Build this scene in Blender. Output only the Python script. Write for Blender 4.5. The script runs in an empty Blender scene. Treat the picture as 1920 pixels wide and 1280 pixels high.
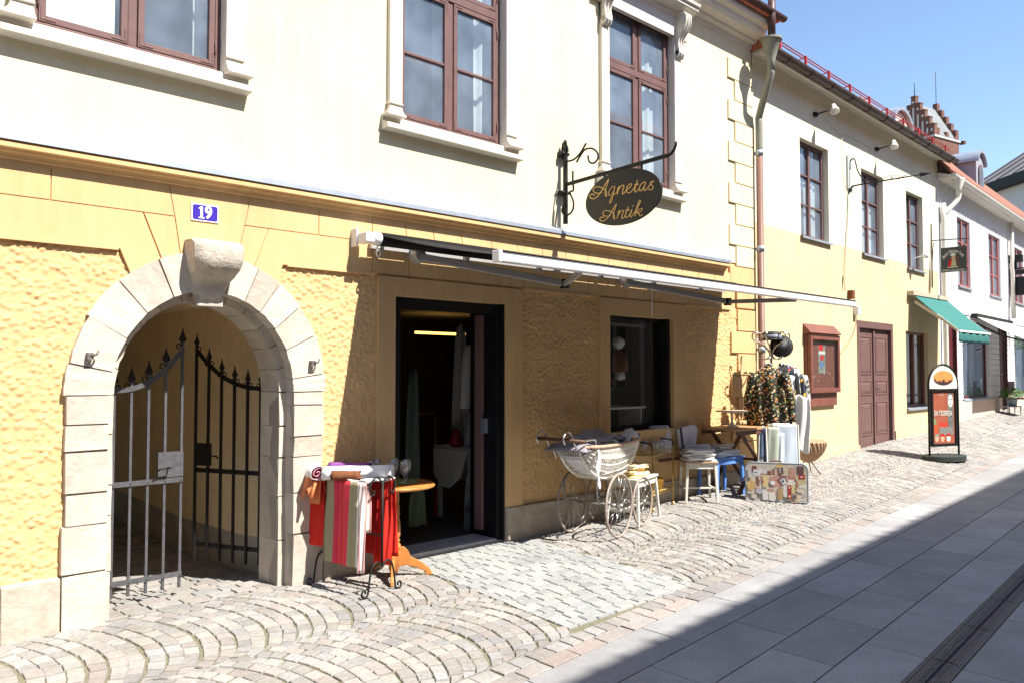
import bpy, bmesh, math, random
from mathutils import Vector, Matrix, noise
R=math.radians
random.seed(7)
scn=bpy.context.scene; COL=scn.collection
# ---------------------------------------------------------------- camera
F=1500.; D=5.58; CH=1.6
YAW=math.pi/2-math.atan(1590/F); PIT=math.atan(57/F)
fw=Vector((math.sin(YAW)*math.cos(PIT),math.cos(YAW)*math.cos(PIT),math.sin(PIT)))
rt=Vector((math.cos(YAW),-math.sin(YAW),0)); up=rt.cross(fw)
CAM=Vector((0,-D,CH))
cd=bpy.data.cameras.new('camera'); cam=bpy.data.objects.new('camera',cd); COL.objects.link(cam)
cam.matrix_world=Matrix.Translation(CAM)@Matrix((rt,up,-fw)).transposed().to_4x4()
cd.sensor_width=36; cd.lens=F/1920*36; cd.clip_start=.05; cd.clip_end=2000
scn.camera=cam
# ---------------------------------------------------------------- light
SUN=Vector((.26,-1,1.38)).normalized()
w=bpy.data.worlds.new('World'); scn.world=w; w.use_nodes=True
nt=w.node_tree; nt.nodes.clear()
so=nt.nodes.new('ShaderNodeOutputWorld'); bg=nt.nodes.new('ShaderNodeBackground'); sk=nt.nodes.new('ShaderNodeTexSky')
sk.sky_type='NISHITA'; sk.sun_disc=False; sk.sun_elevation=math.asin(SUN.z); sk.sun_rotation=math.atan2(SUN.x,SUN.y)
sk.altitude=0; sk.air_density=1.0; sk.dust_density=.3; sk.ozone_density=2.2
bg.inputs[1].default_value=.10
nt.links.new(sk.outputs[0],bg.inputs[0]); nt.links.new(bg.outputs[0],so.inputs[0])
ld=bpy.data.lights.new('sun','SUN'); ld.energy=4.6; ld.angle=R(.55); ld.color=(1,.955,.88)
lo=bpy.data.objects.new('sun',ld); COL.objects.link(lo); lo.rotation_euler=SUN.to_track_quat('Z','Y').to_euler()
scn.cycles.diffuse_bounces=8; scn.cycles.max_bounces=14
scn.view_settings.view_transform='Standard'; scn.view_settings.look='None'; scn.view_settings.exposure=1.27; scn.view_settings.gamma=1
# ---------------------------------------------------------------- pixel to place
def ray(px,py): return fw+rt*((px-960)/F)-up*((py-640)/F)
def P(px,py,Y=0.):
    d=ray(px,py); return CAM+d*((Y-CAM.y)/d.y)
def PXc(px,py,X):
    d=ray(px,py); return CAM+d*((X-CAM.x)/d.x)
def PD(px,py,dep): return CAM+ray(px,py)*dep
def lerp(a,b,t): return a+(b-a)*t
def pw(x,pts):
    if x<=pts[0][0]: return pts[0][1]
    for (a,b),(c,d) in zip(pts,pts[1:]):
        if x<=c: return b+(d-b)*(x-a)/(c-a)
    return pts[-1][1]
ZF=[(-20,0),(3.5,.0),(5.2,.012),(9.7,.2),(11.6,.28),(14.5,.385),(17,.46),(19,.56),(24,.68),(40,1.0),(80,1.6)]
def Yf(X): return 0. if X<9.74 else .037*(X-9.74) if X<17.6 else .291+.0711*(X-17.6)
def Yk(X): return -2.45+.0762*(X-3.5)
def zk(X): return -.03+.0172*(X-3.5)
def zg(X,Y):
    yk=Yk(X); yf=Yf(X)
    if Y<=yk: return zk(X)+.0097*(Y-yk)
    t=min(1.,(Y-yk)/(yf-yk)); return lerp(zk(X),pw(X,ZF),t)
def G(px,py):
    d=ray(px,py); z=0
    for _ in range(30):
        p=CAM+d*((z-CH)/d.z); z=zg(p.x,p.y)
    return Vector((p.x,p.y,z))
class Pl:
    """a house front: origin, heading; local x runs along it, y into the house"""
    def __init__(s,ox,oy,dx,dy):
        l=math.hypot(dx,dy); s.u=Vector((dx/l,dy/l,0)); s.n=Vector((-dy/l,dx/l,0)); s.o=Vector((ox,oy,0))
        s.M=Matrix.Translation(s.o)@Matrix((s.u,s.n,Vector((0,0,1)))).transposed().to_4x4()
    def loc(s,px,py,y=0.):
        d=ray(px,py); q=s.o+s.n*y; t=(q-CAM).dot(s.n)/d.dot(s.n); p=CAM+d*t-s.o
        return Vector((p.dot(s.u),y,p.z))
H2=Pl(9.74,0,1,.037); H3=Pl(17.6,.291,1,.0711)
# ---------------------------------------------------------------- materials
def mat(name,col,rough=.8,metal=0.,var=.0,vs=8.,bump=0.,bs=40.,bd=.01,col2=None,spec=.3,det=6,alpha=None,coat=0,streak=0):
    m=bpy.data.materials.new(name); m.use_nodes=True; n=m.node_tree.nodes; l=m.node_tree.links
    b=n['Principled BSDF']; b.inputs['Base Color'].default_value=(*col,1); b.inputs['Roughness'].default_value=rough
    b.inputs['Metallic'].default_value=metal; b.inputs['Specular IOR Level'].default_value=spec
    if coat: b.inputs['Coat Weight'].default_value=coat
    tc=n.new('ShaderNodeTexCoord')
    if var or col2:
        t=n.new('ShaderNodeTexNoise'); t.inputs['Scale'].default_value=vs; t.inputs['Detail'].default_value=det; t.inputs['Roughness'].default_value=.65
        l.new(tc.outputs['Object'],t.inputs['Vector'])
        r=n.new('ShaderNodeValToRGB'); c2=col2 or tuple(max(0,c*(1-var)) for c in col); c1=col if col2 else tuple(min(1,c*(1+var*.6)) for c in col)
        r.color_ramp.elements[0].position=.32; r.color_ramp.elements[1].position=.68
        r.color_ramp.elements[0].color=(*c2,1); r.color_ramp.elements[1].color=(*c1,1)
        l.new(t.outputs['Fac'],r.inputs[0]); l.new(r.outputs[0],b.inputs['Base Color'])
        if streak:      # rain streaks and patchy repainting
            mp=n.new('ShaderNodeMapping'); mp.inputs['Scale'].default_value=(5,5,.45); l.new(tc.outputs['Object'],mp.inputs[0])
            t3=n.new('ShaderNodeTexNoise'); t3.inputs['Scale'].default_value=1.6; t3.inputs['Detail'].default_value=8; t3.inputs['Roughness'].default_value=.7; l.new(mp.outputs[0],t3.inputs['Vector'])
            t4=n.new('ShaderNodeTexNoise'); t4.inputs['Scale'].default_value=.9; t4.inputs['Detail'].default_value=6; l.new(tc.outputs['Object'],t4.inputs['Vector'])
            mu=n.new('ShaderNodeMath'); mu.operation='MULTIPLY'; l.new(t3.outputs['Fac'],mu.inputs[0]); l.new(t4.outputs['Fac'],mu.inputs[1])
            mr=n.new('ShaderNodeMapRange'); mr.inputs[1].default_value=.2; mr.inputs[2].default_value=.38; mr.inputs[3].default_value=1.; mr.inputs[4].default_value=1-streak; l.new(mu.outputs[0],mr.inputs[0])
            vm=n.new('ShaderNodeVectorMath'); vm.operation='SCALE'; l.new(r.outputs[0],vm.inputs[0]); l.new(mr.outputs[0],vm.inputs['Scale']); l.new(vm.outputs[0],b.inputs['Base Color'])
    if bump:
        t2=n.new('ShaderNodeTexNoise'); t2.inputs['Scale'].default_value=bs; t2.inputs['Detail'].default_value=5
        l.new(tc.outputs['Object'],t2.inputs['Vector'])
        bm=n.new('ShaderNodeBump'); bm.inputs['Strength'].default_value=bump; bm.inputs['Distance'].default_value=bd
        l.new(t2.outputs['Fac'],bm.inputs['Height']); l.new(bm.outputs[0],b.inputs['Normal'])
    return m
def colmat(name,rough=.85,bump=.5,bs=60.,bd=.004,var=.25,vs=25.,spec=.25,stain=0,gum=1):
    """colour comes from each stone's own colour attribute"""
    m=mat(name,(.5,.5,.5),rough,bump=bump,bs=bs,bd=bd,spec=spec); n=m.node_tree.nodes; l=m.node_tree.links
    a=n.new('ShaderNodeAttribute'); a.attribute_name='col'
    tc=n.new('ShaderNodeTexCoord'); t=n.new('ShaderNodeTexNoise'); t.inputs['Scale'].default_value=vs; t.inputs['Detail'].default_value=7; t.inputs['Roughness'].default_value=.7
    l.new(tc.outputs['Object'],t.inputs['Vector'])
    mr=n.new('ShaderNodeMapRange'); mr.inputs[1].default_value=.3; mr.inputs[2].default_value=.7; mr.inputs[3].default_value=1-var; mr.inputs[4].default_value=1+var
    l.new(t.outputs['Fac'],mr.inputs[0])
    mx=n.new('ShaderNodeVectorMath'); mx.operation='SCALE'; l.new(a.outputs['Color'],mx.inputs[0]); l.new(mr.outputs[0],mx.inputs['Scale'])
    res=mx.outputs[0]
    if stain:
        t4=n.new('ShaderNodeTexNoise'); t4.inputs['Scale'].default_value=1.7; t4.inputs['Detail'].default_value=9; t4.inputs['Roughness'].default_value=.7; l.new(tc.outputs['Object'],t4.inputs['Vector'])
        m4=n.new('ShaderNodeMapRange'); m4.inputs[1].default_value=.35; m4.inputs[2].default_value=.65; m4.inputs[3].default_value=1+stain*.35; m4.inputs[4].default_value=1-stain*.6; l.new(t4.outputs['Fac'],m4.inputs[0])
        s4=n.new('ShaderNodeVectorMath'); s4.operation='SCALE'; l.new(res,s4.inputs[0]); l.new(m4.outputs[0],s4.inputs['Scale'])
        v=n.new('ShaderNodeTexVoronoi'); v.inputs['Scale'].default_value=3.2; l.new(tc.outputs['Object'],v.inputs['Vector'])   # gum spots
        lt=n.new('ShaderNodeMapRange'); lt.inputs[1].default_value=.05; lt.inputs[2].default_value=.075; lt.inputs[3].default_value=.35*gum; lt.inputs[4].default_value=0.; l.new(v.outputs['Distance'],lt.inputs[0])
        g_=n.new('ShaderNodeMix'); g_.data_type='RGBA'; l.new(lt.outputs[0],g_.inputs['Factor']); l.new(s4.outputs[0],g_.inputs['A']); g_.inputs['B'].default_value=(.42,.41,.40,1); res=g_.outputs['Result']
    l.new(res,n['Principled BSDF'].inputs['Base Color'])
    return m
def glassmat(name,haze=.12,hcol=(.6,.68,.75),tint=(.9,.95,.95),gl=.12,rough=.02):
    m=bpy.data.materials.new(name); m.use_nodes=True; n=m.node_tree.nodes; l=m.node_tree.links; n.clear()
    o=n.new('ShaderNodeOutputMaterial'); tr=n.new('ShaderNodeBsdfTransparent'); tr.inputs[0].default_value=(*tint,1)
    g=n.new('ShaderNodeBsdfGlossy'); g.inputs['Roughness'].default_value=rough
    df=n.new('ShaderNodeBsdfDiffuse'); df.inputs[0].default_value=(*hcol,1)
    m1=n.new('ShaderNodeMixShader'); m2=n.new('ShaderNodeMixShader'); fr=n.new('ShaderNodeLayerWeight'); fr.inputs[0].default_value=.5
    pw_=n.new('ShaderNodeMath'); pw_.operation='POWER'; pw_.inputs[1].default_value=4.; ad=n.new('ShaderNodeMath'); ad.operation='MULTIPLY_ADD'; ad.inputs[1].default_value=.9; ad.inputs[2].default_value=gl; ad.use_clamp=True
    tc=n.new('ShaderNodeTexCoord'); ns=n.new('ShaderNodeTexNoise'); ns.inputs['Scale'].default_value=2.5; ns.inputs['Detail'].default_value=5
    mu=n.new('ShaderNodeMath'); mu.operation='MULTIPLY'; mu.inputs[1].default_value=haze*2
    l.new(tc.outputs['Object'],ns.inputs['Vector']); l.new(ns.outputs['Fac'],mu.inputs[0])
    l.new(mu.outputs[0],m1.inputs[0]); l.new(tr.outputs[0],m1.inputs[1]); l.new(df.outputs[0],m1.inputs[2])
    l.new(fr.outputs['Facing'],pw_.inputs[0]); l.new(pw_.outputs[0],ad.inputs[0]); l.new(ad.outputs[0],m2.inputs[0]); l.new(m1.outputs[0],m2.inputs[1]); l.new(g.outputs[0],m2.inputs[2])
    l.new(m2.outputs[0],o.inputs[0]); return m
def emat(name,col,s):
    m=bpy.data.materials.new(name); m.use_nodes=True; b=m.node_tree.nodes['Principled BSDF']
    b.inputs['Base Color'].default_value=(*col,1); b.inputs['Emission Color'].default_value=(*col,1); b.inputs['Emission Strength'].default_value=s; return m
def stripemat(name,stops,axis_attr='uvs',rough=.9):
    """cloth stripes laid by the 'st' attribute (0..1 across the cloth)"""
    m=mat(name,(.5,.5,.5),rough,bump=.4,bs=300,bd=.001); n=m.node_tree.nodes; l=m.node_tree.links
    a=n.new('ShaderNodeAttribute'); a.attribute_name='col'; s=n.new('ShaderNodeSeparateXYZ'); l.new(a.outputs['Vector'],s.inputs[0])
    r=n.new('ShaderNodeValToRGB'); r.color_ramp.interpolation='CONSTANT'; cr=r.color_ramp
    while len(cr.elements)<len(stops): cr.elements.new(.5)
    for e,(p,c) in zip(cr.elements,stops): e.position=p; e.color=(*c,1)
    l.new(s.outputs[0],r.inputs[0]); l.new(r.outputs[0],n['Principled BSDF'].inputs['Base Color']); return m
M={}
M['yellow']=mat('yellow_lime_paint',(.68,.455,.225),.9,var=.05,vs=3,bump=.25,bs=30,bd=.004,streak=.16)
M['stucco']=mat('yellow_rough_stucco',(.68,.45,.215),.92,var=.09,vs=5,bump=.35,bs=90,bd=.004)
M['cream']=mat('cream_lime_paint',(.73,.64,.435),.9,var=.04,vs=1.2,bump=.25,bs=22,bd=.005,streak=.12)
M['cream2']=mat('pale_cream_paint',(.74,.675,.51),.9,var=.04,vs=1.2,bump=.2,bs=22,bd=.004,streak=.10)
M['yellow2']=mat('yellow_paint_house',(.68,.53,.31),.9,var=.05,vs=2,bump=.2,bs=25,bd=.004,streak=.10)
M['white']=mat('white_painted_trim',(.66,.61,.53),.7,var=.08,vs=6,bump=.15,bs=40,bd=.003)
M['boards']=mat('white_painted_boards',(.70,.69,.68),.7,var=.06,vs=4)
M['maroon']=mat('dark_red_window_paint',(.155,.085,.078),.55,var=.15,vs=9)
M['maroonb']=mat('brown_red_paint',(.19,.07,.05),.5,var=.2,vs=6,bump=.1)
M['stone']=colmat('pale_limestone',.9,bump=.7,bs=28,bd=.008,var=.12,vs=9,stain=.3,gum=0)
M['key']=mat('keystone_limestone',(.50,.44,.37),.95,var=.2,vs=16,bump=.8,bs=60,bd=.008)
M['plinthl']=M['plinth']=colmat('plinth_sandstone',.9,bump=.7,bs=30,bd=.008,var=.25,vs=9)
M['black']=mat('black_painted_wood',(.012,.012,.013),.5,spec=.2)
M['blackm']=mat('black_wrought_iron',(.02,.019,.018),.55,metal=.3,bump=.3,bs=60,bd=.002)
M['iron']=mat('sunlit_gate_iron',(.115,.115,.125),.5,metal=.3,var=.3,vs=30,bump=.3,bs=80,bd=.002)  # paler copy of the gate iron, sunlight put into its colour
M['zinc']=mat('zinc_flashing',(.36,.40,.46),.5,metal=.5,var=.15,vs=7)
M['piped']=mat('dark_brown_pipe',(.085,.045,.04),.45,var=.15,vs=9)
M['pipe']=mat('brown_red_pipe',(.19,.10,.075),.45,var=.12,vs=9)
M['pipeg']=mat('grey_green_pipe',(.25,.25,.20),.5,var=.15,vs=9)
M['gutter']=mat('dark_brown_gutter',(.075,.05,.04),.45,metal=.2,var=.2,vs=6)
M['tile']=mat('red_roof_tile',(.45,.13,.06),.8,var=.35,vs=12)
M['setts']=colmat('granite_setts',.88,bump=.6,bs=50,bd=.003,var=.2,vs=40,stain=.25,gum=0)
M['slabs']=colmat('granite_slabs',.75,bump=.35,bs=120,bd=.002,var=.13,vs=60,stain=.3)
M['joint']=mat('sandy_joint',(.22,.19,.145),1,var=.4,vs=30,col2=(.12,.13,.07),bump=.6,bs=90,bd=.01)
M['road']=mat('dark_gap',(.06,.058,.055),.95,var=.2,vs=20)
M['rust']=mat('rusty_drain_iron',(.17,.145,.14),.65,metal=.2,var=.4,vs=40)
M['alu']=mat('white_aluminium',(.80,.82,.86),.35,metal=.15)
M['grey']=mat('grey_powder_coat',(.46,.45,.44),.45,metal=.3)
M['plast']=mat('white_plastic',(.72,.73,.74),.4)
M['fabk']=mat('black_awning_cloth',(.014,.013,.012),.9,bump=.2,bs=200,bd=.001)
M['gold']=mat('gold_leaf_paint',(.85,.52,.16),.45)
M['sign']=mat('dark_green_grey_sign',(.033,.031,.027),.35,var=.1,vs=5)
M['blue19']=mat('blue_enamel',(.05,.03,.33),.25)
M['enamel']=mat('white_enamel',(.82,.80,.78),.25)
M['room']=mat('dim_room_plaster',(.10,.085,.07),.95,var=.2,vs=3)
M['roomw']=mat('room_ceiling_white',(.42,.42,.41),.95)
M['glass']=glassmat('old_window_glass',.25,(.46,.58,.74),gl=.06)
M['shopglass']=glassmat('shop_window_glass',.02,(.3,.3,.3),gl=.05)
M['curtain']=mat('pale_curtain',(.55,.57,.58),.95,var=.15,vs=2.5)
M['blind']=mat('white_roller_blind',(.80,.82,.82),.95)
M['wood']=mat('orange_pine',(.52,.20,.05),.4,var=.25,vs=14,coat=.3)
M['teak']=mat('folding_table_wood',(.42,.23,.11),.6,var=.25,vs=18)
M['teakd']=mat('dark_brown_wood',(.11,.055,.035),.6,var=.3,vs=18)
M['red']=mat('red_cotton',(.62,.025,.015),.9,var=.12,vs=20,bump=.3,bs=250,bd=.001)
M['crimson']=mat('deep_red_cotton',(.42,.012,.012),.9,var=.15,vs=12)
M['orange']=mat('orange_checked_cotton',(.60,.27,.13),.9,col2=(.75,.18,.05),vs=30)
M['linen']=mat('white_linen',(.80,.79,.77),.92,var=.06,vs=30,bump=.3,bs=200,bd=.001)
M['linenb']=mat('bluish_white_linen',(.68,.76,.86),.92,var=.08,vs=20)
M['greycloth']=mat('grey_linen',(.40,.37,.39),.95,var=.1,vs=18,bump=.3,bs=220,bd=.001)
M['greylight']=mat('light_grey_cotton',(.66,.65,.69),.95,var=.08,vs=15)
M['navy']=mat('navy_cloth',(.055,.06,.11),.95)
M['slate']=mat('slate_blue_cloth',(.12,.17,.26),.95,var=.25,vs=14)
M['purple']=mat('purple_cotton',(.22,.07,.28),.9,var=.2,vs=30)
M['brown']=mat('brown_cotton',(.19,.07,.03),.9,var=.3,vs=60)
M['yellowc']=mat('pale_yellow_cloth',(.85,.70,.38),.9,var=.1,vs=12)
M['stoolw']=mat('cream_white_paint',(.66,.64,.56),.5,var=.08,vs=12)
M['stoolb']=mat('blue_paint',(.10,.24,.62),.45,var=.08,vs=12)
M['brass']=mat('brass',(.62,.42,.14),.3,metal=.9,var=.2,vs=20)
M['chrome']=mat('chrome',(.62,.60,.58),.25,metal=.9,var=.2,vs=30)
M['wicker']=mat('cream_wicker',(.80,.76,.66),.7,var=.15,vs=50)
M['wheel']=mat('worn_pale_wheel',(.36,.29,.25),.55,var=.35,vs=30)
M['clear']=glassmat('clear_glass',.09,(.9,.92,.95),tint=(.9,.92,.93),gl=.12)
M['rubber']=mat('black_rubber',(.02,.02,.02),.7)
M['green']=mat('green_awning_cloth',(.035,.155,.14),.85,var=.08,vs=5)
M['awnw']=mat('white_awning_cloth',(.74,.75,.75),.85,var=.05,vs=4)
M['leaf']=mat('green_leaf',(.13,.30,.035),.6,col2=(.04,.13,.02),vs=12)
M['leafd']=mat('dark_ivy_leaf',(.05,.11,.025),.6,col2=(.02,.05,.012),vs=12)
M['brick']=mat('tower_brick',(.16,.078,.058),.9,var=.3,vs=2.2)
M['plaster']=mat('tower_plaster',(.50,.48,.47),.9)
M['slate2']=mat('grey_metal_roof',(.19,.195,.2),.6,var=.2,vs=.6)
M['wickb']=mat('brown_wicker',(.40,.25,.15),.75,var=.3,vs=40)
M['darkred']=mat('dark_red_door',(.10,.018,.02),.5,var=.2,vs=8)
M['hat']=mat('black_satin_hat',(.02,.02,.024),.55)
M['skin']=mat('print_flesh',(.55,.33,.22),.7); M['porange']=mat('print_orange',(.62,.16,.06),.6)
M['printg']=mat('print_grey',(.38,.37,.33),.7,col2=(.06,.06,.055),vs=45); M['printw']=mat('print_white',(.66,.63,.55),.6)
# ---------------------------------------------------------------- mesh builder
def WL(o):
    v=Vector((0,0,0))
    while o is not None: v+=Vector(o.location); o=o.parent
    return v
class MB:
    def __init__(s): s.v=[]; s.f=[]; s.c=[]; s.mi=[]; s.M=Matrix(); s.cur=(.5,.5,.5); s.m=0; s.sm=[]
    def add(s,vs,fs,smooth=False,cols=None):
        b=len(s.v); s.v+= [s.M@Vector(v) for v in vs]
        for i,f in enumerate(fs): s.f.append([b+k for k in f]); s.c.append(cols[i] if cols else s.cur); s.mi.append(s.m); s.sm.append(smooth)
        return s
    def box(s,x0,x1,y0,y1,z0,z1,b=0):
        if x0>x1:x0,x1=x1,x0
        if y0>y1:y0,y1=y1,y0
        if z0>z1:z0,z1=z1,z0
        return s.add([(x,y,z) for x in(x0,x1) for y in(y0,y1) for z in(z0,z1)],[(0,1,3,2),(4,6,7,5),(0,4,5,1),(2,3,7,6),(0,2,6,4),(1,5,7,3)])
    def bar(s,a,b,w,h=None,upv=(0,0,1)):
        a=Vector(a);b=Vector(b);h=h or w; d=(b-a).normalized(); u=Vector(upv)
        if abs(d.dot(u))>.98: u=Vector((1,0,0))
        x=d.cross(u).normalized(); y=x.cross(d)
        vs=[p+x*(i*w/2)+y*(j*h/2) for p in(a,b) for i,j in((-1,-1),(1,-1),(1,1),(-1,1))]
        return s.add(vs,[(3,2,1,0),(4,5,6,7),(0,1,5,4),(1,2,6,5),(2,3,7,6),(3,0,4,7)])
    def tube(s,pts,r,n=8,closed=False,cap=True):
        pts=[Vector(p) for p in pts]; N=len(pts); rs=r if isinstance(r,(list,tuple)) else [r]*N; vs=[];fs=[]
        px=None
        for i,p in enumerate(pts):
            if closed: d=(pts[(i+1)%N]-pts[i-1])
            else: d=pts[min(i+1,N-1)]-pts[max(i-1,0)]
            d.normalize()
            if px is None:
                u=Vector((0,0,1)) if abs(d.z)<.9 else Vector((1,0,0)); px=d.cross(u).normalized()
            else:
                px=(px-d*px.dot(d)); px=px.normalized() if px.length>1e-6 else d.orthogonal().normalized()
            q=d.cross(px)
            vs+=[p+(px*math.cos(2*math.pi*k/n)+q*math.sin(2*math.pi*k/n))*rs[i] for k in range(n)]
        for i in range(N if closed else N-1):
            j=(i+1)%N
            for k in range(n): fs.append((i*n+k,i*n+(k+1)%n,j*n+(k+1)%n,j*n+k))
        if cap and not closed: fs.append(tuple(range(n))[::-1]); fs.append(tuple((N-1)*n+k for k in range(n)))
        return s.add(vs,fs,True)
    def lathe(s,prof,c,n=20,axis='z',cap=True):
        c=Vector(c); vs=[];fs=[]
        for r,z in prof:
            for k in range(n):
                a=2*math.pi*k/n
                vs.append(c+(Vector((r*math.cos(a),r*math.sin(a),z)) if axis=='z' else Vector((r*math.cos(a),z,r*math.sin(a))) if axis=='y' else Vector((z,r*math.cos(a),r*math.sin(a)))))
        for i in range(len(prof)-1):
            for k in range(n): fs.append((i*n+k,i*n+(k+1)%n,(i+1)*n+(k+1)%n,(i+1)*n+k))
        if cap: fs.append(tuple(range(n))[::-1]); fs.append(tuple((len(prof)-1)*n+k for k in range(n)))
        return s.add(vs,fs,True)
    def prism(s,poly,off):
        """closed outline (3d points) pushed by off"""
        n=len(poly); off=Vector(off); vs=[Vector(p) for p in poly]+[Vector(p)+off for p in poly]
        return s.add(vs,[tuple(range(n)),tuple(range(2*n-1,n-1,-1))]+[(i,i+n,(i+1)%n+n,(i+1)%n) for i in range(n)])
    def surf(s,fn,nu,nv,colf=None,smooth=True):
        vs=[fn(i/nu,j/nv) for i in range(nu+1) for j in range(nv+1)]; fs=[];cs=[]
        for i in range(nu):
            for j in range(nv):
                a=i*(nv+1)+j; fs.append((a,a+1,a+nv+2,a+nv+1)); cs.append(colf((i+.5)/nu,(j+.5)/nv) if colf else s.cur)
        return s.add(vs,fs,smooth,cs)
    def build(s,name,mats,parent=None,loc=None,solid=0,bevel=0,sub=0):
        if not isinstance(mats,(list,tuple)): mats=[mats]
        me=bpy.data.meshes.new(name); o=bpy.data.objects.new(name,me)
        if parent is not None: org=WL(parent); o.parent=parent
        elif loc is not None: org=Vector(loc); o.location=org
        else: org=Vector((0,0,0))
        me.from_pydata([tuple(v-org) for v in s.v],[],s.f)
        for m in mats: me.materials.append(m)
        me.polygons.foreach_set('material_index',s.mi); me.polygons.foreach_set('use_smooth',s.sm)
        ca=me.color_attributes.new('col','FLOAT_COLOR','CORNER'); arr=[]
        for p in me.polygons: arr+=(list(s.c[p.index])+[1.])*p.loop_total
        ca.data.foreach_set('color',arr)
        bm=bmesh.new(); bm.from_mesh(me); bmesh.ops.recalc_face_normals(bm,faces=bm.faces); bm.to_mesh(me); bm.free()
        if solid: md=o.modifiers.new('thick','SOLIDIFY'); md.thickness=solid; md.offset=0
        if bevel: md=o.modifiers.new('edge','BEVEL'); md.width=bevel; md.segments=2; md.limit_method='ANGLE'
        COL.objects.link(o); return o
def tag(o,label=None,cat=None,group=None,kind=None):
    if label:o['label']=label
    if cat:o['category']=cat
    if group:o['group']=group
    if kind:o['kind']=kind
    return o
def thing(name,loc,label,cat,group=None):
    o=bpy.data.objects.new(name,None); o.empty_display_size=.1; COL.objects.link(o); o.location=loc; return tag(o,label,cat,group)
def copy_tree(o,parent=None):
    c=o.copy(); COL.objects.link(c); c.parent=parent
    for ch in list(o.children): copy_tree(ch,c)
    return c
def text(body,size,mtx,m,parent,name,ext=.001,align='CENTER',bold=0,sx=1.):
    cu=bpy.data.curves.new('t','FONT'); cu.body=body; cu.size=size; cu.extrude=ext; cu.align_x=align; cu.align_y='CENTER'; cu.offset=bold; cu.resolution_u=4
    o=bpy.data.objects.new('t',cu); COL.objects.link(o); dg=bpy.context.evaluated_depsgraph_get(); me=bpy.data.meshes.new_from_object(o.evaluated_get(dg))
    COL.objects.unlink(o); bpy.data.objects.remove(o)
    mb=MB(); mb.M=mtx@Matrix.Diagonal((sx,1,1,1)); mb.add([v.co for v in me.vertices],[tuple(p.vertices) for p in me.polygons])
    return mb.build(name,m,parent) if parent is not None or name else mb
def frame(org,xa,ya):
    """matrix whose x,y axes are given; z is the outward normal"""
    xa=Vector(xa).normalized(); ya=Vector(ya); ya=(ya-xa*ya.dot(xa)).normalized(); za=xa.cross(ya)
    m=Matrix((xa,ya,za)).transposed().to_4x4(); return Matrix.Translation(Vector(org))@m
def cr(pts,n=6,closed=False):
    """smooth curve through points"""
    pts=[Vector(p) for p in pts]; out=[]; N=len(pts)
    for i in range(N-1 if not closed else N):
        p0=pts[i-1] if (i>0 or closed) else pts[0]; p1=pts[i]; p2=pts[(i+1)%N]; p3=pts[(i+2)%N] if (i+2<N or closed) else pts[-1]
        for k in range(n):
            t=k/n; out.append(.5*((2*p1)+(p2-p0)*t+(2*p0-5*p1+4*p2-p3)*t*t+(3*p1-p0-3*p2+p3)*t**3))
    if not closed: out.append(pts[-1])
    return out
def wallsheet(mb,x0,x1,z0,z1,y,holes,depth,zsplit=None):
    """front faces between openings at plane y, reveals going back by depth"""
    xs=sorted({x0,x1}|{h[i] for h in holes for i in(0,1)}); zs=sorted({z0,z1}|{h[i] for h in holes for i in(2,3)}|({zsplit} if zsplit else set()))
    for a,b in zip(xs,xs[1:]):
        for c,d in zip(zs,zs[1:]):
            mx,mz=(a+b)/2,(c+d)/2
            if any(h[0]<mx<h[1] and h[2]<mz<h[3] for h in holes): continue
            mb.m=1 if (zsplit and mz<zsplit) else 0
            mb.add([(a,y,c),(b,y,c),(b,y,d),(a,y,d)],[(0,1,2,3)])
    for h in holes:
        a,b,c,d=h[:4]; mb.m=1 if (zsplit and (c+d)/2<zsplit) else 0
        mb.add([(a,y,c),(a,y+depth,c),(a,y+depth,d),(a,y,d),(b,y,c),(b,y+depth,c),(b,y+depth,d),(b,y,d)],[(0,1,2,3),(4,5,6,7),(3,2,6,7),(0,1,5,4)])
    mb.m=0
# ================================================================ GROUND
def vgrid(X,v,k0=.26):
    """v 0..1 from the kerb border to the facade"""
    y0=Yk(X)+k0; y1=Yf(X); return lerp(y0,y1,v)
def patch_x(Y):  # left and right edge of the rectangular grey setts in front of the shop door
    return 4.02+.10*Y-.02, 5.42+.10*Y
mb=MB()
xs=[-14+.5*i for i in range(60)]+[16+2*i for i in range(30)]
for a,b in zip(xs,xs[1:]):
    N=8
    for j in range(N):
        y=lambda X,t: lerp(Yk(X)-.02,Yf(X)+.04,t)
        q=[(a,y(a,j/N)),(b,y(b,j/N)),(b,y(b,(j+1)/N)),(a,y(a,(j+1)/N))]
        mb.add([(p[0],p[1],zg(*p)-.0105) for p in q],[(0,1,2,3)])
tag(mb.build('pavement_bed',M['joint']),kind='structure')
def stone(mb,q,h=.012,ins=.008,top=.0,ct=(.5,.5,.5)):
    """one sett: q four (x,y) corners, bevelled top"""
    cx=sum(p[0] for p in q)/4; cy=sum(p[1] for p in q)/4
    base=[];tp=[]
    for p in q:
        z=zg(*p); base.append((p[0],p[1],z-.02)); 
        d=math.hypot(p[0]-cx,p[1]-cy) or 1; k=1-ins/d
        x=cx+(p[0]-cx)*k; y=cy+(p[1]-cy)*k; tp.append((x,y,z+top+random.uniform(-.0015,.0015)))
    mid=[((a[0]*.35+b[0]*.65),(a[1]*.35+b[1]*.65),b[2]-.0022) for a,b in zip(base,tp)]
    ring=[(cx+(b[0]-cx)*.94,cy+(b[1]-cy)*.94,b[2]+.001) for b in tp]
    mb.add(base+mid+ring,[(8,9,10,11)]+[(i,(i+1)%4,4+(i+1)%4,4+i) for i in range(4)]+[(4+i,4+(i+1)%4,8+(i+1)%4,8+i) for i in range(4)],False,[ct]*9)
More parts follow.
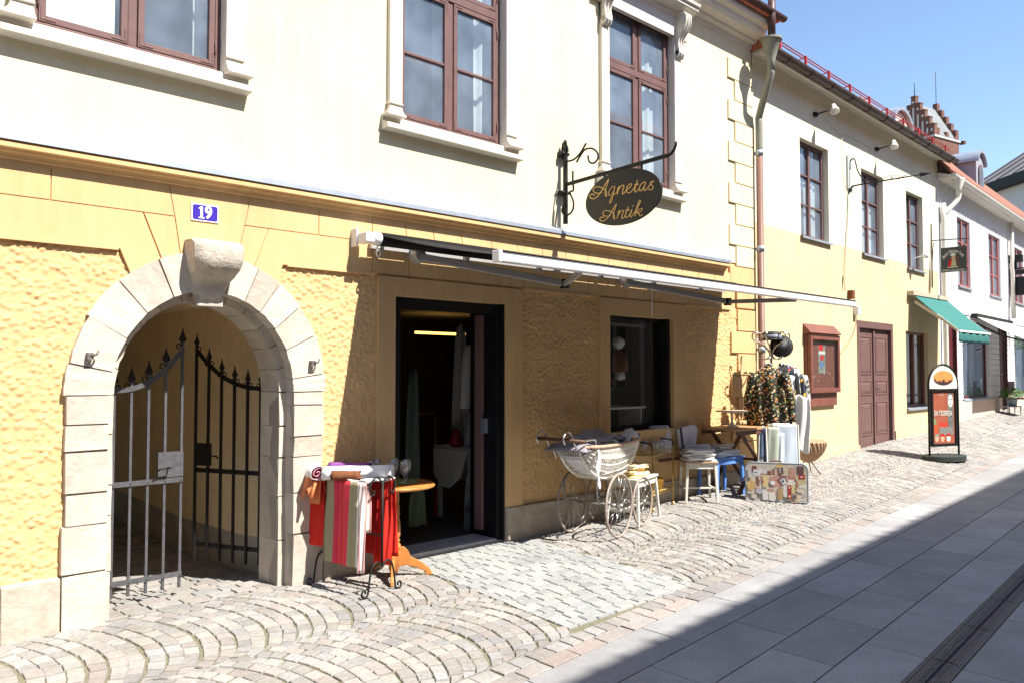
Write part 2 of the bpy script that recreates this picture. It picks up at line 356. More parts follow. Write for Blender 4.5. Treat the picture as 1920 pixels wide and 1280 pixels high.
def settcol(pal,v=.12):
    c=random.choice(pal); k=random.uniform(1-v,1+v); return tuple(x*k for x in c)
PAL=[(0.287, 0.269, 0.247), (0.297, 0.277, 0.253), (0.289, 0.262, 0.24), (0.272, 0.265, 0.253), (0.301, 0.282, 0.251), (0.285, 0.272, 0.253), (0.294, 0.263, 0.241), (0.28, 0.265, 0.246), (0.265, 0.259, 0.253)]
PALG=[(0.318, 0.318, 0.307), (0.296, 0.298, 0.296), (0.332, 0.329, 0.314), (0.279, 0.286, 0.279)]
mb=MB()
NC=2; Wd=1.1
def addcol(j,xa,xb,p=.105,m=12):
    HA=42; Rr=Wd/2/math.sin(R(HA))
    x=xa
    while x<xb:
        off=random.uniform(-.5,.5)/m
        dx=random.uniform(-.012,.012)
        ph=[-HA-6+2*(HA+6)*max(0,min(1,(k+off+random.uniform(-.14,.14))/m)) for k in range(m+2)]
        for a,b in zip(ph,ph[1:]):
            if b-a<1.5: continue
            q=[]
            for (f,xo) in((a,0),(a,p),(b,p),(b,0)):
                f2=R(f+(.42 if f==a else -.42)); rr=Rr+(xo*.93+.003)*math.cos(f2); X_=x+dx+rr*math.cos(f2); wob=.040*math.sin(X_*29)+.022*math.sin(X_*67+1); yy=max(-Wd/2+.003+(wob if j>0 else 0),min(Wd/2-.003+(wob if j<NC-1 else 0),rr*math.sin(f2))); v=.5+yy/Wd; X=x+dx+rr*math.cos(f2)
                X+=random.uniform(-.006,.006); vv=(j+v)/NC
                g=.0
                Y=vgrid(X,min(.998,max(.0,vv+g+random.uniform(-.003,.003)))); q.append((X,Y))
            if abs(q[0][1]-q[3][1])+abs(q[1][1]-q[2][1])+abs(q[0][0]-q[3][0])<.05: continue
            cx=sum(t[0] for t in q)/4; cy=sum(t[1] for t in q)/4; l,r=patch_x(cy)
            if l-.01<cx<r+.01: continue
            stone(mb,q,ins=.005,top=random.uniform(-.0025,.002),ct=settcol(PAL,.17))
        x+=p
for j in range(NC): addcol(j,-2.2,13.,.102,14)
for j in range(NC): addcol(j,13.,34.,.16,8)
# rectangular grey setts
y=.0; row=0
L0=2.2
while y<L0:
    h=.098; x=-.05*(row%2)-random.uniform(0,.1)
    while x<1.42:
        wdt=random.uniform(.11,.2)
        q=[]
        for (u,v) in((x+.004,y+.004),(x+wdt-.004,y+.004),(x+wdt-.004,y+h-.003),(x+.004,y+h-.003)):
            u=min(max(u,0),1.40); Y=max(-v,Yk(4.8)+.262); l,r=patch_x(Y); q.append((l+u*(r-l)/1.4,Y))
        if q[1][0]-q[0][0]>.03 and abs(q[0][1]-q[2][1])>.02: stone(mb,q,ins=.0045,top=random.uniform(-.0015,.0015),ct=settcol(PALG,.07))
        x+=wdt
    y+=h; row+=1
# border rows by the kerb
for r0,r1,ln,pal in((.135,.255,.135,PAL),(.01,.128,.25,[(.29,.26,.235),(.31,.262,.235),(.275,.25,.235),(.265,.25,.24)])):
    x=-3
    while x<34:
        wdt=ln*random.uniform(.8,1.25)*(1 if x<13 else 1.4)
        stone(mb,[(x+.004,Yk(x)+r0),(x+wdt-.004,Yk(x+wdt)+r0),(x+wdt-.004,Yk(x+wdt)+r1),(x+.004,Yk(x)+r1)],ins=.006,top=random.uniform(-.003,.002),ct=settcol(pal))
        x+=wdt
tag(mb.build('cobbled_pavement',M['setts']),kind='structure')
# street of granite slabs
sd=Vector((.9971,.0760)); sn=Vector((-.0760,.9971))
def street(u,v):   # u along the street, v metres from the kerb line towards the camera
    X=u; Y=Yk(u)-v; return X,Y
mb=MB()
mb.add([(a,Yk(a)-b,zg(a,Yk(a)-b)-.012) for a in(-25,140) for b in(-.03,7.5)],[(0,1,3,2)])
tag(mb.build('street_bed',M['road']),kind='structure')
mb=MB(); rows=[0.,.42,.86,1.30,1.47,1.72,2.16,2.60,3.04,3.5,4.,4.5,5.,5.6,6.2]
rows=[0.0,.385,.77,1.155,1.50,1.69,2.1,2.5,2.9,3.3,3.7,4.1,4.5,5.0,5.6,6.3]
for i,(r0,r1) in enumerate(zip(rows,rows[1:])):
    if i==4: continue     # the drain runs here
    u=-8+random.uniform(-.5,0)
    while u<70:
        ln=random.choice([.78,.9,1.0,1.1])*(1 if u<25 else 2); g=.0045
        c=random.uniform(.27,.345); ct=(c*1.0,c*.985,c*.985)
        q=[(u+g,r0+g),(u+ln-g,r0+g),(u+ln-g,r1-g),(u+g,r1-g)]
        tp=[];bs=[]
        for a,b in q:
            X,Y=street(a,b); tp.append((X,Y,zg(X,Y)+.0)); bs.append((X,Y,zg(X,Y)-.02))
        mb.add(tp+bs,[(0,1,2,3)]+[(k,4+k,4+(k+1)%4,(k+1)%4) for k in range(4)],False,[ct]*5)
        u+=ln
tag(mb.build('street',M['slabs']),kind='structure')
# drain
d0=thing('drain_channel',(5,Yk(5)-1.6,zg(5,Yk(5)-1.6)),'rusty iron drain channel with pierced grating along the grey slabs','drain')
def dst(u,v,z=0):
    X,Y=street(u,v); return (X,Y,zg(X,Y)+z)
for k in range(9):
    u0=3.4+k*.75; fr=MB(); gr=MB()
    for a,b,zz in((1.502,1.518,.002),(1.522,1.532,-.001),(1.672,1.688,.002),(1.658,1.668,-.001)):
        fr.add([dst(u0+.004,a,zz),dst(u0+.746,a,zz),dst(u0+.746,b,zz),dst(u0+.004,b,zz)],[(0,1,2,3)])
    n=30
    for i in range(n):
        u=u0+.01+.73*i/n; c=1.595
        for s_ in(-1,1):
            gr.bar(dst(u,c+s_*.061,-.004),dst(u+.0,c+s_*.042,-.004),.010,.006); gr.bar(dst(u,c+s_*.040,-.004),dst(u+.02,c+s_*.012,-.004),.009,.006)
            gr.bar(dst(u+.012,c+s_*.058,-.004),dst(u+.02,c+s_*.040,-.004),.006,.006)
    for v_ in(1.534,1.555,1.572,1.583,1.607,1.618,1.635,1.656): gr.bar(dst(u0+.01,v_,-.005),dst(u0+.74,v_,-.005),.005,.006)
    g_=gr.build('grating',M['rust'],d0); fr.build('channel_rim',M['rust'],d0)
# wide ground beyond
mb=MB()
mb.add([(-400,-400,-.35),(600,-400,-.35),(600,500,-.35),(-400,500,-.35)],[(0,1,2,3)])
tag(mb.build('ground',M['joint']),kind='structure')
# ================================================================ YELLOW HOUSE (near)
b1=thing('yellow_house',(4.5,0,0),'nearest house, cream plaster above a rough yellow ground floor with stone gateway and shop door','house')
AX=2.309; AZ=1.45
WC=[1.79,4.547,7.295]; HW=.61
up_h=[(c-HW,c+HW,3.72,5.74) for c in WC]+[(-1.57,-.35,3.72,5.74)]
mb=MB(); wallsheet(mb,-4,9.74,3.02,6.4,0,up_h,.16)
mb.add([(9.74,0,3.02),(9.74,9,3.02),(9.74,9,6.4),(9.74,0,6.4)],[(0,1,2,3)]); mb.add([(9.74,0,0),(9.74,9,0),(9.74,9,3.02),(9.74,0,3.02)],[(0,1,2,3)])
mb.add([(-4,0,0),(-4,9,0),(-4,9,6.4),(-4,0,6.4)],[(0,1,2,3)]); mb.add([(-4,9,2.2),(9.74,9,2.2),(9.74,9,6.4),(-4,9,6.4)],[(0,1,2,3)]); mb.add([(3.02,9,-.3),(9.74,9,-.3),(9.74,9,2.2),(3.02,9,2.2)],[(0,1,2,3)]); mb.add([(-4,9,-.3),(1.45,9,-.3),(1.45,9,2.2),(-4,9,2.2)],[(0,1,2,3)])
mb.build('upper_wall',M['cream'],b1)
DO=(3.89,5.15,-.2,2.24); WI=(6.69,7.85,.95,2.22)
mb=MB(); wallsheet(mb,-4,9.74,-.2,3.02,.012,[(1.45,3.17,-.2,2.36),DO,WI],.3)
mb.build('lower_wall',M['yellow'],b1)
# rough stucco relief
def ell(x,z,a,b): return ((x-AX)/a)**2+(max(0,z-AZ)/b)**2<1
def rough(x,z):
    if 1.44<x<3.19 and (z<AZ or ell(x,z,.86,.93)): return False
    if 3.735<x<5.36 or 6.55<x<8.09: return False
    return x<9.30
def eo(x,k=.93): return AZ+k*math.sqrt(max(0,1-((x-AX)/.875)**2))
def smooth(x,z):    # plain plaster voussoirs over the gateway hide the relief
    return z>2.40 or (1.715+(2.41-z)*.5<x<2.86-(2.41-z)*.45 and z>1.8)
mb=MB(); cs=.0092
def lump(x,z):
    w_=noise.noise(Vector((x*7,z*7,3)))*.03
    if smooth(x,z): return -.004
    p=Vector((x*25+w_*8,z*29+w_*8,.3)); d=noise.voronoi(p)[0]
    f=noise.noise(Vector((x*60,z*80,1))); r_=.53+.12*noise.noise(Vector((x*17,z*17,5)))
    a=max(0,1-(d[0]/r_)**2)
    return .002+.0112*a**.65*(.85+.5*noise.noise(Vector((x*11,z*11,5))))+.003*f+.005*noise.noise(Vector((x*7,z*9,8)))
def stucco(x0,x1,z0,z1,cs):
    nx=int((x1-x0)/cs); nz=int((z1-z0)/cs); idx={}; V=[];Fc=[]
    def vid(i,j):
        if (i,j) not in idx:
            x=x0+i*cs; z=z0+j*cs; idx[(i,j)]=len(V); V.append((x,-lump(x,z),z))
        return idx[(i,j)]
    for i in range(nx):
        for j in range(nz):
            if rough(x0+(i+.5)*cs,z0+(j+.5)*cs): Fc.append((vid(i,j),vid(i+1,j),vid(i+1,j+1),vid(i,j+1)))
    mb.add(V,Fc,True)
for sx0,sx1,sc_ in((-1.5,.7,.03),(.7,2.31,cs),(2.31,3.76,cs),(5.34,6.57,cs),(8.07,9.3,cs)):
    mb=MB(); stucco(sx0,sx1,.30,2.43,sc_); mb.build('rough_stucco',M['stucco'],b1)
# smooth bands with joints
mb=MB(); g=.0035
def plate(x0,x1,z0,z1,y=-.026): mb.box(x0+g,x1-g,y,.01,z0+g,z1-g)
def pplate(poly,y=-.026):
    cx=sum(p[0] for p in poly)/len(poly); cz=sum(p[1] for p in poly)/len(poly)
    mb.prism([(p[0]+(g if p[0]<cx else -g),y,p[1]+(g if p[1]<cz else -g)) for p in poly],(0,-y+.01,0))
xs=[-3.9,-3.1,-2.3,-1.5,-.6,.25,1.30]
for a,b in zip(xs,xs[1:]): plate(a,b,2.665,2.87)
pplate([(1.30,2.665),(2.06,2.665),(2.02,2.87),(1.30,2.87)])
for a,b in zip([-3.9,-2.9,-1.9,-.9],[-2.9,-1.9,-.9,.1]): plate(a,b,2.41,2.665)
E_=lambda *xs_:[(x,eo(x)) for x in xs_]
pplate([(.1,2.41),(1.715,2.41)]+E_(1.80,1.86,1.93,1.99)+[(1.85,2.665),(.1,2.665)])
pplate([(1.855,2.665),(2.06,2.665),(2.11,eo(2.11)),(1.995,eo(1.995))])
pplate([(2.02,2.87),(2.06,2.665)]+E_(2.11,2.2,2.3,2.4,2.49)+[(2.56,2.665),(2.60,2.87)])
pplate([(2.56,2.665),(2.49,eo(2.49)),(2.62,eo(2.62)),(2.745,2.665)])
pplate([(2.745,2.665),(2.62,eo(2.62))]+E_(2.69,2.75,2.81)+[(2.86,2.41),(3.66,2.41),(3.66,2.665)])
pplate([(2.60,2.87),(2.56,2.665),(3.165,2.665),(3.165,2.87)])
mb.add([(-4,-.0165,2.395),(9.12,-.0165,2.395),(9.12,-.0165,2.875),(-4,-.0165,2.875)],[(0,1,2,3)])
xs=[3.165,3.66,4.0,4.3,4.62,4.98,5.32,5.66,6.0,6.34,6.68,7.02,7.36,7.7,8.04,8.4,8.75,9.12]
sl=lambda x: 0 if x<3.7 or x>9.0 else .07*math.sin((x-3.66)*1.15)
for k,(a,b) in enumerate(zip(xs,xs[1:])):
    pplate([(a+sl(a)*.5,2.665),(b+sl(b)*.5,2.665),(b-sl(b)*.4,2.87),(a-sl(a)*.4,2.87)])
    if a>3.6: pplate([(a+sl(a)*1.3,2.41),(b+sl(b)*1.3,2.41),(b+sl(b)*.5,2.655),(a+sl(a)*.5,2.655)])
# thin fillet under the band and surrounds of door and window
mb.box(-4,1.70,-.032,0,2.395,2.415); mb.box(2.9,3.70,-.032,0,2.395,2.415); mb.box(5.39,6.51,-.032,0,2.395,2.415); mb.box(8.13,9.12,-.032,0,2.395,2.415)
mb.box(3.72,DO[0],-.034,.01,.33,2.395); mb.box(DO[1],5.375,-.034,.01,.33,2.395); mb.box(DO[0],DO[1],-.034,.01,2.24,2.395)
mb.box(6.535,WI[0],-.034,.01,.33,2.395); mb.box(WI[1],8.105,-.034,.01,.33,2.395); mb.box(WI[0],WI[1],-.034,.01,2.22,2.395)
mb.box(WI[0],WI[1],-.05,.3,.86,.95); mb.box(WI[0],WI[1],-.02,.01,.33,.86)
mb.box(6.535-.0,WI[0]-.001,-.0345,.0,2.3951,2.3952)
mb.build('smooth_band',M['yellow'],b1,bevel=.004)
# quoins at the right corner
mb=MB()
for k in range(12):
    z=2.42+.2745*k
    if z<2.9: mm=1
    mb.m=1 if z<2.9 else 0
    if z>6.1: break
    x0=9.13 if k%2==1 else 9.29
    mb.box(x0,9.75,-.022,.01,z+.012,z+.2745)
for k in range(7):
    z=.40+.287*k; mb.m=1; x0=9.13 if k%2==1 else 9.29
    mb.box(x0,9.75,-.030,.01,z+.012,z+.287)
mb.build('quoins',[M['cream'],M['yellow']],b1,bevel=.006)
# string course with zinc flashing
def profx(prof,x0,x1,mbb,n=1):
    """profile points (y,z) swept along x"""
    for (a,b) in zip(prof,prof[1:]): mbb.add([(x0,a[0],a[1]),(x1,a[0],a[1]),(x1,b[0],b[1]),(x0,b[0],b[1])],[(0,1,2,3)])
    mbb.add([(x,p[0],p[1]) for x in(x0,x1) for p in prof],[tuple(range(len(prof))),tuple(range(2*len(prof)-1,len(prof)-1,-1))])
mb=MB(); profx([(0.01,3.03),(-.098,3.0),(-.098,2.966),(-.113,2.963),(-.113,2.936),(-.085,2.932),(-.078,2.92),(-.058,2.912),(-.050,2.90),(-.045,2.885),(-.03,2.88),(-.03,2.865),(.01,2.865)],-4,8.98,mb)
mb.build('string_course',M['yellow'],b1)
mb=MB(); x=-4
while x<8.9:
    e=min(8.995,x+1.05); j=random.uniform(-.003,.003)
    mb.add([(x,.004,3.072+j),(e,.004,3.072+j),(e,-.118,3.012),(x,-.118,3.012+j*.5),(x,-.120,2.978),(e,-.120,2.978)],[(0,1,2,3),(3,2,5,4)]); x=e-.01
mb.build('flashing',M['zinc'],b1,solid=.003)
# plinth blocks
mb=MB(); x=-4.
def blk(mb,x0,x1,y0,y1,z0,z1,cc,j=.006):
    r=lambda:random.uniform(-j,j); V=[]
    for X in(x0,x1):
        for Z in(z0,z1):
            V.append((X+r()*.5+(.006 if X==x0 else -.006),y0+r(),Z+r()*.5+(.005 if Z==z0 else -.005)))
            V.append((X,y1,Z))
    mb.cur=cc; mb.add(V,[(0,2,6,4),(0,1,3,2),(4,6,7,5),(2,3,7,6),(0,4,5,1)])
PLC=[(.43,.375,.30),(.39,.34,.275),(.46,.40,.33),(.41,.355,.29)]
for (a,b) in((-4,1.40),(3.22,3.885),(5.155,9.75)):
    x=a; mb=MB()
    while x<b-.01:
        e=min(b,x+random.uniform(.5,.95)); e=b if b-e<.2 else e
        blk(mb,x,e,-.055,.01,-.12,.335+random.uniform(-.008,.008),random.choice(PLC)); x=e
    mb.build('stone_plinth',M['plinth'],b1,bevel=.008)
mb=MB(); mb.box(-4,1.4,-.03,.0,-.1,.33); mb.box(3.23,3.88,-.03,0,-.1,.33); mb.box(5.16,9.74,-.03,0,-.1,.33); mb.build('plinth_mortar',M['joint'],b1)
# stone arch
SC=[(.56,.49,.41),(.52,.455,.385),(.59,.52,.43),(.49,.42,.35),(.57,.51,.43)]
rc=lambda:settcol(SC,.06)
mb=MB()
def vous(a0,a1,ai,bi,ao,bo,y0,y1,n=4,jit=.004):
    cc=rc(); V=[];F_=[]
    yy=y0+random.uniform(-.006,.006)
    for k in range(n+1):
        t=R(a0+.28+(a1-a0-.56)*k/n)
        for (a,b) in((ai,bi),(ao,bo)):
            jx=random.uniform(-jit,jit); V+= [(AX+(a+jx)*math.cos(t),yy+random.uniform(-.003,.003),AZ+(b+jx)*math.sin(t)),(AX+a*math.cos(t),y1,AZ+b*math.sin(t))]
    for k in range(n):
        o=k*4; F_+=[(o,o+4,o+6,o+2),(o,o+1,o+5,o+4),(o+2,o+6,o+7,o+3)]
    F_+=[(0,2,3,1),(4*n,4*n+1,4*n+3,4*n+2)]
    mb.cur=cc; mb.add(V,F_)
ang=[0,8,26,41,55,67,80]; 
for a,b in zip(ang,ang[1:]): vous(a,b,.646,.715,.915,.985,-.045,.08)
ang=[180,168,149,131,113,99]
for a,b in zip(ang,ang[1:]): vous(b,a,.646,.715,.915+random.uniform(-.01,.015),.985,-.045,.08)
def jamb(xi,xo,y0,y1,hs):
    z=-.12
    for h in hs:
        e=min(z+h,AZ); jo=random.uniform(-.012,.012)
        blk(mb,min(xi,xo+jo),max(xi,xo+jo),y0,y1,z,e,rc(),.008); z=e
jamb(1.663,1.405,-.045,.08,[.46,.30,.20,.26,.17,.18,.2]); jamb(2.955,3.215,-.045,.08,[.50,.31,.27,.15,.24,.2])
# deeper inner ring behind the rebate
for a,b in zip(range(0,180,15),range(15,195,15)): vous(a,b,.585,.655,.80,.87,.075,.37)
jamb(1.724,1.5,.075,.37,[.42,.36,.2,.33,.3]); jamb(2.894,3.12,.075,.37,[.45,.33,.29,.24,.3])
mb.build('stone_gateway',M['stone'],b1,bevel=.007)
mb=MB()
for ai,bi,ao,bo,y in((.65,.719,.905,.975,-.028),(.589,.66,.9,.97,.09)):
    n=24
    for k in range(n):
        t0,t1=math.pi*k/n,math.pi*(k+1)/n
        mb.add([(AX+a*math.cos(t),yy,AZ+b*math.sin(t)) for t in(t0,t1) for (a,b,yy) in((ai,bi,y),(ao,bo,y),(ai,bi,.26 if y>0 else .08))],[(0,1,4,3),(0,3,5,2)])
    for sg in(-1,1):
        x0,x1=sorted((AX+sg*ai,AX+sg*(ao-.01))); mb.add([(x0,y,-.1),(x1,y,-.1),(x1,y,AZ),(x0,y,AZ)],[(0,1,2,3)])
        xx=AX+sg*ai; ye=.26 if y>0 else .08; mb.add([(xx,y,-.1),(xx,ye,-.1),(xx,ye,AZ),(xx,y,AZ)],[(0,1,2,3)])
mb.build('mortar',mat('grey_mortar',(.36,.31,.26),1,bump=.6,bs=60,bd=.006),b1)
# keystone: a scrolled block
mb=MB(); kx=AX-.005
sec=[(-.05,2.10),(-.075,2.14),(-.08,2.19),(-.10,2.235),(-.165,2.265),(-.22,2.31),(-.245,2.36),(-.25,2.44),(-.24,2.485),(-.19,2.505),(-.03,2.51)]
def kfn(u,v):
    i=v*(len(sec)-1); k=min(int(i),len(sec)-2); f=i-k; y,z=[lerp(sec[k][q],sec[k+1][q],f) for q in(0,1)]
    wd=lerp(.085,.175,min(1,max(0,(z-2.10)/.28))**.7); a=(u-.5)*2
    y2=y+abs(a)**6*.05*(1 if y<-.06 else 0)
    return (kx+a*wd+random.uniform(-.002,.002),y2+.004*noise.noise(Vector((a*6,z*30,0))),z+.004*noise.noise(Vector((a*9,z*20,4))))
mb.surf(kfn,16,28)
for sg,u in((-1,0),(1,1)):
    L=[kfn(u,v/28) for v in range(29)]; mb.add(L+[(L[k][0],0.0,L[k][2]) for k in range(29)],[(k,k+1,k+30,k+29) for k in range(28)])
mb.box(kx-.09,kx+.09,-.05,.08,2.06,2.13)
mb.build('keystone',M['key'],b1)
for hx,hz in((1.53,1.70),(3.10,1.665)):   # iron hinge hooks in the stone
    mb=MB(); mb.box(hx-.018,hx+.018,-.085,-.045,hz-.022,hz+.022); mb.tube([(hx,-.08,hz),(hx+.03,-.10,hz+.01),(hx+.045,-.09,hz+.035)],.007); mb.build('iron_hook',M['rust'],b1)
# passage behind the gateway
mb=MB(); PX0,PX1=1.45,3.02
def pz(y): return pw(y,[(.2,-.0),(.9,-.07),(2.2,-.10),(4.2,-.04),(9,.05)])
Ys=[.27,.9,2.2,4.2,9]
mb.m=0
for a,b in zip(Ys,Ys[1:]):
    for X in(PX0,PX1):
        mb.m=1; mb.add([(X,a,pz(a)-.1),(X,b,pz(b)-.1),(X,b,pz(b)+.30),(X,a,pz(a)+.30)],[(0,1,2,3)])
        mb.m=0; mb.add([(X,a,pz(a)+.30),(X,b,pz(b)+.30),(X,b,2.2),(X,a,2.2)],[(0,1,2,3)])
mb.m=0; mb.add([(PX0,.27,2.19),(PX1,.27,2.19),(PX1,9,2.19),(PX0,9,2.19)],[(0,1,2,3)])
mb.m=0; wallsheet(mb,PX0,PX1,-.2,2.3,.268,[(1.62,3.0,-.2,2.14)],.0)
mb.build('passage',[mat('passage_yellow_paint',(.90,.75,.50),.95,var=.10,vs=2.5),mat('passage_grey_dado',(.45,.43,.38),.95,var=.2,vs=5)],b1)
mb=MB(); 
y=-.02
while y<6.8:
    x=PX0; st=.13
    while x<PX1:
        wd=random.uniform(.13,.24); z=pz(y) if y>.2 else lerp(zg(x,-.02),pz(.2),(y+.02)/.22); z=z-(.0 if y>.2 else .0)
        mb.cur=settcol(PAL); zz=z-.01; mb.box(x+.006,x+wd-.006,y+.006,y+st-.006,zz-.05,zz+random.uniform(-.004,.004)); x+=wd
    y+=st
for k in range(len(mb.v)): pass
mb.build('passage_floor',M['setts'],b1,bevel=.006)
mb=MB()
for a,b in zip([-.02,.2]+Ys[1:],[.2]+Ys[1:]+[12]): mb.add([(PX0,a,pz(a)-.035),(PX1,a,pz(a)-.035),(PX1,b,pz(b)-.035),(PX0,b,pz(b)-.035)],[(0,1,2,3)])
mb.build('passage_bed',M['joint'],b1)
# shop interior shell
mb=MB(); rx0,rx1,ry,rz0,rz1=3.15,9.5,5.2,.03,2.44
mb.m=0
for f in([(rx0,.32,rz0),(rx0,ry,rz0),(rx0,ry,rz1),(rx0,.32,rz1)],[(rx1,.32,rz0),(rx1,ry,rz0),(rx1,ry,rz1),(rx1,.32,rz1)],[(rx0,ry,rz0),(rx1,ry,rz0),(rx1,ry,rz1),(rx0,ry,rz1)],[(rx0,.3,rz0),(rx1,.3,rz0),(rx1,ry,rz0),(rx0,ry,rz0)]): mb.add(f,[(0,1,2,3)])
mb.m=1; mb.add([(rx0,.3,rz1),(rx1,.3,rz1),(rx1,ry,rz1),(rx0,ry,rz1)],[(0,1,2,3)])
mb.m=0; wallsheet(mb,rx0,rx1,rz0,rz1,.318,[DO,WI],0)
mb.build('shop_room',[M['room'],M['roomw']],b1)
# rooms behind upper windows
mb=MB(); wallsheet(mb,-3.9,9.6,3.1,6.3,.17,up_h,0); 
for f in([(-3.9,2.4,3.1),(9.6,2.4,3.1),(9.6,2.4,6.3),(-3.9,2.4,6.3)],[(-3.9,.17,3.1),(9.6,.17,3.1),(9.6,2.4,3.1),(-3.9,2.4,3.1)],[(-3.9,.17,6.3),(9.6,.17,6.3),(9.6,2.4,6.3),(-3.9,2.4,6.3)]): mb.add(f,[(0,1,2,3)])
mb.build('upper_rooms',mat('upstairs_room_paint',(.34,.36,.38),.95),b1)
# ---- upper windows
def upper_window(c,kind):
    fr=MB(); x0,x1,z0,z1=c-HW,c+HW,3.75,5.72; y=.075
    fr.box(x0,x0+.045,y-.02,y+.07,z0,z1); fr.box(x1-.045,x1,y-.02,y+.07,z0,z1); fr.box(x0,x1,y-.018,y+.068,z0,z0+.05); fr.box(x0,x1,y-.018,y+.068,z1-.05,z1)
    fr.box(c-.03,c+.03,y-.012,y+.066,z0+.05,z1-.05); fr.box(x0+.045,x1-.045,y-.025,y+.064,4.985,5.06)
    o=fr.build('window',M['maroon'],b1,bevel=.006)
    for (a,b) in((x0+.048,c-.033),(c+.033,x1-.048)):
        for (d,e,mun) in((z0+.053,4.982,4.385),(5.063,z1-.053,None)):
            s_=MB(); t=.042; yy=y-.004
            s_.box(a,a+t,yy-.02,yy+.03,d,e); s_.box(b-t,b,yy-.02,yy+.03,d,e); s_.box(a+t,b-t,yy-.019,yy+.03,d,d+t); s_.box(a+t,b-t,yy-.019,yy+.03,e-t,e)
            if mun: s_.box(a+t,b-t,yy-.012,yy+.02,mun-.011,mun+.011)
            for (cx_,cz_) in((a,d),(b,d),(a,e),(b,e)):   # corner irons and hinges
                s1=1 if cx_==a else -1; s2=1 if cz_==d else -1
                s_.box(cx_+s1*.010,cx_+s1*.10,yy-.024,yy-.018,cz_+s2*.012,cz_+s2*.022); s_.box(cx_+s1*.010,cx_+s1*.020,yy-.0245,yy-.018,cz_+s2*.012,cz_+s2*.10)
            sx=a-.004 if a<c-.1 and b<c else b+.004
            for hz in(d+.14,e-.14): s_.tube([(sx,yy-.028,hz-.045),(sx,yy-.028,hz+.045)],.008,6)
            s_.build('sash',M['maroon'],o,bevel=.003)
            gp=MB(); gp.add([(a+t-.003,yy+.004,d+t-.003),(b-t+.003,yy+.004,d+t-.003),(b-t+.003,yy+.004,e-t+.003),(a+t-.003,yy+.004,e-t+.003)],[(0,1,2,3)]); gp.build('pane',M['glass'],o)
    # curtains behind
    for (xa,xb) in kind:
        cu=MB(); cu.surf(lambda u,v:(lerp(xa,xb,u),.20+.012*math.sin(u*(xb-xa)*55)+.01*math.sin(u*9+v*2),lerp(3.76,5.7,v)),max(6,int((xb-xa)*60)),4); cu.build('curtain',M['curtain'],o)
    return o
def trims(c):
    tr=MB(); hw=.66
    for sg in(-1,1):
        xa,xb=sorted((c+sg*(HW-.004),c+sg*.735)); tr.box(xa,xb,-.045,.074,3.86,5.62)
        # foot with a flare
        for k in range(6):
            e=.004*k*k*.6; xa,xb=sorted((c+sg*(HW-.004-.0005*k),c+sg*(.735+e))); tr.box(xa,xb,-.045-e,.074,3.86-.02*(k+1),3.86-.02*k)
        tr.box(*sorted((c+sg*(HW-.006),c+sg*.75)),-.06,.06,3.855,3.868)
    tr.box(c-HW+.01,c+HW-.01,-.01,.074,3.725,3.757); 
    tr.build('window_surround',M['white'],b1,bevel=.005)
    si=MB(); profx([(.09,3.77),(-.018,3.748),(-.02,3.705),(-.09,3.678),(-.095,3.672),(-.095,3.638),(.01,3.628)],c-.79,c+.79,si)
    si.build('window_sill',M['white'],b1)
    hd=MB(); profx([(.01,5.62),(-.05,5.62),(-.05,5.84),(-.075,5.86),(-.09,5.90),(-.19,5.93),(-.21,5.945),(-.21,5.985),(-.235,5.99),(-.24,6.02),(.01,6.06)],c-.88,c+.88,hd)
    hd.build('window_hood',M['white'],b1)
    for sg in(-1,1):
        k=MB(); x=c+sg*.68
        sc=cr([(x,-.05,5.36),(x,-.075,5.38),(x,-.09,5.44),(x,-.075,5.52),(x,-.09,5.60),(x,-.15,5.68),(x,-.19,5.78),(x,-.17,5.87),(x,-.05,5.90)],4)
        k.prism([(p.x-.055,p.y,p.z) for p in sc]+[(x-.055,.0,5.90),(x-.055,.0,5.36)],(.11,0,0))
        for q in(-.048,0,.048): k.tube([(p.x+q,p.y-.004,p.z) for p in sc],.012,6)
        k.lathe([(.0,-.06),(.05,-.06),(.05,.06),(0,.06)],(x,-.13,5.80),14,'x',False); k.lathe([(.0,-.055),(.03,-.055),(.03,.055),(0,.055)],(x,-.075,5.42),12,'x',False)
        k.build('scroll_console',M['white'],b1)
for i,c in enumerate(WC):
    kinds=[[(c-.03,c+.07),(c+.46,c+HW)],[(c-HW,c-.54),(c-.10,c-.02),(c+.40,c+HW)],[(c-HW,c-.40),(c+.30,c+HW)]][i]
    w_=upper_window(c,kinds); trims(c)
    if i==0: bl=MB(); bl.box(c-HW+.05,c-.10,.106,.110,3.79,5.7); bl.build('roller_blind',M['blind'],w_)
w_=upper_window(-.96,[]); trims(-.96)
# eaves cornice and roof
mb=MB(); profx([(.0,5.97),(-.02,5.98),(-.03,6.02),(-.09,6.04),(-.10,6.07),(-.19,6.10),(-.22,6.14),(-.23,6.18),(-.29,6.21),(-.30,6.24),(-.30,6.30),(-.0,6.45)],-4,9.76,mb); mb.build('eaves_cornice',M['white'],b1)
mb=MB(); profx([(-.33,6.28),(-.36,6.28),(-.36,6.32),(0,6.62),(4.5,9.1),(9.3,6.4),(9.2,6.3)],-4.1,9.86,mb); mb.build('roof',M['tile'],b1)
mb=MB()
gp=[(-.36+.055*math.cos(a),6.37+.055*math.sin(a)) for a in [math.pi+math.pi*k/10 for k in range(11)]]
profx(gp,-4.1,9.98,mb); mb.build('gutter',M['piped'],b1,solid=.004)
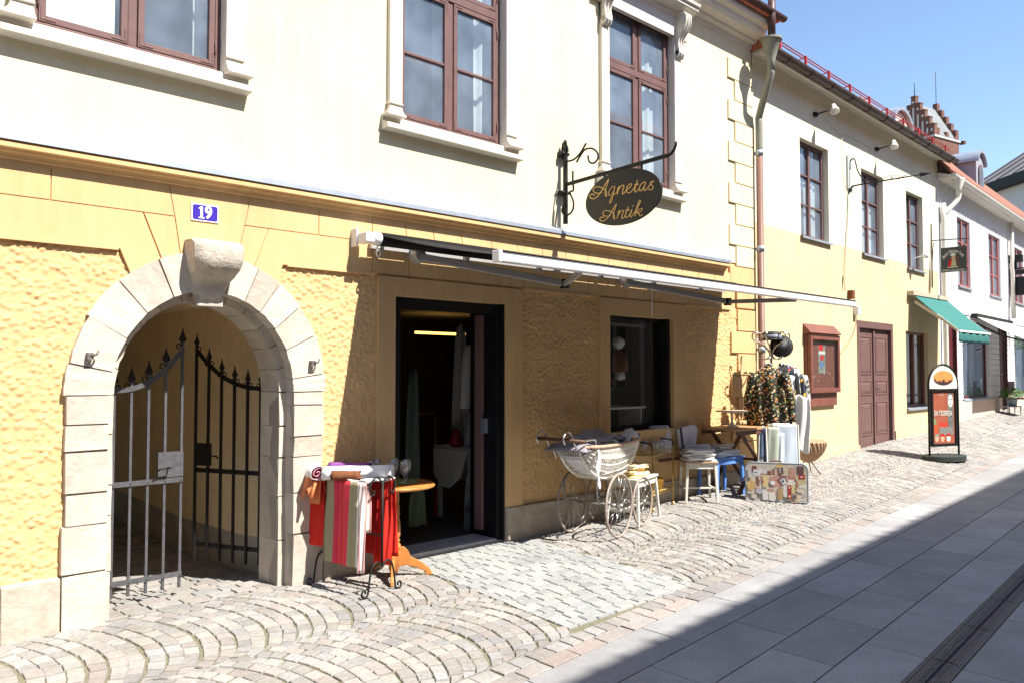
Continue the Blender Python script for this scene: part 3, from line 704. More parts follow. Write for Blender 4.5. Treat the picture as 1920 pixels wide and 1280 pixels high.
# corner downpipe with hopper
def downpipe():
    px=9.80
    mb=MB(); top=P(1468,0,-.47)
    mb.tube([(9.66,-.36,6.62),(9.64,-.36,5.98)],.05,14); mb.build('downpipe',M['piped'],b1)
    mb=MB(); mb.lathe([(.135,.02),(.14,0),(.12,-.02),(.05,-.28),(.05,-.42)],(9.62,-.36,5.97),20); mb.lathe([(.145,.0),(.145,-.025)],(9.62,-.36,5.985),20,cap=False)
    mb.tube(cr([(9.62,-.36,5.58),(9.62,-.35,5.50),(9.66,-.25,5.30),(9.77,-.095,5.05),(9.78,-.085,4.95),(9.78,-.085,4.55)],5),.048,14)
    mb.tube([(9.62,-.36,5.70),(9.70,-.02,5.72)],.012,6); mb.build('pipe_hopper',M['pipeg'],b1)
    mb=MB(); mb.tube([(9.78,-.085,4.56),(9.78,-.085,.35),(9.78,-.12,.28),(9.78,-.2,.22)],.045,14); mb.build('downpipe',M['pipe'],b1)
    for z in(4.55,3.25,1.9): mb=MB(); mb.lathe([(.052,-.035),(.052,.035)],(9.78,-.085,z),14); mb.box(9.75,9.81,-.085,0,z-.015,z+.015); mb.build('pipe_clamp',M['zinc'],b1)
downpipe()
# ---- shop door: black frame, open glazed leaf
mb=MB(); a,b,c,d=DO
mb.box(a+.002,a+.11,.05,.17,.03,2.235); mb.box(b-.07,b-.002,.02,.40,.03,2.235); mb.box(a+.11,b-.07,.05,.18,2.15,2.235); mb.box(a+.002,a+.012,.0,.05,.03,2.235); mb.box(b-.02,b-.002,-.02,.02,.03,2.237)
dr=mb.build('shop_door_frame',M['black'],b1)
mb=MB(); mb.box(a,b,.02,.34,-.1,.045); mb.build('threshold',M['plinth'],b1)
mb=MB(); mb.box(b-.10,b-.065,.20,.24,.10,2.14); mb.box(b-.10,b-.065,.24,.30,.10,2.14); dl=mb.build('door_leaf',mat('pinkish_door_edge',(.23,.14,.13),.5),b1)
mb=MB(); mb.box(b-.11,b-.055,.14,.20,1.02,1.16); mb.build('door_lock',M['zinc'],dl)
# ---- shop window
a,b,c,d=WI
mb=MB(); mb.box(a,a+.03,.10,.16,c,d); mb.box(b-.06,b,.02,.28,c,d); mb.box(a,b,.08,.16,d-.035,d); mb.box(a,b,.09,.16,c,c+.05); mb.box(b-.115,b-.09,.12,.15,c,d)
swn=mb.build('shop_window_frame',M['black'],b1)
mb=MB(); mb.add([(a+.03,.12,c+.05),(b-.06,.12,c+.05),(b-.06,.12,d-.035),(a+.03,.12,d-.035)],[(0,1,2,3)]); mb.build('pane',M['shopglass'],swn)
mb=MB(); mb.box(b-.16,b-.13,.3,.34,c,d); mb.box(a,b-.1,.29,.34,d-.09,d-.06); mb.build('inner_frame',mat('inner_grey_frame',(.17,.17,.155),.6),swn)
# conduit and small box over the window, grey spots of wear
mb=MB(); q=P(1220,560,-.03); mb.tube([(q.x,-.045,2.62),(q.x,-.045,2.23)],.007,6); mb.box(q.x-.035,q.x+.035,-.09,-.03,2.57,2.66); mb.build('cable_box',M['plast'],b1)
# ================================================================ THINGS ON AND BEFORE THE YELLOW HOUSE
# gates
def gate_leaf(hx,hy,fx,fy,label,m,zb,zt_h,zt_f,ztips,lockz,nb,zmid,zlow,lock_side):
    g=thing('iron_gate',(hx,hy,zb),label,'gate','iron gate leaves in the stone gateway')
    d=Vector((fx-hx,fy-hy,0)); L=d.length; d.normalize(); n=Vector((-d.y,d.x,0))
    pt=lambda s,z,o=0: Vector((hx,hy,0))+d*s+n*o+Vector((0,0,z))
    for k in range(nb):
        s=L*k/(nb-1); t=k/(nb-1); zt=lerp(zt_h,zt_f,t**2.3)
        mb=MB(); wd=.026 if k in(0,) else .018
        mb.bar(pt(s,zb+(.0 if k else -.0)),pt(s,zt+.02),wd,.018,tuple(n))
        mb.build('gate_bar',m,g)
        mb=MB(); tip=.13
        a=pt(s,zt+.01); c=pt(s,zt+.04); e=pt(s,zt+tip)
        W_=.030; mb.add([a-d*.010,a+d*.010,c+d*W_,c-d*W_,pt(s,zt+.08)-d*.012,pt(s,zt+.08)+d*.012,e,
                         c+n*.012,c-n*.012],[(0,1,7),(1,0,8),(1,2,7),(2,1,8),(2,5,7),(5,2,8),(5,6,7),(6,5,8),(6,4,7),(4,6,8),(4,3,7),(3,4,8),(3,0,7),(0,3,8)])
        for sg in(-1,1):
            if (k==0 and sg<0) or (k==nb-1 and sg>0): continue
            mb.tube([pt(s+sg*(.012+.016*(1-math.cos(q))),zt-.01+.018*math.sin(q)) for q in [i*.7 for i in range(8)]],.005,5)
        mb.build('spear_tip',M['blackm'],g)
    for z in(zmid,zlow):
        mb=MB(); mb.bar(pt(-.01,z,.0),pt(L+.01,z,.0),.030,.012,tuple(n)); mb2=mb
        mb=MB(); a=pt(-.01,z,-.013); b=pt(L+.01,z,-.013); mb.bar(a,b,.010,.036); 
        for k in range(nb): mb.lathe([(0,0),(.006,.0),(.004,-.006),(0,-.007)],tuple(pt(L*k/(nb-1),z,-.018)),6,'y')
        mb.build('gate_rail',m,g)
    mb=MB(); pts=[pt(L*i/14,lerp(zt_h,zt_f,(i/14)**2.3)-.03,-.013) for i in range(15)]
    for p,q in zip(pts,pts[1:]): mb.bar(p,q,.010,.034)
    mb.build('curved_top_rail',m,g)
    s0=L-.17 if lock_side else L-.15
    mb=MB(); p0=pt(s0,lockz-.09); p1=pt(L+.008,lockz-.09); 
    for o in(-.022,): mb.prism([pt(s0,lockz-.09,o),pt(L+.01,lockz-.09,o),pt(L+.01,lockz+.09,o),pt(s0,lockz+.09,o)],tuple(n*.028))
    lp=mb.build('lock_plate',m,g)
    mb=MB(); a=pt(s0+.07,lockz-.02,-.03); mb.tube([a,a-n*.04,a-n*.045-d*.07,a-n*.04-d*.09-Vector((0,0,.015))],.007,6); mb.build('lever_handle',M['blackm'],lp)
    mb=MB(); mb.tube([pt(-.02,zlow+.05),pt(-.02,zlow+.2)],.02,8); mb.tube([pt(-.02,zt_h-.25),pt(-.02,zt_h-.12)],.02,8); mb.build('hinge',M['blackm'],g)
    return g
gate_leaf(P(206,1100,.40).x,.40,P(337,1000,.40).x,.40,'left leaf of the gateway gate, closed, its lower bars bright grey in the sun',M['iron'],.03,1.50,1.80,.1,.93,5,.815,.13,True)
gate_leaf(2.91,.40,2.635,1.0,'right leaf of the gateway gate, swung inwards and black in the shade',M['blackm'],.08,1.50,1.80,.1,.93,6,.80,.20,False)  # one gate: sun is in the left leaf's grey, shade in this black
# number plate
p=P(384,400,-.027); mx=frame((p.x,-.028,p.z),(1,0,0),(0,0,1))
t=thing('house_number_sign',(p.x,0,p.z),'small blue enamel house number 19 above the gateway','sign')
mb=MB(); mb.M=mx; mb.box(-.098,.098,-.062,.062,0,.006); mb.build('white_rim',M['enamel'],t,bevel=.002)
mb=MB(); mb.M=mx; mb.add([(-.088,-.042,.0075),(-.078,-.052,.0075),(.078,-.052,.0075),(.088,-.042,.0075),(.088,.042,.0075),(.078,.052,.0075),(-.078,.052,.0075),(-.088,.042,.0075)],[tuple(range(8))]); mb.build('blue_field',M['blue19'],t,solid=.001)
text('9',.118,mx@Matrix.Translation((.022,.0,.0095)),M['enamel'],t,'number',bold=.004,sx=.9)
mb=MB(); mb.M=mx; mb.box(-.036,-.018,-.04,.042,.009,.0105); mb.box(-.048,-.006,-.042,-.034,.009,.0107); mb.box(-.047,-.030,.024,.033,.009,.0107); mb.build('number',M['enamel'],t)
# hanging shop sign
SX=5.95
t=thing('hanging_shop_sign',(SX,0,3.5),'dark oval shop sign reading Agnetas Antik on a scrolled black iron bracket','sign')
q=lambda px,py: (lambda v:(SX,v.y,v.z))(PXc(px,py,SX))
mb=MB(); mb.box(SX-.018,SX+.018,-.085,-.05,3.10,3.90); mb.lathe([(.0,3.97),(.014,3.96),(.02,3.94),(.016,3.90)],(SX,-.067,0),10)
for z in(3.82,3.42):
    mb.box(SX-.05,SX+.05,-.05,.0,z-.02,z+.02)
    for sg in(-1,1): mb.lathe([(0,-.09),(.016,-.082),(.022,-.065),(.022,-.05)],(SX+sg*.036,0,z),10,'y')
mb.build('wall_post',M['blackm'],t)
mb=MB(); a=Vector(q(1052,349)); a.y=-.07; b=Vector(q(1252,292)); mb.bar(a,b,.022,.034)
mb.tube([b]+[Vector(q(x,y)) for x,y in((1258,289),(1264,281),(1267,273),(1268,266))],[.015,.014,.013,.012,.012],8); 
mb.build('arm',M['blackm'],t)
def curl(pix,r=.010,y0=None):
    m_=MB(); pts=cr([q(*p_) for p_ in pix],5); m_.tube(pts,r,7); return m_
for pix in([(1065,285),(1063,274),(1056,269),(1054,282),(1052,290),(1060,302),(1075,300),(1087,289),(1094,278),(1099,269)],
           [(1081,305),(1088,293),(1097,281),(1110,279),(1120,287),(1121,298),(1114,306),(1106,305),(1103,297),(1103,292)],
           [(1074,321),(1074,340),(1075,357),(1069,360),(1070,366),(1075,378),(1074,394),(1066,403),(1058,403),(1054,396),(1057,386),(1064,386)]):
    curl(pix).build('scroll',M['blackm'],t)
cA=PXc(1170.5,371,SX); 
# oval board fitted to its rim
ey=[PXc(x,y,SX) for x,y in((1099,378),(1242,362),(1150,318),(1195,318),(1160,424),(1130,418),(1220,405))]
cyv=(ey[0].y+ey[1].y)/2; czv=(PXc(1175,317,SX).z+PXc(1157,424,SX).z)/2; ra=abs(ey[0].y-ey[1].y)/2; rb=abs(PXc(1175,317,SX).z-PXc(1157,424,SX).z)/2
mb=MB(); mb.prism([(SX-.011,cyv+ra*math.cos(2*math.pi*k/56),czv+rb*math.sin(2*math.pi*k/56)) for k in range(56)],(.022,0,0)); bd=mb.build('oval_board',M['sign'],t,bevel=.003)
for px_ in(1133,1203):
    a=Vector(q(px_,322)); zz=a.y; top=a.z+.1; u_=(zz-b.y)/( -.07-b.y); za=lerp(b.z,Vector(q(1052,349)).z,u_)
    mb=MB(); mb.bar((SX,zz,czv+rb*math.sqrt(max(0,1-((zz-cyv)/ra)**2))-.03),(SX,zz,za),.016,.016); mb.build('hanger',M['blackm'],t)
lz=0.
def stroke(pts,wd=.0085,sm=5):
    """lettering: points in the zoomed sign picture (10.67x, origin 1090,310)"""
    global lz; lz+=.00035; P3=[PXc(1090+x/10.67,310+y/10.67,SX-.0125) for x,y in pts]; P3=cr(P3,sm); n=len(P3); V=[]; xz=[SX-.0128-lz-.00001*i for i in range(n)]
    for i,p_ in enumerate(P3):
        d=(P3[min(i+1,n-1)]-P3[max(i-1,0)]).normalized(); s=Vector((0,d.z,-d.y)); w_=wd*(.75+.45*abs(d.z))
        V+=[Vector((xz[i],(p_+s*w_/2).y,(p_+s*w_/2).z)),Vector((xz[i],(p_-s*w_/2).y,(p_-s*w_/2).z))]
    mb.add(V,[(2*i,2*i+1,2*i+3,2*i+2) for i in range(n-1)])
def capA(dx,dy,k=1.):
    f=lambda L:[(dx+(x-550)*k,dy+(y-280)*k) for x,y in L]
    stroke(f([(550,282),(500,350),(455,430),(400,530),(330,620),(250,675),(190,660),(172,625),(200,585),(250,590),(262,610)]),.0105)
    stroke(f([(550,282),(535,340),(505,430),(480,520),(475,590),(505,630),(505,560),(480,500),(400,450),(320,435),(255,460),(240,510),(280,555),(350,565),(420,545)]),.0095)
mb=MB(); capA(550,280)
stroke([(665,425),(620,440),(565,510),(550,590),(575,610),(625,570),(665,480),(672,425),(655,530),(625,650),(600,740),(572,760),(570,725),(600,660),(650,600),(715,545)])
stroke([(715,545),(745,450),(760,440),(735,520),(722,590)],.011); stroke([(735,520),(790,430),(840,405),(855,430),(835,500),(825,560),(845,578),(900,510)],.011)
stroke([(905,500),(960,460),(1000,420),(1005,385),(975,380),(925,430),(905,500),(925,550),(975,555),(1030,500)],.011)
stroke([(1030,500),(1100,400),(1130,300),(1095,420),(1070,500),(1080,540),(1120,520),(1150,480)],.011); stroke([(1065,400),(1100,392),(1150,382)],.016)
stroke([(1290,350),(1250,345),(1190,400),(1165,480),(1190,520),(1235,480),(1280,390),(1295,350),(1265,440),(1265,505),(1300,500),(1335,455)],.011)
stroke([(1335,455),(1390,380),(1430,325),(1455,335),(1425,330),(1390,355),(1415,410),(1445,450),(1410,495),(1360,490),(1370,470)],.011)
capA(710,775,.88)
stroke([(735,960),(770,910),(750,980),(720,1070)],.011); stroke([(745,1000),(800,925),(845,910),(850,940),(820,1010),(815,1060),(850,1060),(895,1000)],.011)
stroke([(880,1010),(920,910),(950,835),(915,930),(890,1010),(905,1055),(950,1020),(985,970)],.011); stroke([(885,912),(930,905),(975,898)],.016)
stroke([(985,970),(1025,890),(1000,960),(985,1020),(1005,1040),(1060,970)],.011); stroke([(1040,815),(1046,830)],.018,1)
stroke([(1060,970),(1130,860),(1190,740),(1180,710),(1150,760),(1110,880),(1085,1030)],.011); stroke([(1095,975),(1150,900),(1215,870),(1225,900),(1180,945),(1130,950),(1165,985),(1195,1020),(1240,985)],.010)
mb.build('gold_lettering',M['gold'],bd)
# awning
aw=thing('retractable_awning',(6.1,-.1,2.7),'long shop awning with black cloth, white front bar and grey folding arms over shop door','awning')
XL,XR=3.573,8.975; RY,RZ=-.19,2.665; BY,BZ=-1.67,2.365
mb=MB(); mb.lathe([(.055,3.62),(.055,XR-.03)],(0,RY,RZ),18,'x'); mb.build('cloth_roller',M['fabk'],aw)
mb=MB(); mb.surf(lambda u,v:(lerp(3.62,XR-.03,u),lerp(RY,BY,v),lerp(RZ+.03,BZ+.012,v)-.02*math.sin(v*math.pi)+.004*math.sin(u*20)),20,10); mb.build('awning_cloth',M['fabk'],aw,solid=.003)
mb=MB(); profx([(BY+.03,BZ+.03),(BY-.02,BZ+.033),(BY-.03,BZ+.028)],XL+.005,XR,mb); mb.box(XL,XR,BY-.03,BY+.03,BZ-.036,BZ-.032); mb.box(XL,XR,BY-.030,BY+.03,BZ-.028,BZ+.024); fb=mb.build('front_bar',M['alu'],aw,bevel=.004)
mb=MB(); mb.box(XL,XR,BY-.033,BY-.029,BZ+.022,BZ+.036); mb.box(XL,XR,BY-.033,BY+.03,BZ+.0245,BZ+.037); mb.box(XL,XR,BY-.032,BY-.0305,BZ-.034,BZ-.026); mb.build('bar_lip',M['grey'],fb)
mb=MB(); mb.box(XL-.035,XL,BY-.035,BY+.035,BZ-.04,BZ+.04); mb.build('end_cap',M['plast'],aw,bevel=.006)
mb=MB(); mb.box(XR,XR+.03,BY-.035,BY+.035,BZ-.04,BZ+.04); mb.build('end_cap',M['plast'],aw,bevel=.006)
mb=MB(); mb.box(3.455,3.475,-.11,0,2.60,2.75); mb.box(3.465,3.55,-.235,-.08,2.625,2.705); mb.lathe([(.04,3.55),(.055,3.57),(.055,3.62)],(0,RY,RZ),16,'x'); mb.build('gear_housing',M['plast'],aw,bevel=.01)
mb=MB(); mb.tube([(3.60,-.20,2.64),(3.60,-.21,2.58)],.006,6); mb.tube([(3.60+.022*math.cos(a),-.21,2.545+.03*math.sin(a)) for a in [i*math.pi/5 for i in range(10)]],.008,6,closed=True); mb.tube([(3.60,-.21,2.60),(3.60,-.21,2.57)],.014,8); mb.build('crank_eye',M['chrome'],aw)
mb=MB(); mb.box(3.62,XR-.05,-.075,-.04,2.605,2.665); mb.build('torsion_bar',M['grey'],aw)
for x in(3.7,4.62,5.55,6.48,7.40,8.35): mb=MB(); mb.box(x-.025,x+.025,-.10,0,2.585,2.66); mb.box(x-.02,x+.02,-.16,-.08,2.62,2.65); mb.build('wall_bracket',M['grey'],aw)
def arm(sx,ex,bx,ey=-.62,ez=2.40):
    mb=MB(); s=Vector((sx,-.17,2.565)); e=Vector((ex,ey,ez)); b=Vector((bx,BY+.04,BZ-.03))
    mb.bar(s,e,.045,.060); u1=mb.build('upper_arm',M['grey'],aw,bevel=.006)
    mb=MB(); mb.bar(e,b,.035,.045); mb.build('forearm',M['grey'],aw,bevel=.006)
    mb=MB(); mb.lathe([(.045,-.04),(.045,.04)],tuple(e),14); mb.build('elbow_joint',M['blackm'],aw)
    mb=MB(); mb.lathe([(.055,-.05),(.06,-.03),(.06,.03),(.05,.05)],(sx,-.14,2.57),16,'y'); mb.box(sx-.04,sx+.04,-.12,-.03,2.56,2.66); mb.build('shoulder_joint',M['grey'],aw,bevel=.004)
arm(4.04,5.34,4.42); arm(6.85,8.08,7.72)
# ---------------------------------------------------------------- textile rack
def cloth(mb,fn,nu=14,nv=18,colf=None): mb.surf(fn,nu,nv,colf)
A0=G(716,1112); A1=G(612,1086); A1=Vector((A0.x-.10,A0.y+.59,A0.z)); z0=(A0.z+A1.z)/2
ax=(A1-A0); ax.z=0; LR=ax.length; ax.normalize(); ex=Vector((-ax.y,ax.x,0)); ex=ex if ex.x>0 else -ex
rk=thing('textile_rack',(A0+A1)/2,'black scrolled iron rack hung with red and striped cloths left of the shop door','rack')
def rp(a,e,z): p_=A0+ax*a+ex*e; return (p_.x,p_.y,z0+z)
RT=.80
for a in(0,LR):
    mb=MB(); mb.tube([rp(a,0,.20),rp(a,0,RT+.02)],.009,8)
    for sg in(-1,1):
        mb.tube(cr([rp(a,sg*x,z) for x,z in((0,.20),(.05,.235),(.10,.20),(.125,.10),(.135,.03),(.155,.006),(.185,.01),(.195,.035),(.18,.055),(.16,.045),(.163,.03))],4),.0075,7)
        mb.tube(cr([rp(a,sg*x,z) for x,z in((0,RT-.03),(.02,RT+.02),(.06,RT+.045),(.105,RT+.02),(.125,RT-.03),(.11,RT-.075),(.085,RT-.075),(.078,RT-.05))],4),.0075,7)
    mb.build('end_frame',M['blackm'],rk)
for e,z in((-.115,RT-.0),(.115,RT-.0),(0,.42)):
    mb=MB(); mb.tube([rp(0,e,z),rp(LR,e,z)],.007,7); mb.build('rail',M['blackm'],rk)
def hang(name,a0,a1,e,z1l,z1r,m,label,cat='cloth',amp=.010,fr=26,ztop=RT+.012,bulge=.02,both=True,skew=0,fold=False):
    """cloth over a rail: down the left side to z1l and the right side to z1r"""
    mb=MB(); s1=ztop-z1l; s2=ztop-z1r; tot=s1+s2+.03
    def fn(u,v):
        a=lerp(a0,a1,u); s=v*tot
        if s<s1: z=z1l+s; ee=-.014-bulge*(1-s/s1)
        elif s<s1+.03: q_=(s-s1)/.03; z=ztop+.01*math.sin(q_*math.pi); ee=-.014+.028*q_
        else: z=ztop-(s-s1-.03); ee=.014+bulge*.6*((s-s1-.03)/s2)
        k=min(1,(ztop-z)/.15)
        ee+=amp*k*math.sin(a*fr+1.3*math.sin(z*4))+amp*.5*k*math.sin(a*fr*2.3+z*7)
        return rp(a+skew*(ztop-z),e+ee,z)
    mb.surf(fn,22,34,lambda u,v:(u,v,0))
    o=mb.build(name,m,None,loc=rp((a0+a1)/2,e,ztop),solid=.003); tag(o,label,cat); return o
ST=[(0,(.85,.82,.75)),(.02,(.23,.21,.12)),(.06,(.35,.32,.20)),(.12,(.15,.14,.08)),(.14,(.33,.30,.18)),(.22,(.40,.33,.20)),(.27,(.70,.05,.09)),(.40,(.72,.07,.05)),(.46,(.62,.04,.07)),(.52,(.75,.08,.06)),(.60,(.62,.03,.08)),(.70,(.60,.05,.09)),(.76,(.35,.30,.18)),(.84,(.15,.14,.08)),(.86,(.34,.31,.19)),(.93,(.25,.23,.13)),(.98,(.85,.8,.75))]
hang('hanging_cloth',.10,.46,-.118,.20,.36,stripemat('striped_cloth',ST),'red cloth with olive stripes hanging from the front rail of the rack',amp=.009,fr=20)
hang('hanging_cloth',.49,.64,-.112,.30,.5,M['red'],'plain red cloth behind the striped one at the wall end of the rack',amp=.006)
hang('hanging_cloth',.49,.60,-.145,.62,.7,M['orange'],'short orange check cloth over the wall end of the rack',amp=.005,ztop=RT+.02)
hang('hanging_cloth',.0,.14,.112,.19,.24,M['red'],'bright red cloth in narrow folds at the street end of the rack',amp=.016,fr=70,bulge=.03)
hang('hanging_cloth',.02,.095,-.125,.17,.45,stripemat('pink_stripe',[(0,(.75,.45,.42)),(.25,(.8,.75,.72)),(.45,(.65,.18,.2)),(.55,(.82,.78,.75)),(.8,(.55,.45,.45))]),'narrow pink and white striped towel at the street end of the rack',amp=.012,fr=60)
hang('hanging_cloth',.12,.44,.10,.25,.33,M['crimson'],'deep red cloth hanging on the shop side of the rack',amp=.008)
def roll(a0,e0,z,a1,e1,z1,r,m,label,m2=None):
    p0=Vector(rp(a0,e0,z)); p1=Vector(rp(a1,e1,z1)); t_=thing('rolled_cloth',(p0+p1)/2,label,'cloth','rolled cloths on the textile rack'); mb=MB()
    d=(p1-p0).normalized(); s=d.orthogonal().normalized(); q_=d.cross(s); V=[];n=24
    for i in range(9):
        p_=p0.lerp(p1,i/8)
        for k in range(n):
            a=2*math.pi*k/n; rr=r*(1+.07*math.sin(a*2+i*.5)+.04*math.sin(a*5+i)+.03*math.sin(i*2.1+k)); V.append(p_+(s*math.cos(a)+q_*math.sin(a)*.8)*rr)
    mb.add(V,[(i*n+k,i*n+(k+1)%n,(i+1)*n+(k+1)%n,(i+1)*n+k) for i in range(8) for k in range(n)],True); mb.build('cloth_wrap',m,t_,solid=.003)
    for pp,sg in((p0,1),(p1,-1)):
        mb=MB()
        sp=[pp+d*sg*.006+(s*math.cos(a)+q_*math.sin(a)*.8)*r*(.97-.075*a) for a in [k*.45 for k in range(27)]]
        V=[];
        for k,x in enumerate(sp): V+=[x,x+d*sg*.05]
        mb.add(V,[(2*k,2*k+1,2*k+3,2*k+2) for k in range(len(sp)-1)],True)
        mb.build('rolled_end',m2 or m,t_,solid=.004)
roll(.47,-.16,RT+.050,.02,.12,RT+.075,.052,M['linen'],'long white rolled cloth lying on top of the rack',M['linen'])
roll(.36,-.17,RT+.045,.17,-.06,RT+.05,.036,M['brown'],'brown patterned cloth rolled up beside the long white roll',M['brown'])
roll(.62,.02,RT+.065,.30,.16,RT+.075,.042,M['purple'],'purple cloth rolled at the back of the rack top')
roll(.66,-.12,RT+.055,.48,-.20,RT+.055,.058,M['linen'],'white and pink cloth rolled loosely at the wall end of the rack',mat('pink_cotton',(.62,.28,.38),.9))
mb=MB(); mb.surf(lambda u,v:(lambda a,e,z:rp(a,e,z))(.52+.15*v+.03*math.sin(u*5),-.07-.17*u,RT+.07+.02*math.sin(u*9+v*4)-.16*u*u*(1+.3*math.sin(v*9))),16,12); o=mb.build('folded_scarf',M['orange'],None,loc=rp(.6,-.18,RT),solid=.02); tag(o,'orange and green scarf slumped over the corner of the rack','scarf')
mb=MB(); mb.surf(lambda u,v:rp(lerp(.02,.45,v),lerp(-.13,.15,u),RT+.015+.012*math.sin(v*14)+.006*math.sin(u*7)),10,16); o=mb.build('flat_cloth',M['linen'],None,loc=rp(.2,0,RT),solid=.012); tag(o,'white cloth lying flat over both rails of the rack under the rolls','cloth')
# ---------------------------------------------------------------- round pedestal table
T0=Vector((3.68,-.33,0)); T0.z=zg(T0.x,T0.y)
tb=thing('pedestal_table',T0,'small round orange wood table on a turned pedestal outside the shop door','table')
mb=MB(); mb.lathe([(0,.715),(.27,.715),(.285,.705),(.30,.70),(.315,.705),(.32,.718),(.31,.728),(0,.73)],tuple(T0),48); mb.build('table_top',M['wood'],tb)
pr=[(.06,.705),(.045,.69),(.036,.66),(.038,.60),(.034,.56),(.045,.545),(.036,.53),(.046,.515),(.036,.50),(.046,.485),(.036,.47),(.044,.45),(.05,.38),(.048,.32),(.036,.30),(.048,.285),(.036,.27),(.05,.25),(.055,.235),(.05,.22),(.038,.205),(.05,.19),(.042,.17),(.042,.06),(.034,.05),(.03,.03)]
mb=MB(); mb.lathe(pr,tuple(T0),24); mb.build('pedestal',M['wood'],tb)
for an in(-28,-128,92):
    a=R(an); d=Vector((math.cos(a),math.sin(a),0)); n=Vector((-d.y,d.x,0))*.026
    up_=[(.035,.22),(.07,.235),(.11,.20),(.13,.15),(.17,.13),(.22,.10),(.27,.06),(.295,.03),(.30,.0)]; lo_=[(.25,.0),(.245,.03),(.20,.05),(.15,.07),(.10,.085),(.035,.075)]
    hole=[(.155,.10),(.125,.125),(.115,.15)]
    mb=MB(); mb.prism([T0+d*x+Vector((0,0,z))-n/2 for x,z in [(p_.x,p_.y) for p_ in [Vector((x,z,0)) for x,z in cr([Vector((x,z,0)) for x,z in up_],3) and up_]]+lo_],tuple(n)); mb.build('foot',M['wood'],tb,bevel=.006)
# glasses
def goblet(x,y,z,label,grp,h=.15,r=.036,group=None):
    g=MB(); k=h/.15; g.lathe([(.030*k,0),(.030*k,.003),(.005,.008),(.004,.045*k),(.02*k,.055*k),(r*.95,.085*k),(r,.12*k),(r*.93,.15*k),(r*.90,.15*k),(r*.96,.118*k),(r*.88,.088*k),(.003,.060*k)],(x,y,z),20,cap=False)
    o=g.build('goblet',M['clear'],None,loc=(x,y,z)); return tag(o,label,'glass',grp)
for i,(dx,dy,lb) in enumerate([(-.16,.10,'farthest left of the clear goblets on the round table'),(-.06,.16,'second from left clear goblet at the back of the round table'),(.03,.06,'clear goblet in the middle of the round table cluster'),(.10,.15,'clear goblet at the back of the round table cluster, right of middle'),(.13,.02,'clear goblet at the right of the round table cluster'),(.05,-.06,'clear goblet nearest the street on the round table')]):
    goblet(T0.x+dx,T0.y+dy,T0.z+.735,lb,'goblets on the round table',h=.17)
mb=MB(); mb.lathe([(0,0),(.17,0),(.19,.006),(.17,.004),(0,.004)],(T0.x+.04,T0.y+.04,T0.z+.731),32); tag(mb.build('glass_tray',mat('olive_tray',(.25,.25,.08),.3),None,loc=(T0.x,T0.y,T0.z+.73)),'thin olive tray under the goblets on the round table','tray')
# ---------------------------------------------------------------- pram
Fd=Vector((.968,.25,0)); Sd=Vector((.25,-.968,0))
O=Vector((5.44,-.60,0)); zb=zg(5.95,-.4)
pm=thing('pram',(6.0,-.4,zb),'old cream wicker pram with spoked wheels between the shop door and window','pram')
def pp(s,e,z): v=O+Fd*s+Sd*e; return Vector((v.x,v.y,z))
LB=1.45
def rim(s): return .885+.03*(2*s/LB-1)**2+.02*(s/LB)
def hw(s): t=s/LB; return .20*min(1,(1-t)/.28)**.55*min(1,(t+.35)/.4)**.5 if t<1 else 0
def bot(s): t=s/LB; return rim(s)-.32*max(0,(1-((t-.42)/(.44 if t<.42 else .60))**2))**.62
def shell(s,f,inset=0):   # f 0 bottom ..1 rim on one side
    z0_=bot(s); z1=rim(s); z=lerp(z0_,z1,f); w_=hw(s)*(.55+.45*f**.7)-inset; return w_,z
for sd_ in(-1,1):
    mb=MB(); n=34
    for i in range(n):
        s=.04+(LB-.1)*i/(n-1); 
        pts=[]
        for k in range(6):
            f=k/5*.66; s2=s+.035*math.sin(i*1.7)*.2-.05*(1-f)*(s/LB-.45); w_,z=shell(s2,f); pts.append(pp(s2,sd_*w_,z))
        mb.tube(pts,.0055,5,cap=False)
    m_=18
    for i in range(m_):
        s=.05+(LB-.16)*i/m_; ds=(LB-.12)/m_
        for off in(0,.5):
            s1=s+off*ds
            pts=[]
            for k in range(9):
                a=math.pi*k/8; sx_=s1+ds*.5-ds*.55*math.cos(a); f=.62+.36*math.sin(a); w_,z=shell(min(LB-.01,sx_),f); pts.append(pp(sx_,sd_*(w_+.004),z))
            mb.tube(pts,.006,5,cap=False)
    for f,r_ in((.2,.005),(.42,.006),(.62,.007)):
        mb.tube([pp(.03+(LB-.05)*k/30,sd_*(shell(.03+(LB-.05)*k/30,f)[0]+.003),shell(.03+(LB-.05)*k/30,f)[1]) for k in range(31)],r_,6)
    mb.tube([pp(.0+LB*k/40,sd_*(shell(LB*k/40,0)[0]),shell(LB*k/40,0)[1]) for k in range(41)],.012,7)
    mb.build('wicker_side',M['wicker'],pm)
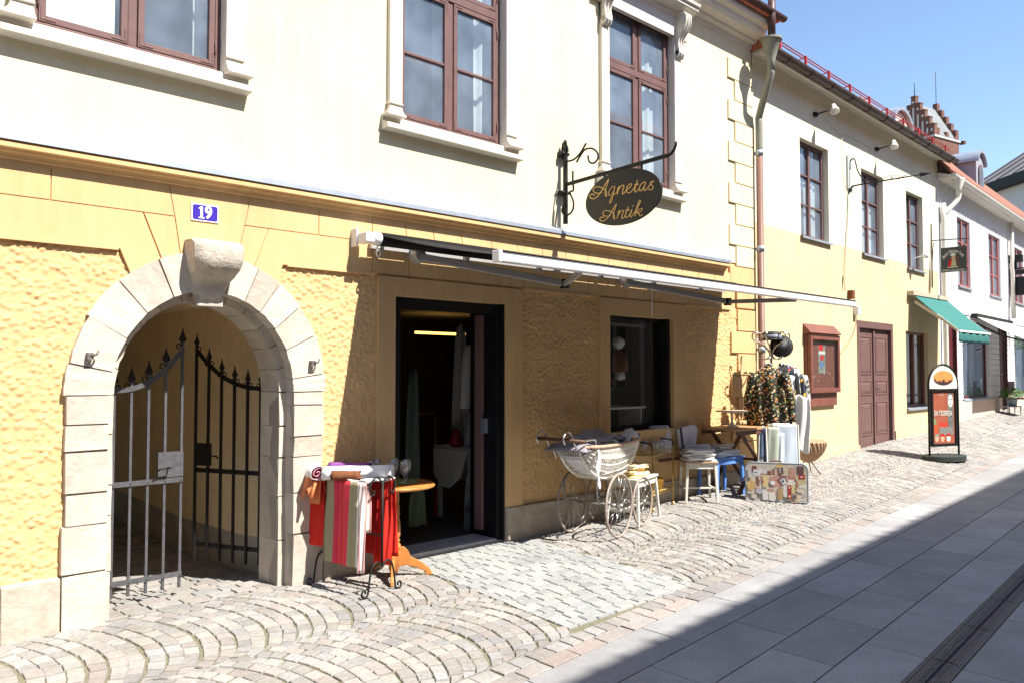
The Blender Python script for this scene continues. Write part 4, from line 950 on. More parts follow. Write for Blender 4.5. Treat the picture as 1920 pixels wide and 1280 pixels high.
# end wall and floor of the basket
mb=MB()
for e_ in [(-.9+1.8*i/9) for i in range(10)]:
    mb.tube([pp(.0-.02*f,e_*shell(.0,f)[0],lerp(bot(0.0)-.0,rim(0),f)) for f in(0,.5,1)],.0045,5)
for i in range(22):
    s=.03+(LB-.08)*i/21; w_,z=shell(s,0); mb.tube([pp(s,-w_,z),pp(s,0,z-.012),pp(s,w_,z)],.005,5)
mb.build('wicker_floor',M['wicker'],pm)
mb=MB(); mb.surf(lambda u,v:(lambda s,c_:(lambda wz:pp(s,(c_*2-1)*(wz[0]*.96),lerp(bot(s)+.015,rim(s)-.035,abs(c_*2-1)**3)))(shell(s,.8)))(.02+(LB-.06)*u,v),26,12); mb.build('fabric_lining',M['greylight'],pm,solid=.006)
mb=MB()
for sd_ in(-1,1):
    pts=[pp(.0+LB*k/24,sd_*(hw(LB*k/24)+.006),rim(LB*k/24)+.008) for k in range(24)]+[pp(LB+.01,0,rim(LB)+.008)]
    mb.tube(pts,.017,8)
mb.tube([pp(-.02,-hw(0)-.01,rim(0)+.006),pp(-.02,hw(0)+.01,rim(0)+.006)],.015,8)
mb.build('wooden_rim',mat('pinkish_worn_wood',(.50,.33,.24),.6,var=.25,vs=20),pm)
# handle
mb=MB(); mb.tube([pp(-.18,-.26,1.0),pp(-.18,.24,.985)],.017,10); hd_=mb.build('push_handle',M['teakd'],pm)
for e_ in(-.17,.10):
    mb=MB(); mb.tube(cr([pp(-.30,e_,.965),pp(-.33,e_,1.01),pp(-.29,e_,1.06),pp(-.22,e_,1.065),pp(-.165,e_,1.02),pp(-.11,e_,.94),pp(-.02,e_,.87),pp(.03,e_,.80)],5),.0075,8); mb.build('chrome_hoop',M['chrome'],pm)
mb=MB(); mb.tube(cr([pp(.12,.19,.90),pp(.13,.19,.96),pp(.10,.19,.98),pp(-.02,.19,.985),pp(-.15,.19,.98)],5),.009,8); mb.build('side_bracket',M['chrome'],pm)
# wheels
def wheel(c,r,nsp,toe=0):
    ww=MB(); cx,cz=Vector((c[0],c[1],0)),c[2]; fd=Fd
    def wp(a,rr,o=0): v=Vector((c[0],c[1],cz))+fd*math.cos(a)*rr+Vector((0,0,1))*math.sin(a)*rr+Sd*o; return v
    ww.tube([wp(2*math.pi*k/40,r-.007) for k in range(40)],.0115,7,closed=True); o=ww.build('wheel',M['wheel'],pm)
    sp=MB()
    for k in range(nsp): sp.tube([wp(2*math.pi*k/nsp,.014,.02*(1 if k%2 else -1)),wp(2*math.pi*k/nsp+.05,r-.012)],.0026,4)
    sp.build('spokes',M['chrome'],o); h=MB(); h.tube([wp(0,0,-.03),wp(0,0,.035)],.015,8); h.build('hub',M['chrome'],o)
rwh=.30; fwh=.245
sR,sF=.50,1.06
wc=[]
for s_,r_ in((sR,rwh),(sF,fwh)):
    for e_ in(-.25,.25):
        v=O+Fd*s_+Sd*e_; v.y=min(v.y,-.03-.0); z=zg(v.x,v.y)+r_+.003; wheel((v.x,v.y,z),r_,20 if r_>.27 else 16); wc.append(Vector((v.x,v.y,z)))
mb=MB(); mb.tube([wc[0],wc[1]],.010,8); mb.tube([wc[2],wc[3]],.010,8); mb.build('axle',M['chrome'],pm)
mb=MB()
for e_ in(-.17,.17):
    zc=wc[0].z
    # C springs at both ends and a frame rail
    mb.tube(cr([pp(sR,e_,zc),pp(sR+.02,e_,zc-.02),pp((sR+sF)/2,e_,zc-.03),pp(sF,e_,wc[2].z)],5),.010,7)
    for s_,dr in((sR-.22,-1),(sF+.05,1)):
        pts=[pp(s_+dr*.10*math.cos(a),e_,zc+.17+.13*math.sin(a)) for a in [(-1.5+3.2*k/16) for k in range(17)]]
        mb.tube(pts,.009,7); 
    mb.tube([pp(sR-.22,e_,zc+.04),pp(sR,e_,zc)],.009,7); mb.tube([pp(sF+.05,e_,zc+.04),pp(sF,e_,wc[2].z)],.009,7)
    mb.tube([pp(sR-.20,e_,zc+.30),pp(sF+.04,e_,zc+.30)],.009,7)
mb.build('spring_frame',mat('grey_chassis_metal',(.20,.19,.18),.45,metal=.6),pm)
# clothes in the pram
def blob(name,m,label,cat,fn,nu=18,nv=14,solid=.008,loc=(0,0,0)):
    mb=MB(); mb.surf(fn,nu,nv); o=mb.build(name,m,None,loc=loc,solid=solid); return tag(o,label,cat)
blob('baby_blanket',M['greycloth'],'grey folded blanket filling the front of the wicker pram','blanket',lambda u,v:pp(.25+.75*u,-.17+.30*v,.90+.055*math.sin(u*3.0)+.015*math.sin(u*17+v*5)+.012*math.sin(v*9)+.06*(1-v)),24,16,.02,tuple(pp(.6,0,.9)))
blob('white_shirt',M['linen'],'white striped shirt crumpled on the pram rim','shirt',lambda u,v:pp(.62+.55*u,.02+.17*v,.915+.03*math.sin(u*8+v*3)+.10*max(0,(u-.55))*2.2*(1-abs(v-.5))+.01*math.sin(v*20)),26,14,.012,tuple(pp(.9,.1,.93)))
blob('grey_cushion',mat('grey_print_cloth',(.30,.28,.32),.95,col2=(.2,.19,.22),vs=24),'dark grey patterned cushion under the pram handle','cushion',lambda u,v:pp(-.10+.34*u,-.24+.44*v,.885+.075*math.sin(math.pi*u)**.6*math.sin(math.pi*v)**.35),16,16,.004,tuple(pp(.1,0,.9)))
mb=MB(); mb.surf(lambda u,v:pp(.10+.055*u+.004*math.sin(v*6),.215+.012*math.sin(u*6+v*9),lerp(.89,.53 if u>.5 else .58,v)),6,20); tag(mb.build('lace_ribbon',M['greylight'],None,loc=tuple(pp(.1,.2,.8)),solid=.004),'long grey lace ribbon dangling from the pram side','ribbon')
mb=MB(); mb.surf(lambda u,v:pp(1.17+.045*u,.06+.03*math.sin(v*3.14),.935-.14*v),4,10); tag(mb.build('checked_strap',M['navy'],None,loc=tuple(pp(1.2,.06,.9)),solid=.012),'dark strap tied around the pointed end of the pram rim','strap')
# ---------------------------------------------------------------- stools, trolley, folding table
def stool(name,c,yaw,w_,d_,h,m,label,splay=.03,seatm=None,cat='stool',stretch=True,lt=.034):
    z=zg(c[0],c[1]); t_=thing(name,(c[0],c[1],z),label,cat); Mx=Matrix.Translation((c[0],c[1],z))@Matrix.Rotation(R(yaw),4,'Z')
    mb=MB(); mb.M=Mx; mb.box(-w_/2,w_/2,-d_/2,d_/2,h-.022,h); mb.build('seat',seatm or m,t_,bevel=.005)
    mb=MB(); mb.M=Mx; i=.03
    for sg in(-1,1): mb.box(-w_/2+i,w_/2-i,sg*(d_/2-i)-.009,sg*(d_/2-i)+.009,h-.085,h-.023); mb.box(sg*(w_/2-i)-.009,sg*(w_/2-i)+.009,-d_/2+i+.01,d_/2-i-.01,h-.084,h-.023)
    mb.build('apron',m,t_)
    for sx_ in(-1,1):
        for sy in(-1,1):
            mb=MB(); mb.M=Mx; a=Vector((sx_*(w_/2-i),sy*(d_/2-i),h-.023)); b=Vector((sx_*(w_/2-i+splay),sy*(d_/2-i+splay*.6),0)); n_=Vector((1,0,0))
            V=[a+Vector((p_*lt/2,q_*lt/2,0)) for p_,q_ in((-1,-1),(1,-1),(1,1),(-1,1))]+[b+Vector((p_*lt/2*.72,q_*lt/2*.72,0)) for p_,q_ in((-1,-1),(1,-1),(1,1),(-1,1))]
            mb.add(V,[(0,1,2,3),(7,6,5,4)]+[(k,k+4,(k+1)%4+4,(k+1)%4) for k in range(4)]); mb.build('leg',m,t_,bevel=.003)
    if stretch:
        mb=MB(); mb.M=Mx
        for sx_ in(-1,1): mb.box(sx_*(w_/2-i+splay*.6)-.01,sx_*(w_/2-i+splay*.6)+.01,-d_/2+i,d_/2-i,.13,.16)
        mb.box(-w_/2+i,w_/2-i,-.01,.01,.14,.158); mb.build('stretcher',m,t_)
    return t_,Mx
def pile(name,Mx,w_,d_,z,n,th,m,label,cat,dx=0,dy=0,grp=None):
    zc=(Mx@Vector((dx,dy,z))); t_=thing(name,zc,label,cat)
    for k in range(n):
        mb=MB(); mb.M=Mx; jx,jy=random.uniform(-.018,.018),random.uniform(-.015,.015); a,b=w_/2*random.uniform(.82,1),d_/2*random.uniform(.85,1); mb.M=Mx@Matrix.Translation((dx,dy,0))@Matrix.Rotation(random.uniform(-.1,.1),4,'Z')@Matrix.Translation((-dx,-dy,0)); zz=z+k*th
        def fn(u,v,jx=jx,jy=jy,a=a,b=b,zz=zz):
            an=2*math.pi*u; ca,sa=math.cos(an),math.sin(an); r=1/max(abs(ca)/1,abs(sa)/1)
            r=min(r,1.32); x=a*ca*r; y=b*sa*r; ph=math.pi*v; k_=math.sin(ph)**.35 if 0<v<1 else 0
            return (dx+jx+x*(k_ if v in(0,1) else 1)*(1 if 0<v<1 else 0)+(0 if 0<v<1 else 0)+.0,dy+jy+y*(1 if 0<v<1 else 0),zz+th*.5-th*.47*math.cos(ph)+.004*math.sin(an*3+k))
        V=[]; n_=28
        for (r_,zz_) in((.0,0.),(.96,.0),(1,.25),(1,.75),(.96,1.),(0,1.)):
            for q_ in range(n_):
                an=2*math.pi*q_/n_; ca,sa=math.cos(an),math.sin(an); rr=min(1/max(abs(ca),abs(sa)),1.3)*r_
                V.append((dx+jx+a*ca*rr,dy+jy+b*sa*rr,zz+th*(.04+.92*zz_)+.006*math.sin(an*3+k*2)*r_+.004*math.sin(an*7+k)*r_+.004*math.sin(an*2+k*1.3)))
        mb.add(V,[(i*n_+q_,i*n_+(q_+1)%n_,(i+1)*n_+(q_+1)%n_,(i+1)*n_+q_) for i in range(5) for q_ in range(n_)],True)
        mb.build('folded_piece',m,t_)
    return t_
s1,m1=stool('cream_stool',(6.66,-.36),17,.58,.34,.46,M['stoolw'],'cream painted stool nearest the pram, pale yellow linen stacked on it',.05)
pile('linen_stack',m1,.42,.26,.461,6,.022,M['yellowc'],'stack of folded pale yellow linen on the cream stool beside the pram','linen',dx=-.06)
s2,m2=stool('white_stool',(7.95,-.29),-42,.38,.36,.47,M['stoolw'],'white stool with worn brown seat edge, left of the blue stool',.02,seatm=mat('worn_seat',(.50,.33,.22),.6,var=.3,vs=20))
pile('linen_stack',m2,.38,.36,.471,6,.022,M['linen'],'stack of folded white linen on the white stool','linen')
pile('linen_stack',m2,.30,.12,.582,2,.03,M['greylight'],'two light grey towels rolled on the white linen stack','linen',dy=.06)
s3,m3=stool('blue_stool',(8.46,-.27),-8,.50,.32,.46,M['stoolb'],'bright blue painted stool piled with white linen','.' and .015,stretch=False,lt=.042)
pile('linen_stack',m3,.46,.30,.461,4,.018,M['linenb'],'bluish white linen stack lying on the blue stool','linen')
pile('linen_stack',m3,.28,.18,.536,4,.016,M['linen'],'small white linen pile on top of the bluish stack','linen',dx=.03)
def cushion(c,w_,h,yaw,tilt,m,label,th=.05,rnd=.25):
    z=c[2]; mb=MB(); mb.M=Matrix.Translation(c)@Matrix.Rotation(R(yaw),4,'Z')@Matrix.Rotation(R(tilt),4,'X'); 
    def fn(u,v):
        an=2*math.pi*u; ca,sa=math.cos(an),math.sin(an); r=(1/((abs(ca)**(2/rnd)+abs(sa)**(2/rnd))**(rnd/2))); ph=math.pi*(v-.5); k_=max(0,math.cos(ph))**.4
        return (w_/2*ca*r*k_,th*math.sin(ph),h/2+h/2*sa*r*k_)
    mb.surf(fn,30,14); return tag(mb.build('grey_cushion',m,None,loc=c),label,'cushion')
z_=zg(7.8,.0)+.50
cushion((7.62,-.02,z_+.05),.28,.32,-25,-12,M['greylight'],'square light grey cushion propped under the shop window, left of the round one')
def cap_cloth(u,v):
    return (8.02+.21*(u-.5)*2*(1-.25*v),-.10-.05*math.cos((u-.5)*3.14)*.9+.012*math.sin(u*16),z_+.36-.33*v*(1-.35*abs(u-.5)*2)-.05*abs(u-.5)**2*4)
mb=MB(); mb.surf(cap_cloth,20,14); tag(mb.build('draped_cloth',M['greylight'],None,loc=(8.02,-.1,z_),solid=.01),'rounded light grey cloth draped beside the square cushion','cloth')
mb=MB(); mb.surf(lambda u,v:(7.85+.05*u+.06*v,-.12+.02*u,z_+.33-.30*v),6,8); mb.surf(lambda u,v:(8.16+.06*u-.04*v,-.08,z_+.28-.2*v),6,8); tag(mb.build('navy_garment',M['navy'],None,loc=(7.9,-.1,z_),solid=.02),'dark navy garment showing behind the draped grey cloth','garment')
bch=MB(); zz=zg(7.9,-.0); bch.box(7.5,8.25,-.09,-.058,zz+.455,zz+.485)
tag(bch.build('low_shelf_board',M['teakd'],None,loc=(7.9,-.08,zz),bevel=.003),'dark board behind the stools under the shop window','board')
# brass trolley
tz=zg(7.2,-.2); TX,TY=7.30,-.10
tr_=thing('brass_trolley',(TX,TY,tz),'two tier brass tea trolley between the cream stool and white stool','trolley')
Mt=Matrix.Translation((TX,TY,tz))@Matrix.Rotation(R(12),4,'Z')
for sx_ in(-1,1):
    for sy in(-1,1):
        mb=MB(); mb.M=Mt; mb.tube([(sx_*.27,sy*.15,.05),(sx_*.27,sy*.15,.68)],.008,8); mb.build('post',M['brass'],tr_)
        mb=MB(); mb.M=Mt; mb.lathe([(.0,-.025),(.02,-.015),(.026,0),(.02,.015),(0,.025)],(sx_*.27,sy*.15,.028),12,'y'); mb.build('castor',M['brass'],tr_)
for z in(.18,.60):
    mb=MB(); mb.M=Mt; mb.box(-.27,.27,-.15,.15,z-.004,z+.002); 
    sh=mb.build('shelf',M['clear'],tr_)
    mb=MB(); mb.M=Mt
    for sy in(-1,1):
        for k in range(2): mb.tube([(-.27,sy*.15,z+.045*k),(.27,sy*.15,z+.045*k)],.004,6)
        for k in range(16): mb.tube([(-.26+.034*k,sy*.15,z),(-.26+.034*k+.02,sy*.15,z+.045)],.0028,5)
    for sx_ in(-1,1):
        for k in range(2): mb.tube([(sx_*.27,-.15,z+.045*k),(sx_*.27,.15,z+.045*k)],.004,6)
        for k in range(8): mb.tube([(sx_*.27,-.14+.036*k,z),(sx_*.27,-.14+.036*k+.02,z+.045)],.0028,5)
    mb.build('gallery_rail',M['brass'],tr_)
for sx_ in(-1,1): mb=MB(); mb.M=Mt; mb.tube(cr([(sx_*.27,-.15,.66),(sx_*.30,-.12,.74),(sx_*.30,.12,.74),(sx_*.27,.15,.66)],5),.008,7); mb.build('carry_handle',M['blackm'],tr_)
bp=Mt@Vector((.10,-.02,.185)); mb=MB(); mb.lathe([(.0,0),(.065,0),(.085,.05),(.095,.13),(.098,.135),(.09,.13),(.078,.05),(.06,.01),(0,.01)],tuple(bp),24); tag(mb.build('gold_bucket',mat('hammered_gold',(.80,.46,.10),.35,metal=.6,bump=.5,bs=60,bd=.004),None,loc=tuple(bp)),'round gold bucket on the lower shelf of the brass trolley','bucket')
for i,(dx,dy) in enumerate([(-.12,.03),(.0,.06),(.12,.02),(.19,-.05),(.04,-.06)]):
    p_=Mt@Vector((dx,dy,.604)); goblet(p_.x,p_.y,p_.z,['leftmost clear glass on the trolley top shelf','back middle clear glass on the trolley top shelf','clear glass right of middle on the trolley top shelf','rightmost clear glass on the trolley top shelf','front middle clear glass on the trolley top shelf'][i],'glasses on the brass trolley',h=.14,r=.034)
# folding table with cake stand
fz=zg(9.0,-.3)
ft=thing('folding_table',(8.85,-.28,fz),'folding wooden table with crossed dark legs in front of the coat rack','table')
FT=.78
mb=MB()
for k in range(5): mb.box(8.30,9.35,-.60+.105*k,-.60+.105*k+.098,fz+FT-.025,fz+FT)
mb.build('table_top',M['teak'],ft,bevel=.004)
mb=MB(); mb.box(8.31,9.34,-.59,-.57,fz+FT-.075,fz+FT-.026); mb.box(8.31,9.34,-.12,-.10,fz+FT-.075,fz+FT-.026); mb.build('frame_rail',M['teakd'],ft)
for y in(-.54,-.15):
    for a,b in((8.42,9.25),(9.25,8.42)):
        mb=MB(); off=.013 if a<b else -.013; mb.bar((a,y+off,fz+.01),(b,y+off,fz+FT-.03),.024,.050,(0,1,0)); mb.build('leg',M['teakd'],ft,bevel=.003)
mb=MB(); mb.bar((8.84,-.53,fz+.39),(8.84,-.16,fz+.39),.03,.03); mb.build('cross_bar',M['teakd'],ft)
cs_=Vector((8.62,-.33,fz+FT)); mb=MB(); mb.lathe([(.085,0),(.08,.008),(.03,.03),(.013,.07),(.012,.14),(.02,.165),(.05,.175),(.19,.185),(.195,.195),(.19,.20),(0,.195)],tuple(cs_),36); 
tag(mb.build('cake_stand',mat('pale_pressed_glass',(.72,.62,.52),.3),None,loc=tuple(cs_)),'pale pink glass cake stand on the folding table','cake stand')
# ---------------------------------------------------------------- coat rack with jackets and hats
C0=Vector((9.36,-.45,0)); C0.z=zg(C0.x,C0.y)
vd=Vector((C0.x,C0.y+D,0)).normalized(); vr=Vector((vd.y,-vd.x,0))       # towards the back, to the right along the street
def cp(r,z,b=0): v=C0+vr*r+vd*b; return Vector((v.x,v.y,z))
ck=thing('coat_rack',C0,'chrome coat rack with curled arms by the downpipe, hats and jackets on it','coat rack')
mb=MB(); mb.tube([cp(0,C0.z+.06),cp(0,1.92)],.016,10); mb.lathe([(.0,.0),(.16,.0),(.17,.02),(.05,.05),(.02,.09)],tuple(C0),20); mb.build('pole',M['chrome'],ck)
for k in range(6):
    a=2*math.pi*k/6+.3; dr,db=math.cos(a),math.sin(a)
    mb=MB(); mb.tube(cr([cp(dr*x,z,db*x) for x,z in((.015,1.80),(.03,1.86),(.10,1.93),(.19,1.98),(.235,2.03),(.225,2.085),(.18,2.10),(.15,2.085))],5),.0095,8); mb.build('curled_arm',M['chrome'],ck)
    mb=MB(); mb.tube(cr([cp(dr*x,z,db*x) for x,z in((.015,1.84),(.03,1.79),(.06,1.765),(.11,1.765),(.15,1.79))],4),.007,7); mb.build('coat_hook',M['chrome'],ck)
# hats
mb=MB(); hc=cp(.01,2.00,-.02)
mb.lathe([(.0,.0),(.125,.0),(.14,.004),(.125,.012),(.118,.02),(.12,.06),(.115,.085),(.09,.105),(.04,.112),(0,.112)],tuple(hc),32); ht=mb.build('hat',M['hat'],None,loc=tuple(hc)); tag(ht,'black satin hat lying flat across the coat rack arms','hat')
mb=MB(); mb.lathe([(.121,.022),(.124,.024),(.124,.062),(.121,.064)],tuple(hc),32,cap=False); mb.build('ribbon',mat('silver_satin_ribbon',(.30,.30,.36),.3),ht)
mb=MB(); hm=frame(tuple(cp(.13,1.93,.02)),vr*.8+Vector((0,0,-.5)),Vector((0,0,1))+vr*.5); mb.M=hm@Matrix.Rotation(R(-15),4,'X'); mb.lathe([(.14,.0),(.145,.005),(.12,.02),(.10,.03),(.095,.07),(.06,.095),(0,.10)],(0,0,-.03),28); tag(mb.build('hat',M['hat'],None,loc=tuple(cp(.13,1.93,.02))),'black bowler hat tilted on the right arm of the coat rack','hat')
# floral print material
def floral(name,base,spots):
    m=mat(name,base,.6,bump=.2,bs=200,bd=.001); n=m.node_tree.nodes; l=m.node_tree.links; tc=n.new('ShaderNodeTexCoord'); last=None
    prev=n.new('ShaderNodeRGB'); prev.outputs[0].default_value=(*base,1); prev=prev.outputs[0]
    for i,(c,sc,th) in enumerate(spots):
        mp=n.new('ShaderNodeMapping'); mp.inputs['Location'].default_value=(i*3.7,i*1.3,i*2.1); v=n.new('ShaderNodeTexVoronoi'); v.inputs['Scale'].default_value=sc
        ns=n.new('ShaderNodeTexNoise'); ns.inputs['Scale'].default_value=sc*1.6; ad=n.new('ShaderNodeVectorMath'); ad.operation='MULTIPLY_ADD'; ad.inputs[1].default_value=(.02,.02,.02)
        l.new(tc.outputs['Object'],ns.inputs['Vector']); l.new(ns.outputs['Color'],ad.inputs[0]); l.new(tc.outputs['Object'],ad.inputs[2]); l.new(ad.outputs[0],mp.inputs[0]); l.new(mp.outputs[0],v.inputs['Vector'])
        lt=n.new('ShaderNodeMath'); lt.operation='LESS_THAN'; lt.inputs[1].default_value=th; l.new(v.outputs['Distance'],lt.inputs[0])
        mx=n.new('ShaderNodeMix'); mx.data_type='RGBA'; l.new(lt.outputs[0],mx.inputs['Factor']); l.new(prev,mx.inputs['A']); mx.inputs['B'].default_value=(*c,1); prev=mx.outputs['Result']
    l.new(prev,n['Principled BSDF'].inputs['Base Color']); return m
FL=floral('floral_print',(.018,.022,.014),[((.16,.19,.06),22,.26),((.50,.17,.05),17,.27),((.66,.42,.12),20,.24),((.72,.64,.50),22,.22),((.35,.06,.04),21,.16),((.78,.72,.62),28,.16)])
FL2=floral('colourful_print',(.02,.02,.03),[((.6,.35,.05),9,.3),((.08,.10,.35),8,.3),((.5,.05,.03),10,.22)])
FL3=floral('grey_leaf_print',(.55,.55,.53),[((.08,.09,.09),14,.38),((.3,.3,.1),12,.2)])
def jacket(r0,b0,wd,zt,zb_,m,label,yaw=0,th=.09,cat='jacket',flare=.03,sleeve=True):
    o_=cp(r0,zt,b0); t_=thing('jacket',o_,label,cat); Mx=frame(tuple(o_),vr*math.cos(yaw)+vd*math.sin(yaw),(0,0,1))
    h=zt-zb_
    mb=MB(); mb.M=Mx
    def body(u,v):
        a=2*math.pi*u; z=-h*v; k=min(1,v/.12); 
        w_=lerp(.07,wd/2*(.78 if sleeve else 1),k**.6)+flare*v; tt=lerp(.05,th,min(1,v*3))
        fl=(.010+.012*v)*math.sin(a*9+v*2)*(1 if v>.15 else v/.15)
        return (w_*math.cos(a)+fl*.4,z-.075*abs(math.cos(a))**1.2*k*(1-v)-.01*math.sin(a*5)*v,(tt+fl)*math.sin(a))
    mb.surf(body,64,18); mb.build('body',m,t_,solid=.002)
    if sleeve:
        for sg in(-1,1):
            mb=MB(); mb.M=Mx; n=10; pts=[];rs=[]
            for i in range(n+1):
                t=i/n; pts.append((sg*(wd/2*.58+.075*math.sin(t*1.9)+.012*t),-.075-t*h*.80,.02+.012*math.sin(t*5))); rs.append(.062-.012*t+.005*math.sin(t*14))
            mb.tube(pts,rs,14); mb.build('sleeve',m,t_)
    mb=MB(); mb.M=Mx; mb.tube(cr([(-.09,-.03,0),(-.04,.02,0),(0,.05,0),(.04,.02,0),(.09,-.03,0)],4),.007,6); mb.tube(cr([(0,.05,0),(0,.09,0),(.02,.115,0),(.0,.135,0),(-.02,.115,0)],4),.003,5)
    hg=mb.build('hanger',M['plast'],t_)
    mb=MB(); mb.M=Mx; mb.surf(lambda u,v:((.065-.02*v)*math.cos(2*math.pi*u),.0+.035*v-.02*math.sin(2*math.pi*u),(.045)*math.sin(2*math.pi*u)),18,3); mb.build('collar',m,t_,solid=.004)
    return t_
jacket(-.03,-.20,.60,1.66,.93,FL,'black jacket with small orange and white flowers, frontmost on the coat rack',0,.10)
jacket(.14,-.03,.52,1.66,.98,mat('black_cloth',(.02,.02,.022),.8),'plain black jacket just behind the flowered one on the coat rack',.9,.06)
jacket(.22,.05,.50,1.64,.98,FL2,'dark jacket with yellow and blue print behind the black one',1.0,.05)
jacket(.28,.12,.50,1.62,.98,FL3,'pale jacket with dark leaf print at the back right of the coat rack',1.0,.05)
mb=MB(); mb.surf(lambda u,v:(lambda p_:(p_.x,p_.y,p_.z))(cp(.28+.17*u+.01*math.sin(v*5),lerp(1.30,.60,v)+.02*math.sin(u*6),-.02+.012*math.sin(u*9+v*2))),16,20); tag(mb.build('white_dress',M['linen'],None,loc=tuple(cp(.35,1.3,0)),solid=.01),'long white dress hanging lowest at the right of the coat rack','dress')
# ---------------------------------------------------------------- white drying frame with garments, suitcase
W0=PD(1458,900,9.62)
def wp_(r,z,b=0,c=None): v=Vector((W0.x,W0.y,0))+vr*r+vd*b; return Vector((v.x,v.y,z))
wz=zg(W0.x,W0.y)
wr=thing('clothes_frame',(W0.x,W0.y,wz),'white wooden frame hung with white and blue garments behind the suitcase','frame')
zt=PD(1480,797,9.6).z
for r0,r1,b_ in((-.235,-.13,-.02),(-.13,.235,.10)):
    mb=MB(); zc=zt if r0>-.2 else zt-.03
    mb.bar(wp_(r0,wz,b_-.08),wp_(r0+.03,zc,b_),.022,.022); mb.bar(wp_(r1+.02,wz,b_-.08),wp_(r1,zc,b_),.022,.022); mb.bar(wp_(r0+.02,zc,b_),wp_(r1+.01,zc,b_),.022,.022)
    mb.build('frame_side',M['stoolw'],wr)
mb=MB(); mb.bar(wp_(-.2,wz,.30),wp_(-.16,zt-.02,.11),.022); mb.bar(wp_(.26,wz,.34),wp_(.22,zt-.02,.13),.022); mb.build('rear_leg',M['stoolw'],wr)
def drape(r0,r1,b,z1,z0,m,label,name='hanging_garment',amp=.015,fr=40,grp=None):
    mb=MB(); mb.surf(lambda u,v:tuple(wp_(lerp(r0,r1,u)+.02*(v)*(u-.5),lerp(z1,z0,v)+.012*math.sin(u*9)*v,b+amp*.45*min(1,v*3)*math.sin(u*(r1-r0)*fr*6.28/4+v*1.5)-.03*v)),26,16); return tag(mb.build(name,m,None,loc=tuple(wp_((r0+r1)/2,z1,b)),solid=.006),label,'garment')
drape(-.05,.15,.075,zt+.02,wz+.42,M['linen'],'large white garment hanging from the right part of the white frame')
drape(.0,.225,.06,zt+.01,wz+.32,M['linenb'],'bluish white garment at the front right of the white frame',fr=20)
drape(-.10,.02,.05,zt-.03,wz+.36,mat('pale_green_cotton',(.55,.60,.50),.9),'pale green garment in the middle of the white frame',fr=30)
drape(.0,.08,.045,zt-.10,wz+.30,M['linenb'],'narrow pale blue striped garment in the middle of the white frame',fr=60)
drape(-.22,-.165,-.03,zt-.06,wz+.44,M['slate'],'slate blue garment at the left edge of the white frame',fr=60)
drape(-.17,-.135,-.035,zt-.04,wz+.34,M['navy'],'dark blue garment beside the slate blue one on the white frame',fr=70)
drape(-.21,-.15,-.025,zt-.20,wz+.38,M['greylight'],'short grey scarf at the left part of the white frame',fr=50)
S0=PD(1456.5,946,9.25); sz=zg(S0.x,S0.y)
Ms=frame((S0.x,S0.y,sz),vr,(0,0,1))   # z axis points to the camera
sc_=thing('suitcase',(S0.x,S0.y,sz),'standing suitcase covered with a collage of old tickets and pictures','suitcase')
hw_=.338; hh=.435; rr=.07
def rrect(w_,h_,r,z,y0=0,bot_r=.012):
    out=[]
    for cx_,cy_,a0,r_ in((w_-r,h_-r,0,r),(-w_+r,h_-r,90,r),(-w_+bot_r,y0+bot_r,180,bot_r),(w_-bot_r,y0+bot_r,270,bot_r)):
        for k in range(7): a=R(a0+15*k); out.append((cx_+r_*math.cos(a),cy_+r_*math.sin(a),z))
    return out
mb=MB(); mb.M=Ms@Matrix.Rotation(R(-4),4,'X'); mb.prism(rrect(hw_,hh,rr,-.07),(0,0,.14)); mb.build('case_shell',mat('collage_ground',(.46,.40,.32),.55,col2=(.38,.36,.34),vs=9),sc_,bevel=.004)
mb=MB(); mb.M=Ms@Matrix.Rotation(R(-4),4,'X')
for zz in(.066,.045): mb.tube(rrect(hw_+.002,hh+.002,rr,zz),.008,6,closed=True)
mb.build('metal_edge',M['zinc'],sc_)
mb=MB(); mb.M=Ms@Matrix.Rotation(R(-4),4,'X'); mb.tube(cr([(-.055,hh,0),(-.05,hh+.018,0),(0,hh+.024,0),(.05,hh+.018,0),(.055,hh,0)],4),.009,7); mb.build('handle',M['brown'],sc_)
cols=[(.50,.44,.34),(.44,.24,.19),(.54,.50,.44),(.40,.31,.23),(.48,.40,.22),(.36,.32,.32),(.52,.46,.40),(.16,.07,.055),(.44,.28,.22),(.50,.48,.45),(.38,.37,.42),(.48,.42,.30),(.54,.52,.50),(.46,.34,.28)]
mb=MB(); mb.M=Ms@Matrix.Rotation(R(-4),4,'X'); rnd=random.Random(5)
zc=.0712
def card(x,y,w_,h_,a,c):
    global zc
    zc+=.00012; ca,sa=math.cos(a),math.sin(a); mb.add([(x+p_*w_/2*ca-q_*h_/2*sa,y+p_*w_/2*sa+q_*h_/2*ca,zc) for p_,q_ in((-1,-1),(1,-1),(1,1),(-1,1))],[(0,1,2,3)],False,[c])
for i in range(95):
    w_,h_=rnd.uniform(.04,.13),rnd.uniform(.04,.13); x=rnd.uniform(-hw_+.055,hw_-.055); y=rnd.uniform(.045,hh-.07); c=rnd.choice(cols); k=rnd.uniform(.85,1.15); w_=min(w_,2*(hw_-.015-abs(x))); card(x,y,w_,h_,rnd.choice([0,0,0,.1,-.15,.3]),tuple(v*k for v in c))
U=lambda X,Y:((X-860)/830*hw_,(1150-Y)/1050*hh)   # traced from the enlarged photograph of the case
